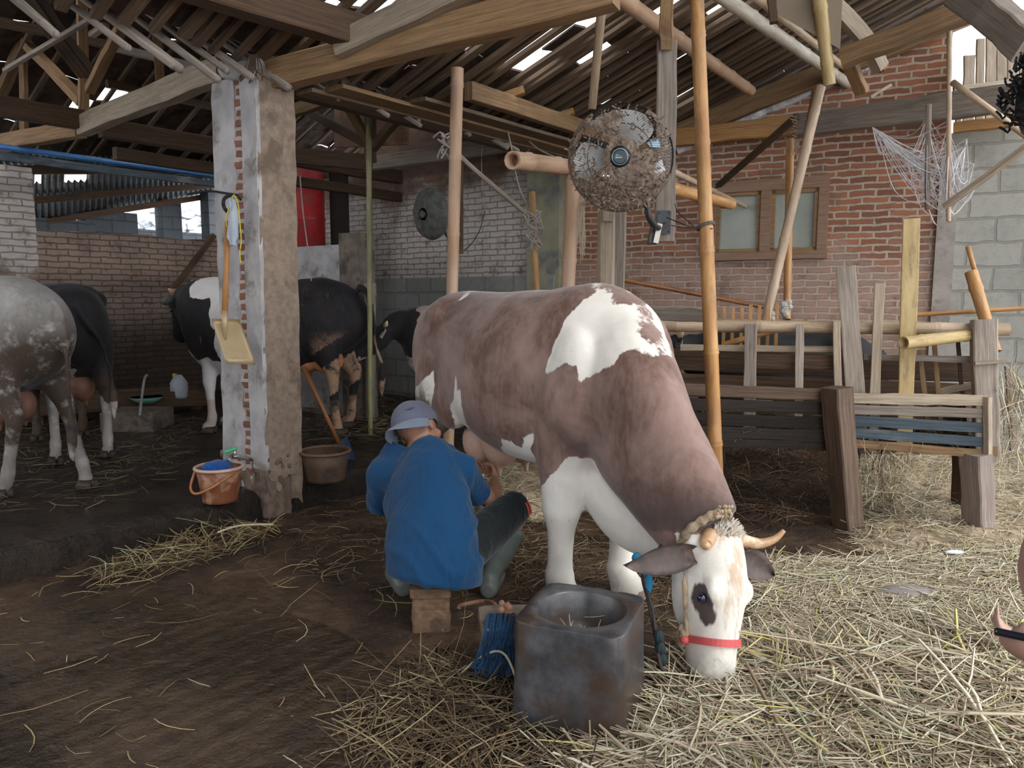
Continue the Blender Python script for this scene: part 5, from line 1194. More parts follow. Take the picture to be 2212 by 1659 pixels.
# square stone trough with round hole
tc = Gz(1330, 1608, 0); yawT = math.radians(-22)
TR = M_plain('stone_trough', (.070, .070, .076), .34, var=.55, scale=9, bump=.5, bdist=.006, dirt=(.058, .038, .028), dirts=4, dlo=.40, dhi=.6)
tcx, tcy = tc.x-.088, tc.y+.205
tr = thing('stone_trough', 'square dark concrete trough with a round hole, standing in front of the cow', 'trough', (tcx, tcy, 0))
outer = [(tcx+.178*math.cos(a+yawT)/(abs(math.cos(a))**9+abs(math.sin(a))**9)**(1/9), tcy+.178*math.sin(a+yawT)/(abs(math.cos(a))**9+abs(math.sin(a))**9)**(1/9)) for a in lin(0, 2*math.pi, 97)[:-1]]; n = len(outer); mb = MB(); vs = []; Hh = .345
lv = [(0, 1.03), (.02, 1.04), (.12, 1.02), (.24, 1.0), (Hh-.006, .998), (Hh, .98)]
for z, s_ in lv:
    for x, y in outer: vs.append((tcx+(x-tcx)*s_, tcy+(y-tcy)*s_, z+.004*nz2(x*9, y*9)*(z > .3)))
il = [(Hh, .82), (Hh-.008, .79), (Hh-.10, .74), (Hh-.16, .55), (Hh-.18, .30), (Hh-.185, .05)]
ang = [math.atan2(y-tcy, x-tcx) for x, y in outer]
for z, s_ in il:
    for a in ang: vs.append((tcx+.178*s_*math.cos(a)*(1 if z < Hh-.005 else 1.02), tcy+.178*s_*math.sin(a), z))
T_ = len(lv)+len(il); fs = [(k*n+j, k*n+(j+1) % n, (k+1)*n+(j+1) % n, (k+1)*n+j) for k in range(T_-1) for j in range(n)]
fs += [tuple(range(n))[::-1], tuple((T_-1)*n+j for j in range(n))]; mb.add(vs, fs); mb.build('basin', TR, tr, smooth=True).data.polygons.foreach_set('use_smooth', [True]*len(fs))
# stump with blue rope
c = Gz(1090, 1475, 0); st = thing('concrete_block', 'dark low concrete block with a bundle of blue rope, left of the trough', 'block', (c.x, c.y+.1, 0))
blockmesh(rrect((c.x+.02, c.y+.10), .22, .2, .1, .02, 2), 0, .20, 6, .006, 6).build('base', CONC_DARK, st)
BLUE = M_plain('blue_rope', (.006, .038, .095), .9, var=.5, scale=30, bump=.6, dirt=(.02, .025, .035), dirts=10)
mb = MB(); rg = random.Random(11); t0_ = P(1082, 1330, c.y+.02); t0_.z = .205
for k in range(60):
    a = rg.uniform(-.05, .05); mb.tube(catmull([t0_+Vector((a*.5, .05, .01)), t0_+Vector((a, .01, .012+rg.uniform(0, .02))), t0_+Vector((a-.01, -.035+rg.uniform(-.01, .01), -.03)), t0_+Vector((a*1.1-.02+rg.uniform(-.02, .02), -.05+rg.uniform(-.012, .012), -.09-rg.uniform(0, .03))), t0_+Vector((a*1.3-.03+rg.uniform(-.02, .02), -.05+rg.uniform(-.015, .01), -.12-rg.uniform(0, .07)))], 3), .0032, 5)
tag(mb.build('rope', BLUE), 'blue frayed rope bundle draped over the low block', 'rope')
mb = MB(); q = [P(1000, 1306, 3.05), P(1060, 1300, 3.0), P(1088, 1320, 2.9)]; q = [Vector((p.x, p.y, max(.03, p.z))) for p in q]
mb.tube(catmull([Vector((q[0].x-.02, q[0].y, .02)), q[0], q[1], t0_+Vector((.01, .03, .0))], 5), .009, 8)
for k in range(14): mb.ell(t0_+Vector((rg.uniform(.0, .05), rg.uniform(.03, .07), rg.uniform(0, .05))), (.012, .012, .014), nu=7, nv=5)
tag(mb.build('rope', M_plain('brown_rope', (.26, .14, .09), .9, bump=.6)), 'brown rope knot running from the low block to the man', 'rope')
# lead rope from the halter down to the trough
mb = MB(); l0 = hp(.10, -.10, -.14)
pts = [l0+Vector((-.02, .0, .02)), P(1398, 1250, 2.56), P(1412, 1330, 2.50), P(1420, 1400, 2.46), P(1428, 1440, 2.43), P(1445, 1462, 2.42), P(1420, 1472, 2.42)]
mb.tube(catmull(pts, 6), .006, 7); mb.tube(catmull([l0+Vector((-.04, .02, .03)), P(1388, 1235, 2.6), P(1400, 1300, 2.55), P(1416, 1380, 2.47)], 5), .005, 7)
lead = mb.build('lead_rope', M_plain('dark_lead', (.05, .035, .03), .8)); tag(lead, 'dark lead rope hanging from the halter beside the trough', 'rope')
mb = MB()
for (u, v, d_, rx, rz) in ((1396, 1225, 2.57, .018, .04), (1402, 1260, 2.55, .014, .04), (1376, 1205, 2.62, .02, .02)): mb.ell(P(u, v, d_), (rx, rx, rz), nu=10, nv=7)
mb.build('blue_knot', M_plain('teal_rag', (.02, .20, .38), .8, bump=.5), lead)
mb = MB()
for (u, v) in ((1423, 1375), (1426, 1400), (1430, 1425)): mb.ell(P(u, v, 2.46), (.02, .018, .025), nu=9, nv=7)
mb.build('dark_knot', M_plain('dark_rag', (.015, .03, .035), .8, bump=.5), lead)

# ------------------------------------------------------------ buckets, tap, shovels
def bucket(name, label, c, r0, r1, h, mat, matrim, cat='bucket'):
    root = thing(name, label, cat, c); mb = MB(); nn = 36; c = Vector(c)
    prof = [(r0*.9, 0), (r0, .004), (r0, .02), (r0+(r1-r0)*.5, h*.5), (r1, h-.012), (r1-.006, h-.012), (r0+(r1-r0)*.5-.006, h*.5), (r0-.007, .02), (0.001, .018)]
    vs = [(c.x+r_*math.cos(a), c.y+r_*math.sin(a), c.z+z) for r_, z in prof for a in [2*math.pi*i/nn for i in range(nn)]]
    fs = [(k*nn+j, k*nn+(j+1) % nn, (k+1)*nn+(j+1) % nn, (k+1)*nn+j) for k in range(len(prof)-1) for j in range(nn)]+[tuple(range(nn))[::-1]]
    mb.add(vs, fs); mb.build('wall', mat, root, smooth=True)
    mb = MB(); mb.tube([(c.x+(r1+.004)*math.cos(a), c.y+(r1+.004)*math.sin(a), c.z+h-.008) for a in lin(0, 2*math.pi, 37)], .010, 8, caps=False); mb.build('rim', matrim, root, smooth=True)
    return root
BK = M_plain('bucket_stained', (.52, .30, .19), .5, var=.35, scale=9, bump=.3, dirt=(.20, .065, .025), dirts=9, dlo=.36, dhi=.54); BKR = M_plain('bucket_rim', (.62, .42, .33), .45, var=.15)
bc = Gz(462, 1092, .168); bc.y += .10
bk = bucket('bucket', 'stained orange and white bucket with a blue cloth under the tap', (bc.x, bc.y, .168), .098, .128, .21, BK, BKR)
mb = MB(); zz = bc.z+.005
mb.tube(catmull([(bc.x-.132, bc.y-.01, .168+.19), (bc.x-.145, bc.y-.06, .168+.10), (bc.x-.09, bc.y-.125, .168+.075), (bc.x+.0, bc.y-.142, .168+.11), (bc.x+.08, bc.y-.125, .168+.16), (bc.x+.118, bc.y-.04, .168+.19)], 6), .0075, 8)
mb.build('handle', M_plain('handle_orange', (.42, .16, .07), .5), bk, smooth=True)
mb = MB(); rg = random.Random(4)
for k in range(9): mb.ell((bc.x-.02+rg.uniform(-.05, .045), bc.y+rg.uniform(-.05, .05), .168+.20+rg.uniform(-.01, .018)), (.045, .04, .022), Matrix.Rotation(rg.uniform(0, 3), 3, 'Z') @ Matrix.Rotation(rg.uniform(-.5, .5), 3, 'X'), 10, 7)
mb.ell((bc.x-.01, bc.y, .168+.17), (.09, .09, .07)); me = remesh(mb, .009, 3); o = meshobj('cloth', me, cloth('blue_cloth', (.01, .08, .33), .8, .2, 22)); tag(o, 'blue wet cloth stuffed in the stained bucket', 'cloth')
tb = Gz(690, 1050, .165); tb.y += .16
TUB = M_plain('tub_brown', (.09, .05, .03), .6, var=.3, scale=8, dirt=(.05, .03, .02), dirts=5)
bucket('tub', 'wide brown tub in the shade right of the pillar', (tb.x, tb.y, .165), .125, .155, .20, TUB, M_plain('tub_rim', (.16, .09, .055), .6), 'tub')
# spade with blue blade leaning by the tub
sp = thing('spade', 'spade with blue blade and wooden handle leaning behind the brown tub', 'spade', (tb.x+.16, tb.y+.2, .165))
mb = MB(); a_, b_ = P(733, 960, 5.45), P(655, 792, 5.5); mb.tube([a_, b_], .016, 10); mb.build('handle', BAM_RED, sp, smooth=True)
mb = MB(); e_ = P(745, 1015, 5.40); e_.z = max(e_.z, .17); dd = (e_-a_).normalized(); sd = dd.cross(Vector((0, 1, 0))).normalized(); nn_ = dd.cross(sd)
vs = []
for i in range(7):
    f = i/6; wd = .085*(1-.25*f**3)
    for j in range(7): g = (j/6-.5)*2; vs.append(a_+dd*(f*.24-.02)+sd*(g*wd)+nn_*(.02*g*g))
vs += [v+nn_*.004 for v in vs]; fs = [(i*7+j, i*7+j+1, (i+1)*7+j+1, (i+1)*7+j) for i in range(6) for j in range(6)]; fs += [tuple(49+k for k in f[::-1]) for f in fs]
mb.add(vs, fs); mb.build('blade', M_plain('spade_blue', (.02, .06, .17), .5, dirt=(.06, .05, .04)), sp, smooth=True)
# tap on the pillar foot
tp0 = P(505, 985, 4.40); tap = thing('tap', 'metal tap with green lever on the pillar foot', 'tap', tp0)
MET = M_plain('tap_metal', (.55, .53, .50), .3, metal=.8, bump=.1, dirt=(.2, .15, .1), dirts=9)
mb = MB(); mb.tube([P(545, 992, 4.52), P(528, 990, 4.46), P(512, 986, 4.40), P(502, 986, 4.37)], [.013, .014, .016, .014], 10); mb.tube(catmull([P(512, 986, 4.40), P(500, 984, 4.36), P(497, 992, 4.33), P(497, 1003, 4.33)], 4), .010, 10); mb.tube([P(508, 986, 4.39), P(507, 972, 4.39)], .009, 8); mb.build('spout', MET, tap, smooth=True)
mb = MB(); mb.tube([P(486, 974, 4.37), P(492, 975, 4.37), P(500, 972, 4.38), P(508, 969, 4.39), P(512, 968, 4.39)], [.010, .013, .007, .012, .008], 10); mb.build('lever', M_plain('tap_green', (.06, .50, .22), .4), tap, smooth=True)
mb = MB(); mb.tube(catmull([P(545, 998, 4.40), P(560, 1006, 4.36), P(590, 1016, 4.37), P(615, 1022, 4.42), P(640, 1025, 4.6)], 5), .004, 6)
tag(mb.build('wire', M_plain('old_wire', (.25, .2, .17), .6)), 'loose wire round the pillar foot', 'wire')
# shovel hanging on the pillar
sv = thing('shovel', 'shovel with a pale brass-coloured blade hanging on the pillar', 'shovel', P(508, 785, 4.40))
top, sock = P(492, 478, 4.46), P(485, 690, 4.40)
mb = MB(); mb.tube([top, top.lerp(sock, .5), sock], [.016, .017, .018], 12); mb.build('handle', M_bamboo('shovel_handle', (.42, .17, .05), (.55, .26, .09), .2), sv, smooth=True)
SH = M_plain('shovel_blade', (.50, .37, .21), .45, metal=.25, var=.08, scale=4, bump=.1, dirt=(.40, .30, .18), dirts=3)
mb = MB(); mb.tube([sock+Vector((0, -.005, .05)), P(486, 695, 4.385), P(487, 735, 4.375)], [.021, .018, .006], 12); mb.build('socket', SH, sv, smooth=True)
q = [P(457, 689, 4.40), P(517, 690, 4.44), P(553, 788, 4.34), P(489, 787, 4.30)]; mb = MB(); vs = []
for i in range(9):
    f = i/8; a_, b_ = q[0].lerp(q[3], f), q[1].lerp(q[2], f)
    for j in range(9): g = j/8; p = a_.lerp(b_, g); vs.append(p+Vector((0, .018*(1-(2*g-1)**2)*1, 0)))
vs += [Vector(v)+Vector((0, .004, 0)) for v in vs]; fs = [(i*9+j, i*9+j+1, (i+1)*9+j+1, (i+1)*9+j) for i in range(8) for j in range(8)]; fs += [tuple(81+k for k in f[::-1]) for f in fs]
for i in range(8):
    for e in (0, 8): fs.append((i*9+e, (i+1)*9+e, 81+(i+1)*9+e, 81+i*9+e)); k = e*9+i; fs.append((k, k+1, 81+k+1, 81+k))
mb.add(vs, fs); mb.build('blade', SH, sv, smooth=True)
mb = MB(); c_ = P(496, 440, 4.46)
mb.tube(catmull([P(405, 420, 4.7), P(450, 413, 4.6), P(490, 418, 4.5), P(512, 422, 4.46), P(520, 432, 4.48)], 6), .007, 8); mb.tube(catmull([P(500, 420, 4.47), P(484, 430, 4.46), P(484, 448, 4.45), P(496, 460, 4.46), P(508, 455, 4.47)], 5), .011, 8)
tag(mb.build('hose', M_plain('black_hose', (.018, .018, .02), .4)), 'black hose end looped on a nail above the shovel', 'hose')
mb = MB(); vs = []
for i in range(12):
    f = i/11; uu, vv = 498+8*f+3*math.sin(f*5), 428+100*f; wd = (8+7*f) if f < .9 else 8
    for j in range(6): g = j/5-.5; p = P(uu+g*2*wd, vv+6*abs(g), 4.42); vs.append(p+Vector((0, -.02*math.cos(g*3)+.008*math.sin(g*16+f*4), 0)))
vs += [Vector(v)+Vector((0, .006, 0)) for v in vs]; fs = [(i*6+j, i*6+j+1, (i+1)*6+j+1, (i+1)*6+j) for i in range(11) for j in range(5)]; fs += [tuple(72+k for k in f[::-1]) for f in fs]
mb.add(vs, fs); tag(mb.build('rag', cloth('pale_rag', (.48, .53, .60), .9, .15, 12), smooth=True), 'pale grey-blue rag hanging over the shovel handle', 'rag')
mb = MB(); mb.tube(catmull([P(505, 420, 4.42), P(514, 440, 4.40), P(518, 480, 4.40), P(521, 520, 4.41), P(518, 545, 4.41), P(520, 568, 4.41)], 5), .0035, 6); mb.tube(catmull([P(503, 422, 4.42), P(495, 450, 4.41), P(488, 470, 4.41), P(490, 490, 4.42)], 4), .0035, 6)
tag(mb.build('string', M_plain('yellow_string', (.62, .50, .03), .6)), 'yellow string hanging beside the shovel handle', 'string')

# ------------------------------------------------------------ fans
DUST = M_plain('dust_mat', (.17, .12, .09), .98, var=.45, scale=40, bump=1, bdist=.01, dirt=(.30, .24, .19), dirts=14)
BLK = M_plain('fan_black', (.02, .022, .026), .45, dirt=(.12, .09, .07), dirts=8)
FC = P(1340, 342, 3.72); FD = Vector((-.16, -1, -.10)).normalized()      # fan axis points to the camera
FU = Vector((0, 0, 1)); FU = (FU-FD*FU.dot(FD)).normalized(); FRt = FU.cross(FD)
fan = thing('wall_fan', 'big dusty round wall fan on the upright plank', 'fan', FC)
FR_ = .252
def fp(r_, a, d_): return FC+FRt*(r_*math.cos(a))+FU*(r_*math.sin(a))+FD*d_
def cage(front, nw, name, lab):
    mb = MB(); s_ = 1 if front else -1
    def prof(f): return s_*(.012+.075*math.cos(f*math.pi/2)**.6) if f < 1 else 0
    for i in range(nw):
        a0 = 2*math.pi*i/nw; pts = []
        for j in range(8):
            f = .20+.80*j/7; pts.append(fp(FR_*f, a0+(1-f)*.55*(1 if front else 0), prof(f)*1.0))
        mb.tube(pts, .0009, 3, caps=False)
    for f, r_ in ((1, .005), (.62, .0022), (.21, .003)): mb.tube([fp(FR_*f, a, prof(f) if f < 1 else 0) for a in lin(0, 2*math.pi, 49)], r_, 6, caps=False)
    mb.build(name, BLK, fan)['label'] = lab
cage(True, 100, 'guard', 'black front guard of wires'); cage(False, 90, 'guard', 'black rear guard of wires')
BLADE = M_plain('fan_blade', (.66, .64, .62), .35, var=.12, scale=10, dirt=(.36, .30, .25), dirts=9, dlo=.58, dhi=.75)
for k in range(3):
    mb = MB(); vs = []; a0 = math.radians((52, 172, 292)[k]); n1, m1 = 14, 10
    for i in range(n1+1):
        f = i/n1; r_ = .045+(.225-.045)*f; span = math.radians(34+46*math.sin(f*math.pi*.62)) ; off_ = math.radians(30*f)
        for j in range(m1+1):
            g = j/m1-.5; a = a0+off_+span*g*(1 if f < .85 else (1-(f-.85)*2.6)); vs.append(fp(r_, a, .012-.055*g*(.5+.5*f)))
    vs += [Vector(v)-FD*.002 for v in vs]; K = (n1+1)*(m1+1); fs = [(i*(m1+1)+j, i*(m1+1)+j+1, (i+1)*(m1+1)+j+1, (i+1)*(m1+1)+j) for i in range(n1) for j in range(m1)]; fs += [tuple(K+q for q in f[::-1]) for f in fs]
    mb.add(vs, fs); mb.build('blade', BLADE, fan, smooth=True)
# dust mat clogging the front guard, torn open where blades show
mb = MB(); vs = []; na, nr_ = 120, 26; keep = {}
for i in range(nr_+1):
    f = .2+.8*i/nr_
    for j in range(na):
        a = 2*math.pi*j/na; vs.append(fp(FR_*f, a, .014+.075*math.cos(min(f, 1)*math.pi/2)**.6+.003*nz2(f*9, a*3)))
fs = []
for i in range(nr_):
    f = .2+.8*i/nr_
    for j in range(na):
        a = math.degrees(2*math.pi*(j+.5)/na); w_ = .05*nz2(f*20, a*.3); an = 14*nz2(a*.1, f*6)
        hole = (12+an < a < 88+an*.5 and .36 < f < .90+w_) or (128+an < a < 212+an*.5 and .30 < f < .86+w_ and (a-128)*.03 > f-.55) or (60 < a < 128+an and .84+w_ < f) or ((a > 338+an or a < 22) and .68+w_ < f < .98) or (rg.random() < .035)
        if not hole: fs.append((i*na+j, i*na+(j+1) % na, (i+1)*na+(j+1) % na, (i+1)*na+j))
mb.add(vs, fs)
for k in range(520):
    f = rg.uniform(.3, 1.03)**.7; a = rg.choice([rg.uniform(0, 6.28), rg.uniform(3.4, 5.6)]); c0 = fp(FR_*f, a, .02+.07*math.cos(min(f, 1)*math.pi/2)**.6)
    d_ = (FRt*rg.uniform(-1, 1)+FU*rg.uniform(-1, 1)+FD*rg.uniform(0, .6)).normalized(); mb.tube([c0, c0+d_*rg.uniform(.008, .024)], .0012, 3)
dm = mb.build('dust_layer', DUST, fan); dm['kind'] = 'stuff'; so_ = dm.modifiers.new('s', 'SOLIDIFY'); so_.thickness = .003
mb = MB(); ha_ = [(.0, .098), (.030, .098), (.040, .092), (.047, .078), (.047, .06)]
vs = [fp(r_, 2*math.pi*j/30, d_) for r_, d_ in ha_[1:] for j in range(30)]; fs = [(k*30+j, k*30+(j+1) % 30, (k+1)*30+(j+1) % 30, (k+1)*30+j) for k in range(3) for j in range(30)]+[tuple(range(30))]
mb.add(vs, fs); bd = mb.build('badge', M_plain('badge_black', (.015, .035, .045), .3, bump=0), fan, smooth=False); bd['label'] = 'round dark centre badge with pale ring and small writing'
mb = MB(); mb.tube([fp(.037, a, .0955) for a in lin(0, 2*math.pi, 33)], .0014, 5, caps=False); mb.build('badge_ring', M_plain('badge_silver', (.5, .55, .58), .3, metal=.5), bd)
def text(body, size, M4, mat, parent, name='lettering', ext=.0008):
    cu = bpy.data.curves.new(name, 'FONT'); cu.body = body; cu.size = size; cu.align_x = 'CENTER'; cu.align_y = 'CENTER'; cu.extrude = ext
    o = bpy.data.objects.new('tmp', cu); COL.objects.link(o); dg = bpy.context.evaluated_depsgraph_get(); me = bpy.data.meshes.new_from_object(o.evaluated_get(dg)); bpy.data.objects.remove(o)
    me.transform(M4); me.transform(Matrix.Translation(-ORG[parent])); me.materials.clear(); me.materials.append(mat); o = bpy.data.objects.new(name, me); COL.objects.link(o); o.parent = parent; ORG[o] = ORG[parent]; return o
WHT = M_plain('print_white', (.7, .74, .76), .5); mb = MB()
def bp(x, y): return FC+FRt*x+FU*y+FD*.0988
for x, y0, y1 in ((-.018, .004, .011), (-.012, .003, .010), (-.002, .004, .008)): mb.tube([bp(x, y0), bp(x+.003, y1)], .0011, 5)
for k in range(11): mb.tube([bp(-.020+k*.0029, -.006), bp(-.0195+k*.0029+.001*(k % 2), .0005-.0012*(k % 3))], .0010, 5)
mb.build('lettering', WHT, bd)['label'] = 'row of tiny blurred white strokes'
mb = MB(); q = [fp(.150, .28, .055), fp(.195, .22, .045), fp(.195, .42, .045), fp(.165, .50, .05), fp(.140, .45, .056)]; mb.prism(q, FD*.002); mb.build('sticker', M_plain('sticker_blue', (.35, .52, .62), .4), fan)['label'] = 'pale blue sticker on the guard'
mb = MB(); mb.tube([fp(0, 0, -.02), fp(0, 0, -.16)], [.065, .055], 20); mb.build('motor', BLK, fan, smooth=True)
mb = MB(); mb.tube(catmull([fp(.0, 0, -.12), P(1392, 430, 3.95), P(1402, 470, 3.97), P(1420, 492, 4.05), P(1436, 486, 4.22)], 6), [.016]*25, 10); mb.build('arm', BLK, fan, smooth=True)
mb = MB(); c_ = P(1434, 480, 4.285); mb.box(c_, (.075, .012, .13)); 
for sx in (-1, 1):
    for sz in (-1, 1): mb.ell(c_+Vector((.027*sx, -.008, .052*sz)), (.005, .003, .005), nu=8, nv=5)
mb.build('bracket', M_plain('bracket_black', (.02, .025, .035), .4), fan)
mb = MB(); mb.box(P(1412, 505, 4.12), (.045, .05, .11), Matrix.Rotation(.15, 3, 'Y')); bb = mb.build('control_box', BLK, fan); mb = MB(); mb.box(P(1421, 504, 4.07), (.028, .008, .105), Matrix.Rotation(.20, 3, 'Y')); mb.build('cover', M_plain('ivory', (.66, .62, .54), .5), bb)
mb = MB(); mb.tube(catmull([P(1458, 440, 4.2), P(1466, 460, 4.18), P(1500, 492, 4.1), P(1440, 470, 4.2)], 6), .003, 6); tag(mb.build('cable', BLK), 'thin black cable hanging behind the fan bracket', 'cable')
mb = MB()
for k in range(22):
    u = 1255+rg.uniform(-8, 8); mb.tube(catmull([P(1262+rg.uniform(-4, 4), 400, 5.05), P(u, 450, 5.0), P(u+rg.uniform(-8, 5), 500+rg.uniform(0, 60), 5.0)], 4), .0022, 4)
tag(mb.build('straw_tuft', WOOD_PALE), 'tuft of dry fibres hanging on the bamboo post under the fan', 'straw')
# second fan, seen from the side behind the bamboo post
fc2 = P(931, 462, 6.2); a2 = Vector((-.70, -.70, -.10)).normalized(); u2 = Vector((0, 0, 1)); s2_ = a2.cross(u2).normalized(); u2 = s2_.cross(a2)
f2 = thing('wall_fan', 'dark dusty fan head turned sideways in front of the white bricks', 'fan', fc2)
mb = MB(); vs = []; prr = [(.0, .085), (.05, .083), (.10, .075), (.16, .055), (.20, .028), (.212, .0), (.205, -.02), (.15, -.03), (.0, -.035)]
for r_, d_ in prr[1:]:
    for j in range(36): a = 2*math.pi*j/36; vs.append(fc2+s2_*(r_*math.cos(a)*1.0)+u2*(r_*math.sin(a))+a2*(d_+.004*nz2(j, r_*30)))
fs = [(k*36+j, k*36+(j+1) % 36, (k+1)*36+(j+1) % 36, (k+1)*36+j) for k in range(7) for j in range(36)]+[tuple(range(36)), tuple(7*36+j for j in range(36))]
mb.add(vs, fs); mb.build('guard', M_plain('grey_dust', (.10, .10, .09), .95, var=.35, scale=18, bump=.8, bdist=.01), f2, smooth=True)
mb = MB(); mb.tube([fc2+a2*.08, fc2+a2*.095], [.035, .03], 16); mb.build('hub', BLK, f2); mb = MB(); mb.tube([fc2, fc2-a2*.12], [.06, .05], 14); mb.tube(catmull([fc2-a2*.12, fc2-a2*.15+Vector((0, 0, -.15)), P(985, 530, 6.3)], 5), .014, 8); mb.build('arm', BLK, f2)
board(P(992, 340, 6.35), P(992, 548, 6.35), .07, .03, 'fan_board', WOOD_DARK, 'dark upright board behind the pinkish bamboo carrying the side-turned fan', 'board', up=(0, 1, 0))
# ropes and strings
def cord(pts, r_, mat, name, label, cat='rope'):
    mb = MB(); mb.tube(catmull(pts, 6), r_, 6); return tag(mb.build(name, mat), label, cat)
CORD = M_plain('grey_cord', (.34, .30, .27), .9)
cord([P(975, 318, 5.1), P(1020, 362, 5.2), P(1148, 472, 5.55), P(1165, 490, 5.55)], .016, WOOD_GREY, 'stick', 'thin grey stick tied between the two bamboo posts', 'stick')
cord([P(1095, 275, 5.8), P(1105, 320, 5.75), P(1120, 400, 5.7), P(1150, 470, 5.6)], .005, CORD, 'string', 'string from the roof tails to the short orange bamboo')
cord([P(1115, 275, 6.2), P(1160, 320, 6.0), P(1225, 350, 5.5)], .006, CORD, 'string', 'string sagging from the roof tails to the fat bamboo tube')
cord([P(1048, 455, 6.6), P(1035, 500, 6.6), P(1015, 530, 6.5), P(995, 545, 6.4)], .004, BLK, 'cable', 'thin black cable curling on the white bricks', 'cable')
cord([P(1048, 260, 6.8), P(1040, 350, 6.8), P(1046, 450, 6.6)], .004, CORD, 'string', 'thin string hanging in front of the white bricks')
cord([P(648, 380, 6.4), P(655, 460, 6.4), P(668, 560, 6.4), P(674, 625, 6.4)], .006, CORD, 'string', 'pale string hanging in front of the red tank')
for (u, v, d_, lab) in ((962, 305, 5.05, 'thick pinkish bamboo post'), (1150, 474, 5.55, 'short orange bamboo'), (1157, 505, 5.5, 'short orange bamboo, lower knot')):
    mb = MB()
    for k in range(16):
        c0 = P(u+rg.uniform(-8, 8), v+rg.uniform(-14, 14), d_-.05); mb.tube(catmull([c0, c0+Vector((rg.uniform(-.05, .05), rg.uniform(-.02, .02), rg.uniform(-.05, .05))), c0+Vector((rg.uniform(-.07, .07), rg.uniform(-.03, .03), rg.uniform(-.12, .03)))], 3), .006, 5)
    tag(mb.build('rope_knot', CORD), 'shaggy grey rope knot on the '+lab, 'rope')

# ------------------------------------------------------------ feeding place on the left
def bxp(u0, v0, u1, v1, d_, th, z0_, mat, name, label, cat, yaw=0.0):
    a_, b_ = P(u0, v0, d_), P(u1, v1, d_); c_ = (a_+b_)/2; mb = MB(); hgt = max(.03, a_.z-(b_.z if z0_ is None else z0_)); mb.box((c_.x, c_.y+th/2, a_.z-hgt/2), (abs(b_.x-a_.x), th, hgt), yaw); return tag(mb.build(name, mat), label, cat)
bxp(215, 892, 335, 980, 6.5, .4, .15, CONC_DARK, 'manger_block', 'low dark masonry block before the plank manger on the left', 'block')
pA_, pB_ = P(60, 880, 6.6), P(445, 858, 7.7)
mg = thing('feed_manger', 'long dark plank manger along the left brick wall', 'manger', ((pA_.x+pB_.x)/2, (pA_.y+pB_.y)/2, .16))
board(pA_, pB_, .04, .16, 'front_board', WOOD_DARK, '', parent=mg); board(pA_+Vector((-.25, .35, .0)), pB_+Vector((-.25, .35, .0)), .04, .16, 'rear_board', WOOD_DARK, '', parent=mg)
board(pA_+Vector((-.12, .18, -.08)), pB_+Vector((-.12, .18, -.08)), .30, .02, 'bottom_board', WOOD_DARK, '', parent=mg)
for f in (.05, .5, .95): q_ = pA_.lerp(pB_, f); board(Vector((q_.x-.1, q_.y+.18, q_.z-.09)), Vector((q_.x-.1, q_.y+.18, .14)), .09, .09, 'leg', WOOD_DARK, '', parent=mg, up=(1, 0, 0))
q_ = P(388, 860, 7.55); mb = MB(); mb.sweep([(q_.x, q_.y, q_.z), (q_.x, q_.y, q_.z+.02), (q_.x, q_.y, q_.z+.16), (q_.x, q_.y, q_.z+.20), (q_.x, q_.y, q_.z+.24)], circ(20), [.07, .085, .085, .06, .03])
jug = mb.build('plastic_can', M_plain('jug_white', (.38, .40, .45), .4), smooth=True); tag(jug, 'whitish plastic can standing on the left manger under the cow head', 'can'); mb = MB(); mb.tube([(q_.x-.03, q_.y-.02, q_.z+.22), (q_.x-.03, q_.y-.02, q_.z+.255)], .022, 10); mb.build('lid', M_plain('lid_yellow', (.5, .45, .08), .5), jug)
q_ = P(318, 872, 7.2); mb = MB(); mb.sweep([(q_.x, q_.y, q_.z), (q_.x, q_.y, q_.z+.02), (q_.x, q_.y, q_.z+.07), (q_.x, q_.y, q_.z+.07), (q_.x, q_.y, q_.z+.02)], circ(22), [.06, .10, .16, .15, .06]); tag(mb.build('basin', M_plain('basin_green', (.12, .27, .22), .5), smooth=True), 'greenish plastic basin on the left manger', 'basin')
cord([P(302, 895, 6.45), P(306, 860, 6.8), P(312, 820, 7.0), P(318, 810, 7.1)], .012, M_plain('whitish_cord', (.36, .38, .36), .9), 'rope', 'pale rope standing up from the masonry block to the wall')
board(P(372, 628, 8.7), P(462, 508, 9.2), .05, .06, 'brace', WOOD_DARK, 'dark diagonal timber on the left brick wall beside the pillar', 'brace')
mb = MB(); mb.ell(P(5, 622, 5.6), (.09, .05, .012)); tag(mb.build('red_cloth', M_plain('red_rag', (.5, .02, .02), .6)), 'scrap of red cloth at the left edge on the grey cow', 'cloth')

# ------------------------------------------------------------ manger and pen on the right
FA, FB = P(1400, 838, 4.72), P(2145, 852, 4.06); FA.z = FB.z = 0; md_ = (FB-FA).normalized(); mn_ = Vector((md_.y, -md_.x, 0)); Lm = (FB-FA).length
nM = mn_.copy()
def PM(u, v, off=0.0): return Pl(u, v, nM, nM.dot(FA)+off)       # pixel on the manger front, off metres nearer the camera
WOOD_BRN = M_wood('wood_brown', (.10, .065, .045), (.24, .165, .12), dirt=(.05, .038, .03)); WOOD_LEG = M_wood('wood_leg', (.17, .13, .11), (.30, .25, .22), dirt=(.12, .09, .07)); WOOD_BLK = M_wood('wood_black', (.02, .016, .014), (.05, .038, .03), dirt=(.015, .012, .01))
mgr = thing('feed_manger', 'slatted plank manger on stout legs in front of the red brick wall', 'manger', ((FA.x+FB.x)/2, (FA.y+FB.y)/2, 0))
UPX = dict(up=(0, 0, 1))
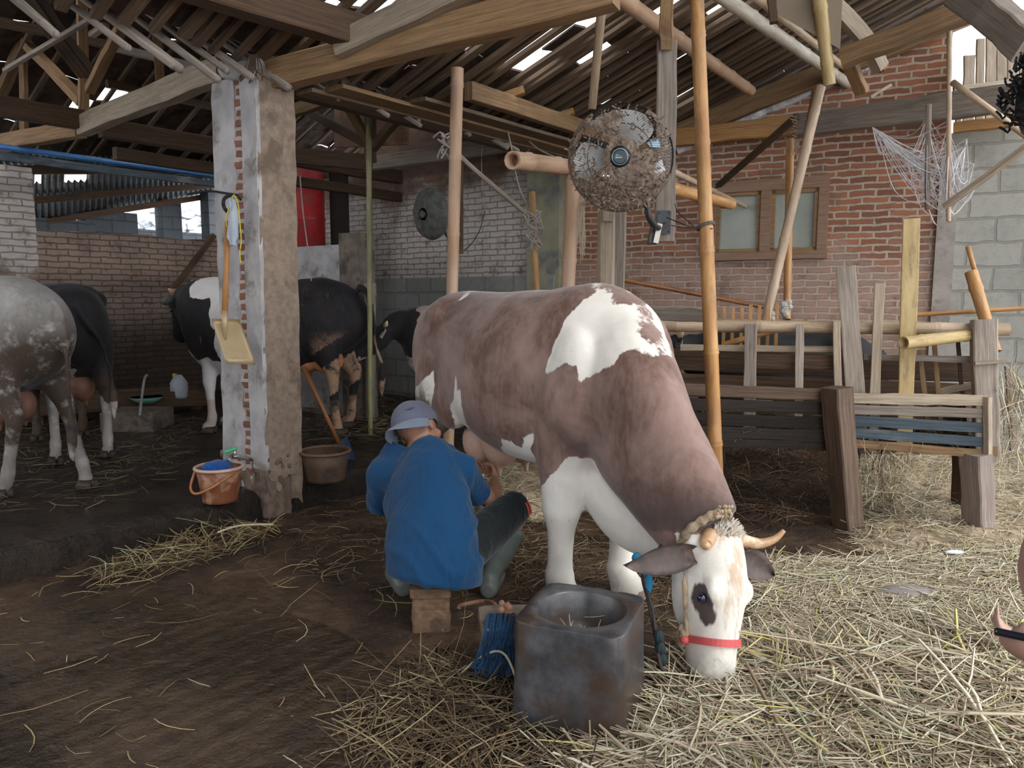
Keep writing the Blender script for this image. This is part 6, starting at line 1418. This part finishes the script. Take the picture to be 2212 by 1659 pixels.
def slat(u0, v0, u1, v1, hpx, mat, off=0.0, nm='slat', lab=None):
    a_, b_ = PM(u0, v0, off), PM(u1, v1, off); o = board(a_, b_, .022, hpx/FPX*4.25, nm, mat, '', parent=mgr, rough=.08, n=9)
    if lab: o['label'] = lab
slat(1835, 860, 2132, 865, 23, WOOD_PALE); slat(1835, 884, 2142, 893, 21, WOOD_GREY); slat(1835, 908, 2142, 925, 22, WOOD_BLUE, lab='slate-blue painted slat'); slat(1835, 934, 2142, 956, 21, WOOD_BLUE, lab='slate-blue painted slat'); slat(1840, 957, 2142, 982, 18, WOOD_TAN)
slat(1400, 838, 1795, 853, 26, WOOD_BRN); slat(1400, 870, 1795, 882, 27, WOOD_BLK); slat(1400, 900, 1795, 915, 27, WOOD_BLK); slat(1400, 928, 1795, 942, 27, WOOD_BLK); slat(1400, 952, 1795, 962, 20, WOOD_BLK)
def post(u0, v0, u1, v1, w_, mat, nm='leg', off=.03, parent=None, label='', cat='post', toground=True, th=None, taper=0.0):
    a_ = PM(u0, v0, off); b_ = PM(u1, v1, off)
    if toground:
        d_ = (b_-a_).normalized(); b_ = a_+d_*((-.01-a_.z)/d_.z)
    return board(a_, b_, w_, th or w_*.8, nm, mat, label, cat, parent=parent, up=(1, .3, 0), rough=.05, n=8, roll=math.pi/2*0, taper=taper)
post(1806, 838, 1832, 1143, .145, WOOD_BRN, parent=mgr, off=.07); post(2108, 980, 2118, 1175, .135, WOOD_LEG, parent=mgr, off=.0)
post(1420, 840, 1420, 1000, .1, WOOD_DARK, parent=mgr, off=-.45); post(2080, 850, 2080, 1000, .1, WOOD_DARK, parent=mgr, off=-.5); post(1830, 850, 1830, 1000, .1, WOOD_DARK, parent=mgr, off=-.5)
bk_ = -mn_*.50
board(FA+bk_+Vector((0, 0, .92)), FB+bk_+Vector((0, 0, .90)), .025, .15, 'rear_board', WOOD_DARK, '', parent=mgr); board(FA+bk_+Vector((0, 0, .74)), FB+bk_+Vector((0, 0, .74)), .025, .16, 'rear_board', WOOD_DARK, '', parent=mgr); board(FA+bk_+Vector((0, 0, .54)), FB+bk_+Vector((0, 0, .54)), .025, .16, 'rear_board', WOOD_DARK, '', parent=mgr)
for k in range(3): board(FA+bk_*(.2+.3*k)+Vector((0, 0, .47)), FB+bk_*(.2+.3*k)+Vector((0, 0, .46)), .13, .02, 'bottom_board', WOOD_DARK, '', parent=mgr)
e0 = PM(2144, 855); mb = MB(); e1 = e0+bk_*.8; mb.prism([e0, e1, e1+Vector((0, 0, -.30)), PM(2144, 985)], md_*.025); mb.build('end_board', WOOD_TAN, mgr)
post(2133, 858, 2134, 985, .035, WOOD_PALE, nm='corner_batten', parent=mgr, off=.02, toground=False, th=.03)
# fence stakes and rails above it
def stake(u0, v0, u1, v1, wpx, mat, label, off=-.06, th=.03, deep=4.3, roll=0):
    a_ = PM(u0, v0, off); b_ = PM(u1, v1, off); d_ = (b_-a_).normalized(); b_ = a_+d_*((.45-a_.z)/d_.z)
    return board(a_, b_, wpx/FPX*deep, th, 'fence_stake', mat, label, 'stake', 'stakes of the pen fence', up=(-mn_.x, -mn_.y, 0), rough=.07, n=6, roll=0)
stake(1826, 575, 1848, 845, 38, WOOD_GREY, 'broad grey leaning stake, second widest in the pen fence'); stake(1900, 612, 1890, 845, 20, WOOD_PALE, 'narrow pale lilac stake between the two broad ones', off=-.05)
stake(1969, 472, 1957, 845, 31, BAM_YEL, 'tallest stake, a broad yellowish board', off=-.02); stake(1807, 694, 1810, 835, 15, WOOD_PALE, 'thin pale stake left of the broad grey leaning one', off=-.03)
stake(1728, 700, 1726, 835, 17, WOOD_GREY, 'thin grey stake in front of the black cow', off=-.03); stake(1622, 700, 1620, 835, 27, WOOD_GREY, 'broad brown-grey stake right of the tall bamboo post', off=-.03)
stake(1986, 755, 1996, 842, 10, WOOD_TAN, 'thin tan cane right of the tallest stake', off=-.20, th=.015); stake(2018, 740, 2026, 842, 10, WOOD_RED if False else WOOD_TAN, 'thin brown cane under the open bamboo pipe', off=-.22, th=.015); stake(2068, 725, 2078, 842, 8, WOOD_DARK, 'thin dark cane left of the corner post', off=-.22, th=.015)
stake(2125, 690, 2128, 850, 44, WOOD_GREY, 'wide corner post with a pale top at the right end of the pen', off=-.05, th=.10)
stake(2180, 790, 2190, 950, 16, WOOD_GREY, 'grey stake at the right edge behind the manger end', off=-.3)
def railb(u0, v0, u1, v1, hpx, mat, label, off=-.10, w_=.025):
    return board(PM(u0, v0, off), PM(u1, v1, off), w_, hpx/FPX*4.4, 'fence_rail', mat, label, 'rail', rough=.08)
railb(1470, 750, 1812, 755, 14, WOOD_PALE, 'pale frosted rail in front of the black cow'); railb(1632, 780, 1818, 783, 32, WOOD_DARK, 'dark wide board under the pale frosted rail', off=-.09)
railb(1866, 771, 2105, 777, 13, WOOD_GREY, 'grey thin rail between the tallest stake and the corner post'); railb(2105, 785, 2175, 780, 6, WOOD_PALE, 'short whitish strip wrapped round the corner post', off=.02)
bamboo(PM(1425, 703, -.12), PM(2180, 712, -.12), .040, 'bamboo_rail', BAM_PALE, 'thick horizontal bamboo rail along the pen fence', node=.5)
bamboo(PM(1952, 741, .22), PM(2110, 722, -.1), .036, 'bamboo_pipe', BAM_YEL, 'short bamboo pipe with whitish open end on the pen fence', node=.35, first=.12)
bamboo(PM(2098, 588, -.3), PM(2150, 760, -.12), .036, 'bamboo_cane', BAM_OR, 'thick orange bamboo leaning at the corner post', node=.25); bamboo(PM(2091, 532, -.33), PM(2110, 600, -.33), .014, 'bamboo_cane', BAM_OR, 'thin orange cane on top of the thick leaning bamboo', hollow=False, node=.2)
bamboo(PM(1975, 680, -.35), PM(2240, 664, -.35), .014, 'bamboo_cane', BAM_OR, 'long thin horizontal orange cane in front of the block wall', node=.3)
rk = thing('bamboo_rack', 'small rack of short bamboo slats above the rail, left of the long leaning pole', 'rack', PM(1620, 700, -.5))
for k in range(7): board(PM(1565+k*19, 662+(k % 3)*3-k*1.5, -.5), PM(1560+k*19, 800, -.5), .022, .012, 'slat', BAM_OR, '', parent=rk, up=(-mn_.x, -mn_.y, 0))
board(PM(1540, 700, -.48), PM(1712, 700, -.48), .03, .03, 'crossbar', BAM_OR, '', parent=rk)
bamboo(PM(1560, 745, -.5), PM(1745, 695, -.5), .02, 'bamboo_cane', BAM_OR, 'loose orange cane lying on the rack above the black cow', node=.2)
board(PM(2020, 848, -.25), PM(2102, 832, -.22), .035, .04, 'loose_stick', WOOD_PALE, 'pale stick lying on the manger by the corner post', 'stick')
# cobwebs
WEB = M_plain('cobweb', (.62, .60, .62), .95, bump=0); mb = MB(); rg = random.Random(9); anch = [P(2004, 250+k*28, 5.0) for k in range(8)]+[P(2050, 260+k*26, 4.9) for k in range(9)]+[P(1885+k*12, 275+k*9, 5.2) for k in range(8)]+[P(2090+rg.uniform(-20, 20), 300+k*18, 4.9) for k in range(8)]
for k in range(150):
    a_, b_ = rg.sample(anch, 2); m_ = (a_+b_)/2+Vector((rg.uniform(-.03, .03), rg.uniform(-.05, .05), -rg.uniform(.02, .16))); mb.tube(catmull([a_, m_, b_], 5), rg.choice([.0012, .0016, .003]), 3, caps=False)
for k in range(5): mb.tube(catmull([P(1898, 285, 5.2), P(1920+k*3, 320, 5.2), P(1960+k*2, 340+k*3, 5.1), P(2004, 360+k*9, 5.0)], 5), .004, 4)
tag(mb.build('cobweb', WEB), 'thick dusty cobwebs between the two thin canes at the right', 'cobweb', kind='stuff')

# ------------------------------------------------------------ hay and straw
def M_hay(name, stops, rough=.7):
    m, nt, p = newmat(name); N = NT(nt); a = N.attr('c'); c = N.ramp(a, stops); N.link(c, p.inputs['Base Color']); p.inputs['Roughness'].default_value = rough; p.inputs['Specular IOR Level'].default_value = .3; return m
HAY = M_hay('hay', [(0, (.20, .14, .09)), (.12, (.38, .29, .20)), (.45, (.60, .50, .35)), (.7, (.76, .68, .52)), (.80, (.44, .46, .31)), (.88, (.76, .71, .57)), (.975, (.66, .58, .30)), (1, (.52, .50, .12))])
HAYD = M_hay('hay_dull', [(0, (.045, .03, .02)), (.4, (.11, .075, .045)), (.8, (.24, .17, .095)), (1, (.38, .32, .18))])
HAYS = M_hay('hay_dark', [(0, (.025, .016, .010)), (.5, (.07, .042, .026)), (.88, (.16, .095, .055)), (1, (.36, .27, .17))])  # straw that is itself dark reddish brown
HAYY = M_hay('hay_yellow', [(0, (.09, .06, .03)), (.4, (.26, .19, .09)), (.85, (.46, .37, .19)), (1, (.45, .48, .32))])
nrg = np.random.default_rng(5)
def straw(name, pos, ln, wd, mat, label, tilt=.25, droop=.2, aim=None, spread=math.pi, mound=None, kinkp=.35):
    pos = np.asarray(pos); n = len(pos); th = nrg.uniform(-spread, spread, n)+(aim if aim is not None else 0)
    L = nrg.uniform(ln[0], ln[1], n)*nrg.uniform(.5, 1, n); el = nrg.normal(0, tilt, n); w_ = nrg.uniform(wd[0], wd[1], n)
    d = np.stack([np.cos(th)*np.cos(el), np.sin(th)*np.cos(el), np.sin(el)], 1); s = np.stack([-np.sin(th), np.cos(th), np.zeros(n)], 1); u = np.cross(d, s)
    kk = 5; cv = nrg.normal(0, .16, n); cz = nrg.uniform(-droop, droop*.3, n); kink = nrg.random(n) < kinkp; kd = nrg.normal(0, .6, n)
    V_ = np.zeros((n, kk, 3, 3))
    for i in range(kk):
        f = i/(kk-1)-.5; c = pos+d*(L*f)[:, None]+s*((cv*L*f*f*2+np.where(kink & (f > .05), kd*L*(f-.05), 0)))[:, None]; c[:, 2] += cz*L*(f*f*2)
        tw = (w_*(1-.5*abs(f)*1.3))[:, None]; roll = nrg.uniform(-.6, .6, (n, 1)) if i == 0 else roll
        a_ = s*np.cos(roll)+u*np.sin(roll); b_ = np.cross(d, a_)
        V_[:, i, 0] = c+a_*tw; V_[:, i, 1] = c-a_*tw; V_[:, i, 2] = c+b_*tw*.45
    V_[..., 2] = np.maximum(V_[..., 2], pos[:, None, None, 2]*0+.004 if mound is None else .004)
    V_ = V_.reshape(-1, 3); base = np.arange(n)[:, None, None, None]*(kk*3); q = []
    for i in range(kk-1):
        for j in range(3): q.append([i*3+j, i*3+(j+1) % 3, (i+1)*3+(j+1) % 3, (i+1)*3+j])
    F = (np.arange(n)[:, None, None]*(kk*3)+np.array(q)[None]).reshape(-1, 4); C = np.repeat(nrg.random(n), kk*3)
    if mound is not None:
        mv, mf = mound; F = np.concatenate([F, np.array(mf)+len(V_)]); V_ = np.concatenate([V_, np.array(mv)]); C = np.concatenate([C, nrg.uniform(.0, .35, len(mv))])
    me = bpy.data.meshes.new(name); me.vertices.add(len(V_)); me.loops.add(F.size); me.polygons.add(len(F))
    org = np.array([V_[:, 0].mean(), V_[:, 1].mean(), V_[:, 2].min()]); me.vertices.foreach_set('co', (V_-org).ravel()); me.loops.foreach_set('vertex_index', F.ravel().astype(np.int32)); me.polygons.foreach_set('loop_start', np.arange(0, F.size, 4, dtype=np.int32)); me.update(calc_edges=True); me.validate()
    at = me.attributes.new('c', 'FLOAT', 'POINT'); at.data.foreach_set('value', C.astype(np.float32)); me.materials.append(mat)
    o = bpy.data.objects.new(name, me); COL.objects.link(o); o.location = org.tolist(); tag(o, label, 'hay', kind='stuff'); return o
def inpoly(poly, n, z=0.0, hfun=None, zlo=0.0):
    """n random ground points inside an outline given on the floor"""
    W_ = [Gz(u, v, z) for u, v in poly]; xs = [p.x for p in W_]; ys = [p.y for p in W_]; out = []
    while len(out) < n:
        k = 4*n; x = nrg.uniform(min(xs), max(xs), k); y = nrg.uniform(min(ys), max(ys), k); sd = sd_poly(x, y, [(p.x, p.y) for p in W_]); m = sd > 0
        for a_, b_, s_ in zip(x[m], y[m], sd[m]):
            hh = hfun(a_, b_, s_) if hfun else .012; out.append((a_, b_, z+zlo+hh*nrg.random()**.6+.004))
            if len(out) >= n: break
    return np.array(out[:n])
def mound(poly, hfun, z=0.0, res=.035):
    W_ = [Gz(u, v, z) for u, v in poly]; xs = np.arange(min(p.x for p in W_), max(p.x for p in W_), res); ys = np.arange(min(p.y for p in W_), max(p.y for p in W_), res)
    X, Y = np.meshgrid(xs, ys); sd = sd_poly(X.ravel(), Y.ravel(), [(p.x, p.y) for p in W_]).reshape(X.shape); vs = []; idx = -np.ones(X.shape, int)
    for j in range(X.shape[0]):
        for i in range(X.shape[1]):
            if sd[j, i] > -.02: idx[j, i] = len(vs); vs.append((X[j, i], Y[j, i], z+hfun(X[j, i], Y[j, i], max(sd[j, i], 0))*.8-.004))
    fs = [(idx[j, i], idx[j, i+1], idx[j+1, i+1], idx[j+1, i]) for j in range(X.shape[0]-1) for i in range(X.shape[1]-1) if min(idx[j, i], idx[j, i+1], idx[j+1, i+1], idx[j+1, i]) >= 0]
    return vs, fs
pileA = [(1180, 1700), (1330, 1615), (1420, 1560), (1425, 1490), (1500, 1470), (1610, 1400), (1700, 1372), (1900, 1380), (2060, 1360), (2260, 1330), (2420, 1420), (2500, 1760)]
hA_ = lambda x, y, s: min(1, s/.30)**.8*(.085+.035*nz2(x*2.2, y*2.4, 3)+.012*nz2(x*9, y*8))
straw('hay', inpoly(pileA, 10500, 0, hA_), (.22, .62), (.0020, .0048), HAY, 'big loose pile of greenish and tan hay the brown and white cow eats from', tilt=.17, kinkp=.2, mound=mound(pileA, hA_))
straw('hay', inpoly(pileA, 520, 0, lambda x, y, s: hA_(x, y, s)*1.15, 0.01), (.35, .85), (.0045, .0085), HAY, 'broad long leaf blades lying on top of the hay pile', tilt=.12, kinkp=.12, aim=-1.05, spread=.9)
rB = [(1640, 1215), (1850, 1215), (2010, 1200), (2260, 1180), (2350, 1350), (2212, 1372), (1900, 1392), (1640, 1385)]
straw('hay', inpoly(rB, 4600, 0, lambda x, y, s: .035), (.15, .6), (.0018, .0038), HAY, 'thin layer of pale straw on the brown floor between the pile and the manger', tilt=.08, aim=.1, spread=1.3)
rC = [(1845, 990), (2260, 985), (2420, 1180), (2110, 1215), (1850, 1190)]
hC_ = lambda x, y, s: min(1, s/.25)*(.08+.03*nz2(x*3, y*3))
straw('hay', inpoly(rC, 7500, 0, hC_), (.10, .38), (.0018, .0034), HAY, 'dense pale straw bed under the right end of the manger', tilt=.25, mound=mound(rC, hC_))
rD = [(1500, 960), (1830, 960), (1830, 1110), (1700, 1150), (1560, 1130)]
straw('hay', inpoly(rD, 2600, 0, lambda x, y, s: .10), (.08, .32), (.0016, .003), HAYS, 'dull dark brown straw under the left part of the manger', tilt=.35)
rE = [(1020, 985), (1190, 975), (1205, 1130), (1090, 1130)]
hE_ = lambda x, y, s: min(1, s/.2)*.10
straw('hay', inpoly(rE, 1500, 0, hE_), (.10, .40), (.002, .004), HAY, 'heap of grey-green straw behind the man under the belly of the cow', tilt=.25, mound=mound(rE, hE_))
rF = [(1060, 1110), (1500, 1080), (1640, 1180), (1640, 1420), (1430, 1560), (1400, 1340), (1120, 1330)]
straw('hay', inpoly(rF, 2200, 0, lambda x, y, s: .02), (.06, .28), (.0015, .003), HAYD, 'trampled brown straw around the front hooves of the milked cow', tilt=.12)
rG = [(720, 1520), (960, 1420), (1150, 1470), (1160, 1590), (1330, 1640), (1330, 1720), (700, 1720)]
straw('hay', inpoly(rG, 900, 0, lambda x, y, s: .06*min(1, s/.15)), (.15, .60), (.0018, .0038), HAYD, 'tangle of thin brown straw left of the trough', tilt=.22)
rH = [(180, 1262), (330, 1190), (430, 1150), (520, 1140), (600, 1150), (560, 1185), (440, 1230), (250, 1280)]
straw('hay', inpoly(rH, 300, 0, lambda x, y, s: .07), (.08, .36), (.002, .004), HAYY, 'yellow straw clump against the concrete step', tilt=.35)
rI = [(-100, 1230), (600, 1150), (860, 1090), (1080, 1330), (900, 1659), (-200, 1700)]
straw('hay', inpoly(rI, 230, 0, lambda x, y, s: .03, ), (.06, .36), (.0018, .0034), HAYY, 'single yellow straws scattered over the dark floor on the left', tilt=.04)
rJ = [(640, 835), (1000, 835), (960, 960), (640, 960)]
straw('hay', inpoly(rJ, 1500, ZP, lambda x, y, s: .05), (.08, .35), (.002, .004), HAYD, 'dull straw litter on the raised floor behind the black cow', tilt=.12)
rK = [(-100, 900), (430, 900), (430, 960), (330, 1080), (-100, 1120)]
straw('hay', inpoly(rK, 900, ZP, lambda x, y, s: .02), (.06, .30), (.0016, .003), HAYD, 'sparse yellow straw under the cows on the left', tilt=.08)
rL = [(650, 1100), (850, 1060), (1100, 1100), (1080, 1300), (640, 1260)]
straw('hay', inpoly(rL, 420, 0, lambda x, y, s: .02), (.05, .28), (.0014, .003), HAYD, 'few brown straws on the floor around the stool', tilt=.06)
hang = []
for k in range(170): f = nrg.random(); hang.append(tuple(PM(1855+110*f+nrg.normal(0, 6), 985+nrg.random()*90, .04-.1*nrg.random())))
for k in range(120): hang.append(tuple(PM(2150+nrg.random()*70, 800+nrg.random()*200, -.05-.2*nrg.random())))
straw('hay', np.array(hang), (.15, .45), (.002, .004), HAY, 'wisps of hay hanging down from the slatted manger', tilt=1.25, droop=.1)
mng = []
for k in range(1500): f, g = nrg.random(), nrg.random(); p_ = FA.lerp(FB, f)+bk_*(.1+.8*g); mng.append((p_.x, p_.y, .48+.12*nrg.random()))
straw('hay', np.array(mng), (.1, .4), (.002, .0035), HAYD, 'hay lying inside the slatted manger', tilt=.15)
tr_h = [(tcx+nrg.normal(0, .05), tcy+nrg.normal(0, .05), .18+.09*nrg.random()) for k in range(60)]
straw('hay', np.array(tr_h), (.06, .16), (.0015, .003), HAY, 'few straws inside the round hole of the trough', tilt=.4)
# long loose blades
mb = MB()
for pts, r_ in (([Gz(800, 1450, .01), P(790, 1400, 2.75), P(830, 1440, 2.7), Gz(900, 1475, .03)], .004), ([Gz(1135, 1580, .0), P(1130, 1520, 2.3), P(1092, 1415, 2.4), P(1040, 1418, 2.45), Gz(980, 1470, .01)], .004), ([Gz(470, 1150, .15), Gz(520, 1135, .17), Gz(590, 1133, .15)], .006)): mb.tube(catmull(pts, 6), r_, 5)
tag(mb.build('straw_blade', M_plain('pale_straw', (.45, .38, .25), .7)), 'long single pale straw stalks bending over the dark floor', 'straw', kind='stuff')

mb = MB(); p_ = Gz(1955, 1292, 0); mb.ell((p_.x, p_.y, .02), (.15, .07, .035)); tag(mb.build('flat_stone', M_plain('flat_stone', (.24, .21, .20), .8, bump=.5), smooth=True), 'flat grey stone half buried in the straw on the right', 'stone')
mb = MB(); p_ = Gz(2060, 1211, 0); mb.ell((p_.x, p_.y, .045), (.05, .012, .012)); tag(mb.build('plastic_scrap', M_plain('plastic_scrap', (.75, .75, .8), .5), smooth=True), 'small whitish plastic scrap in the straw below the manger leg', 'scrap')
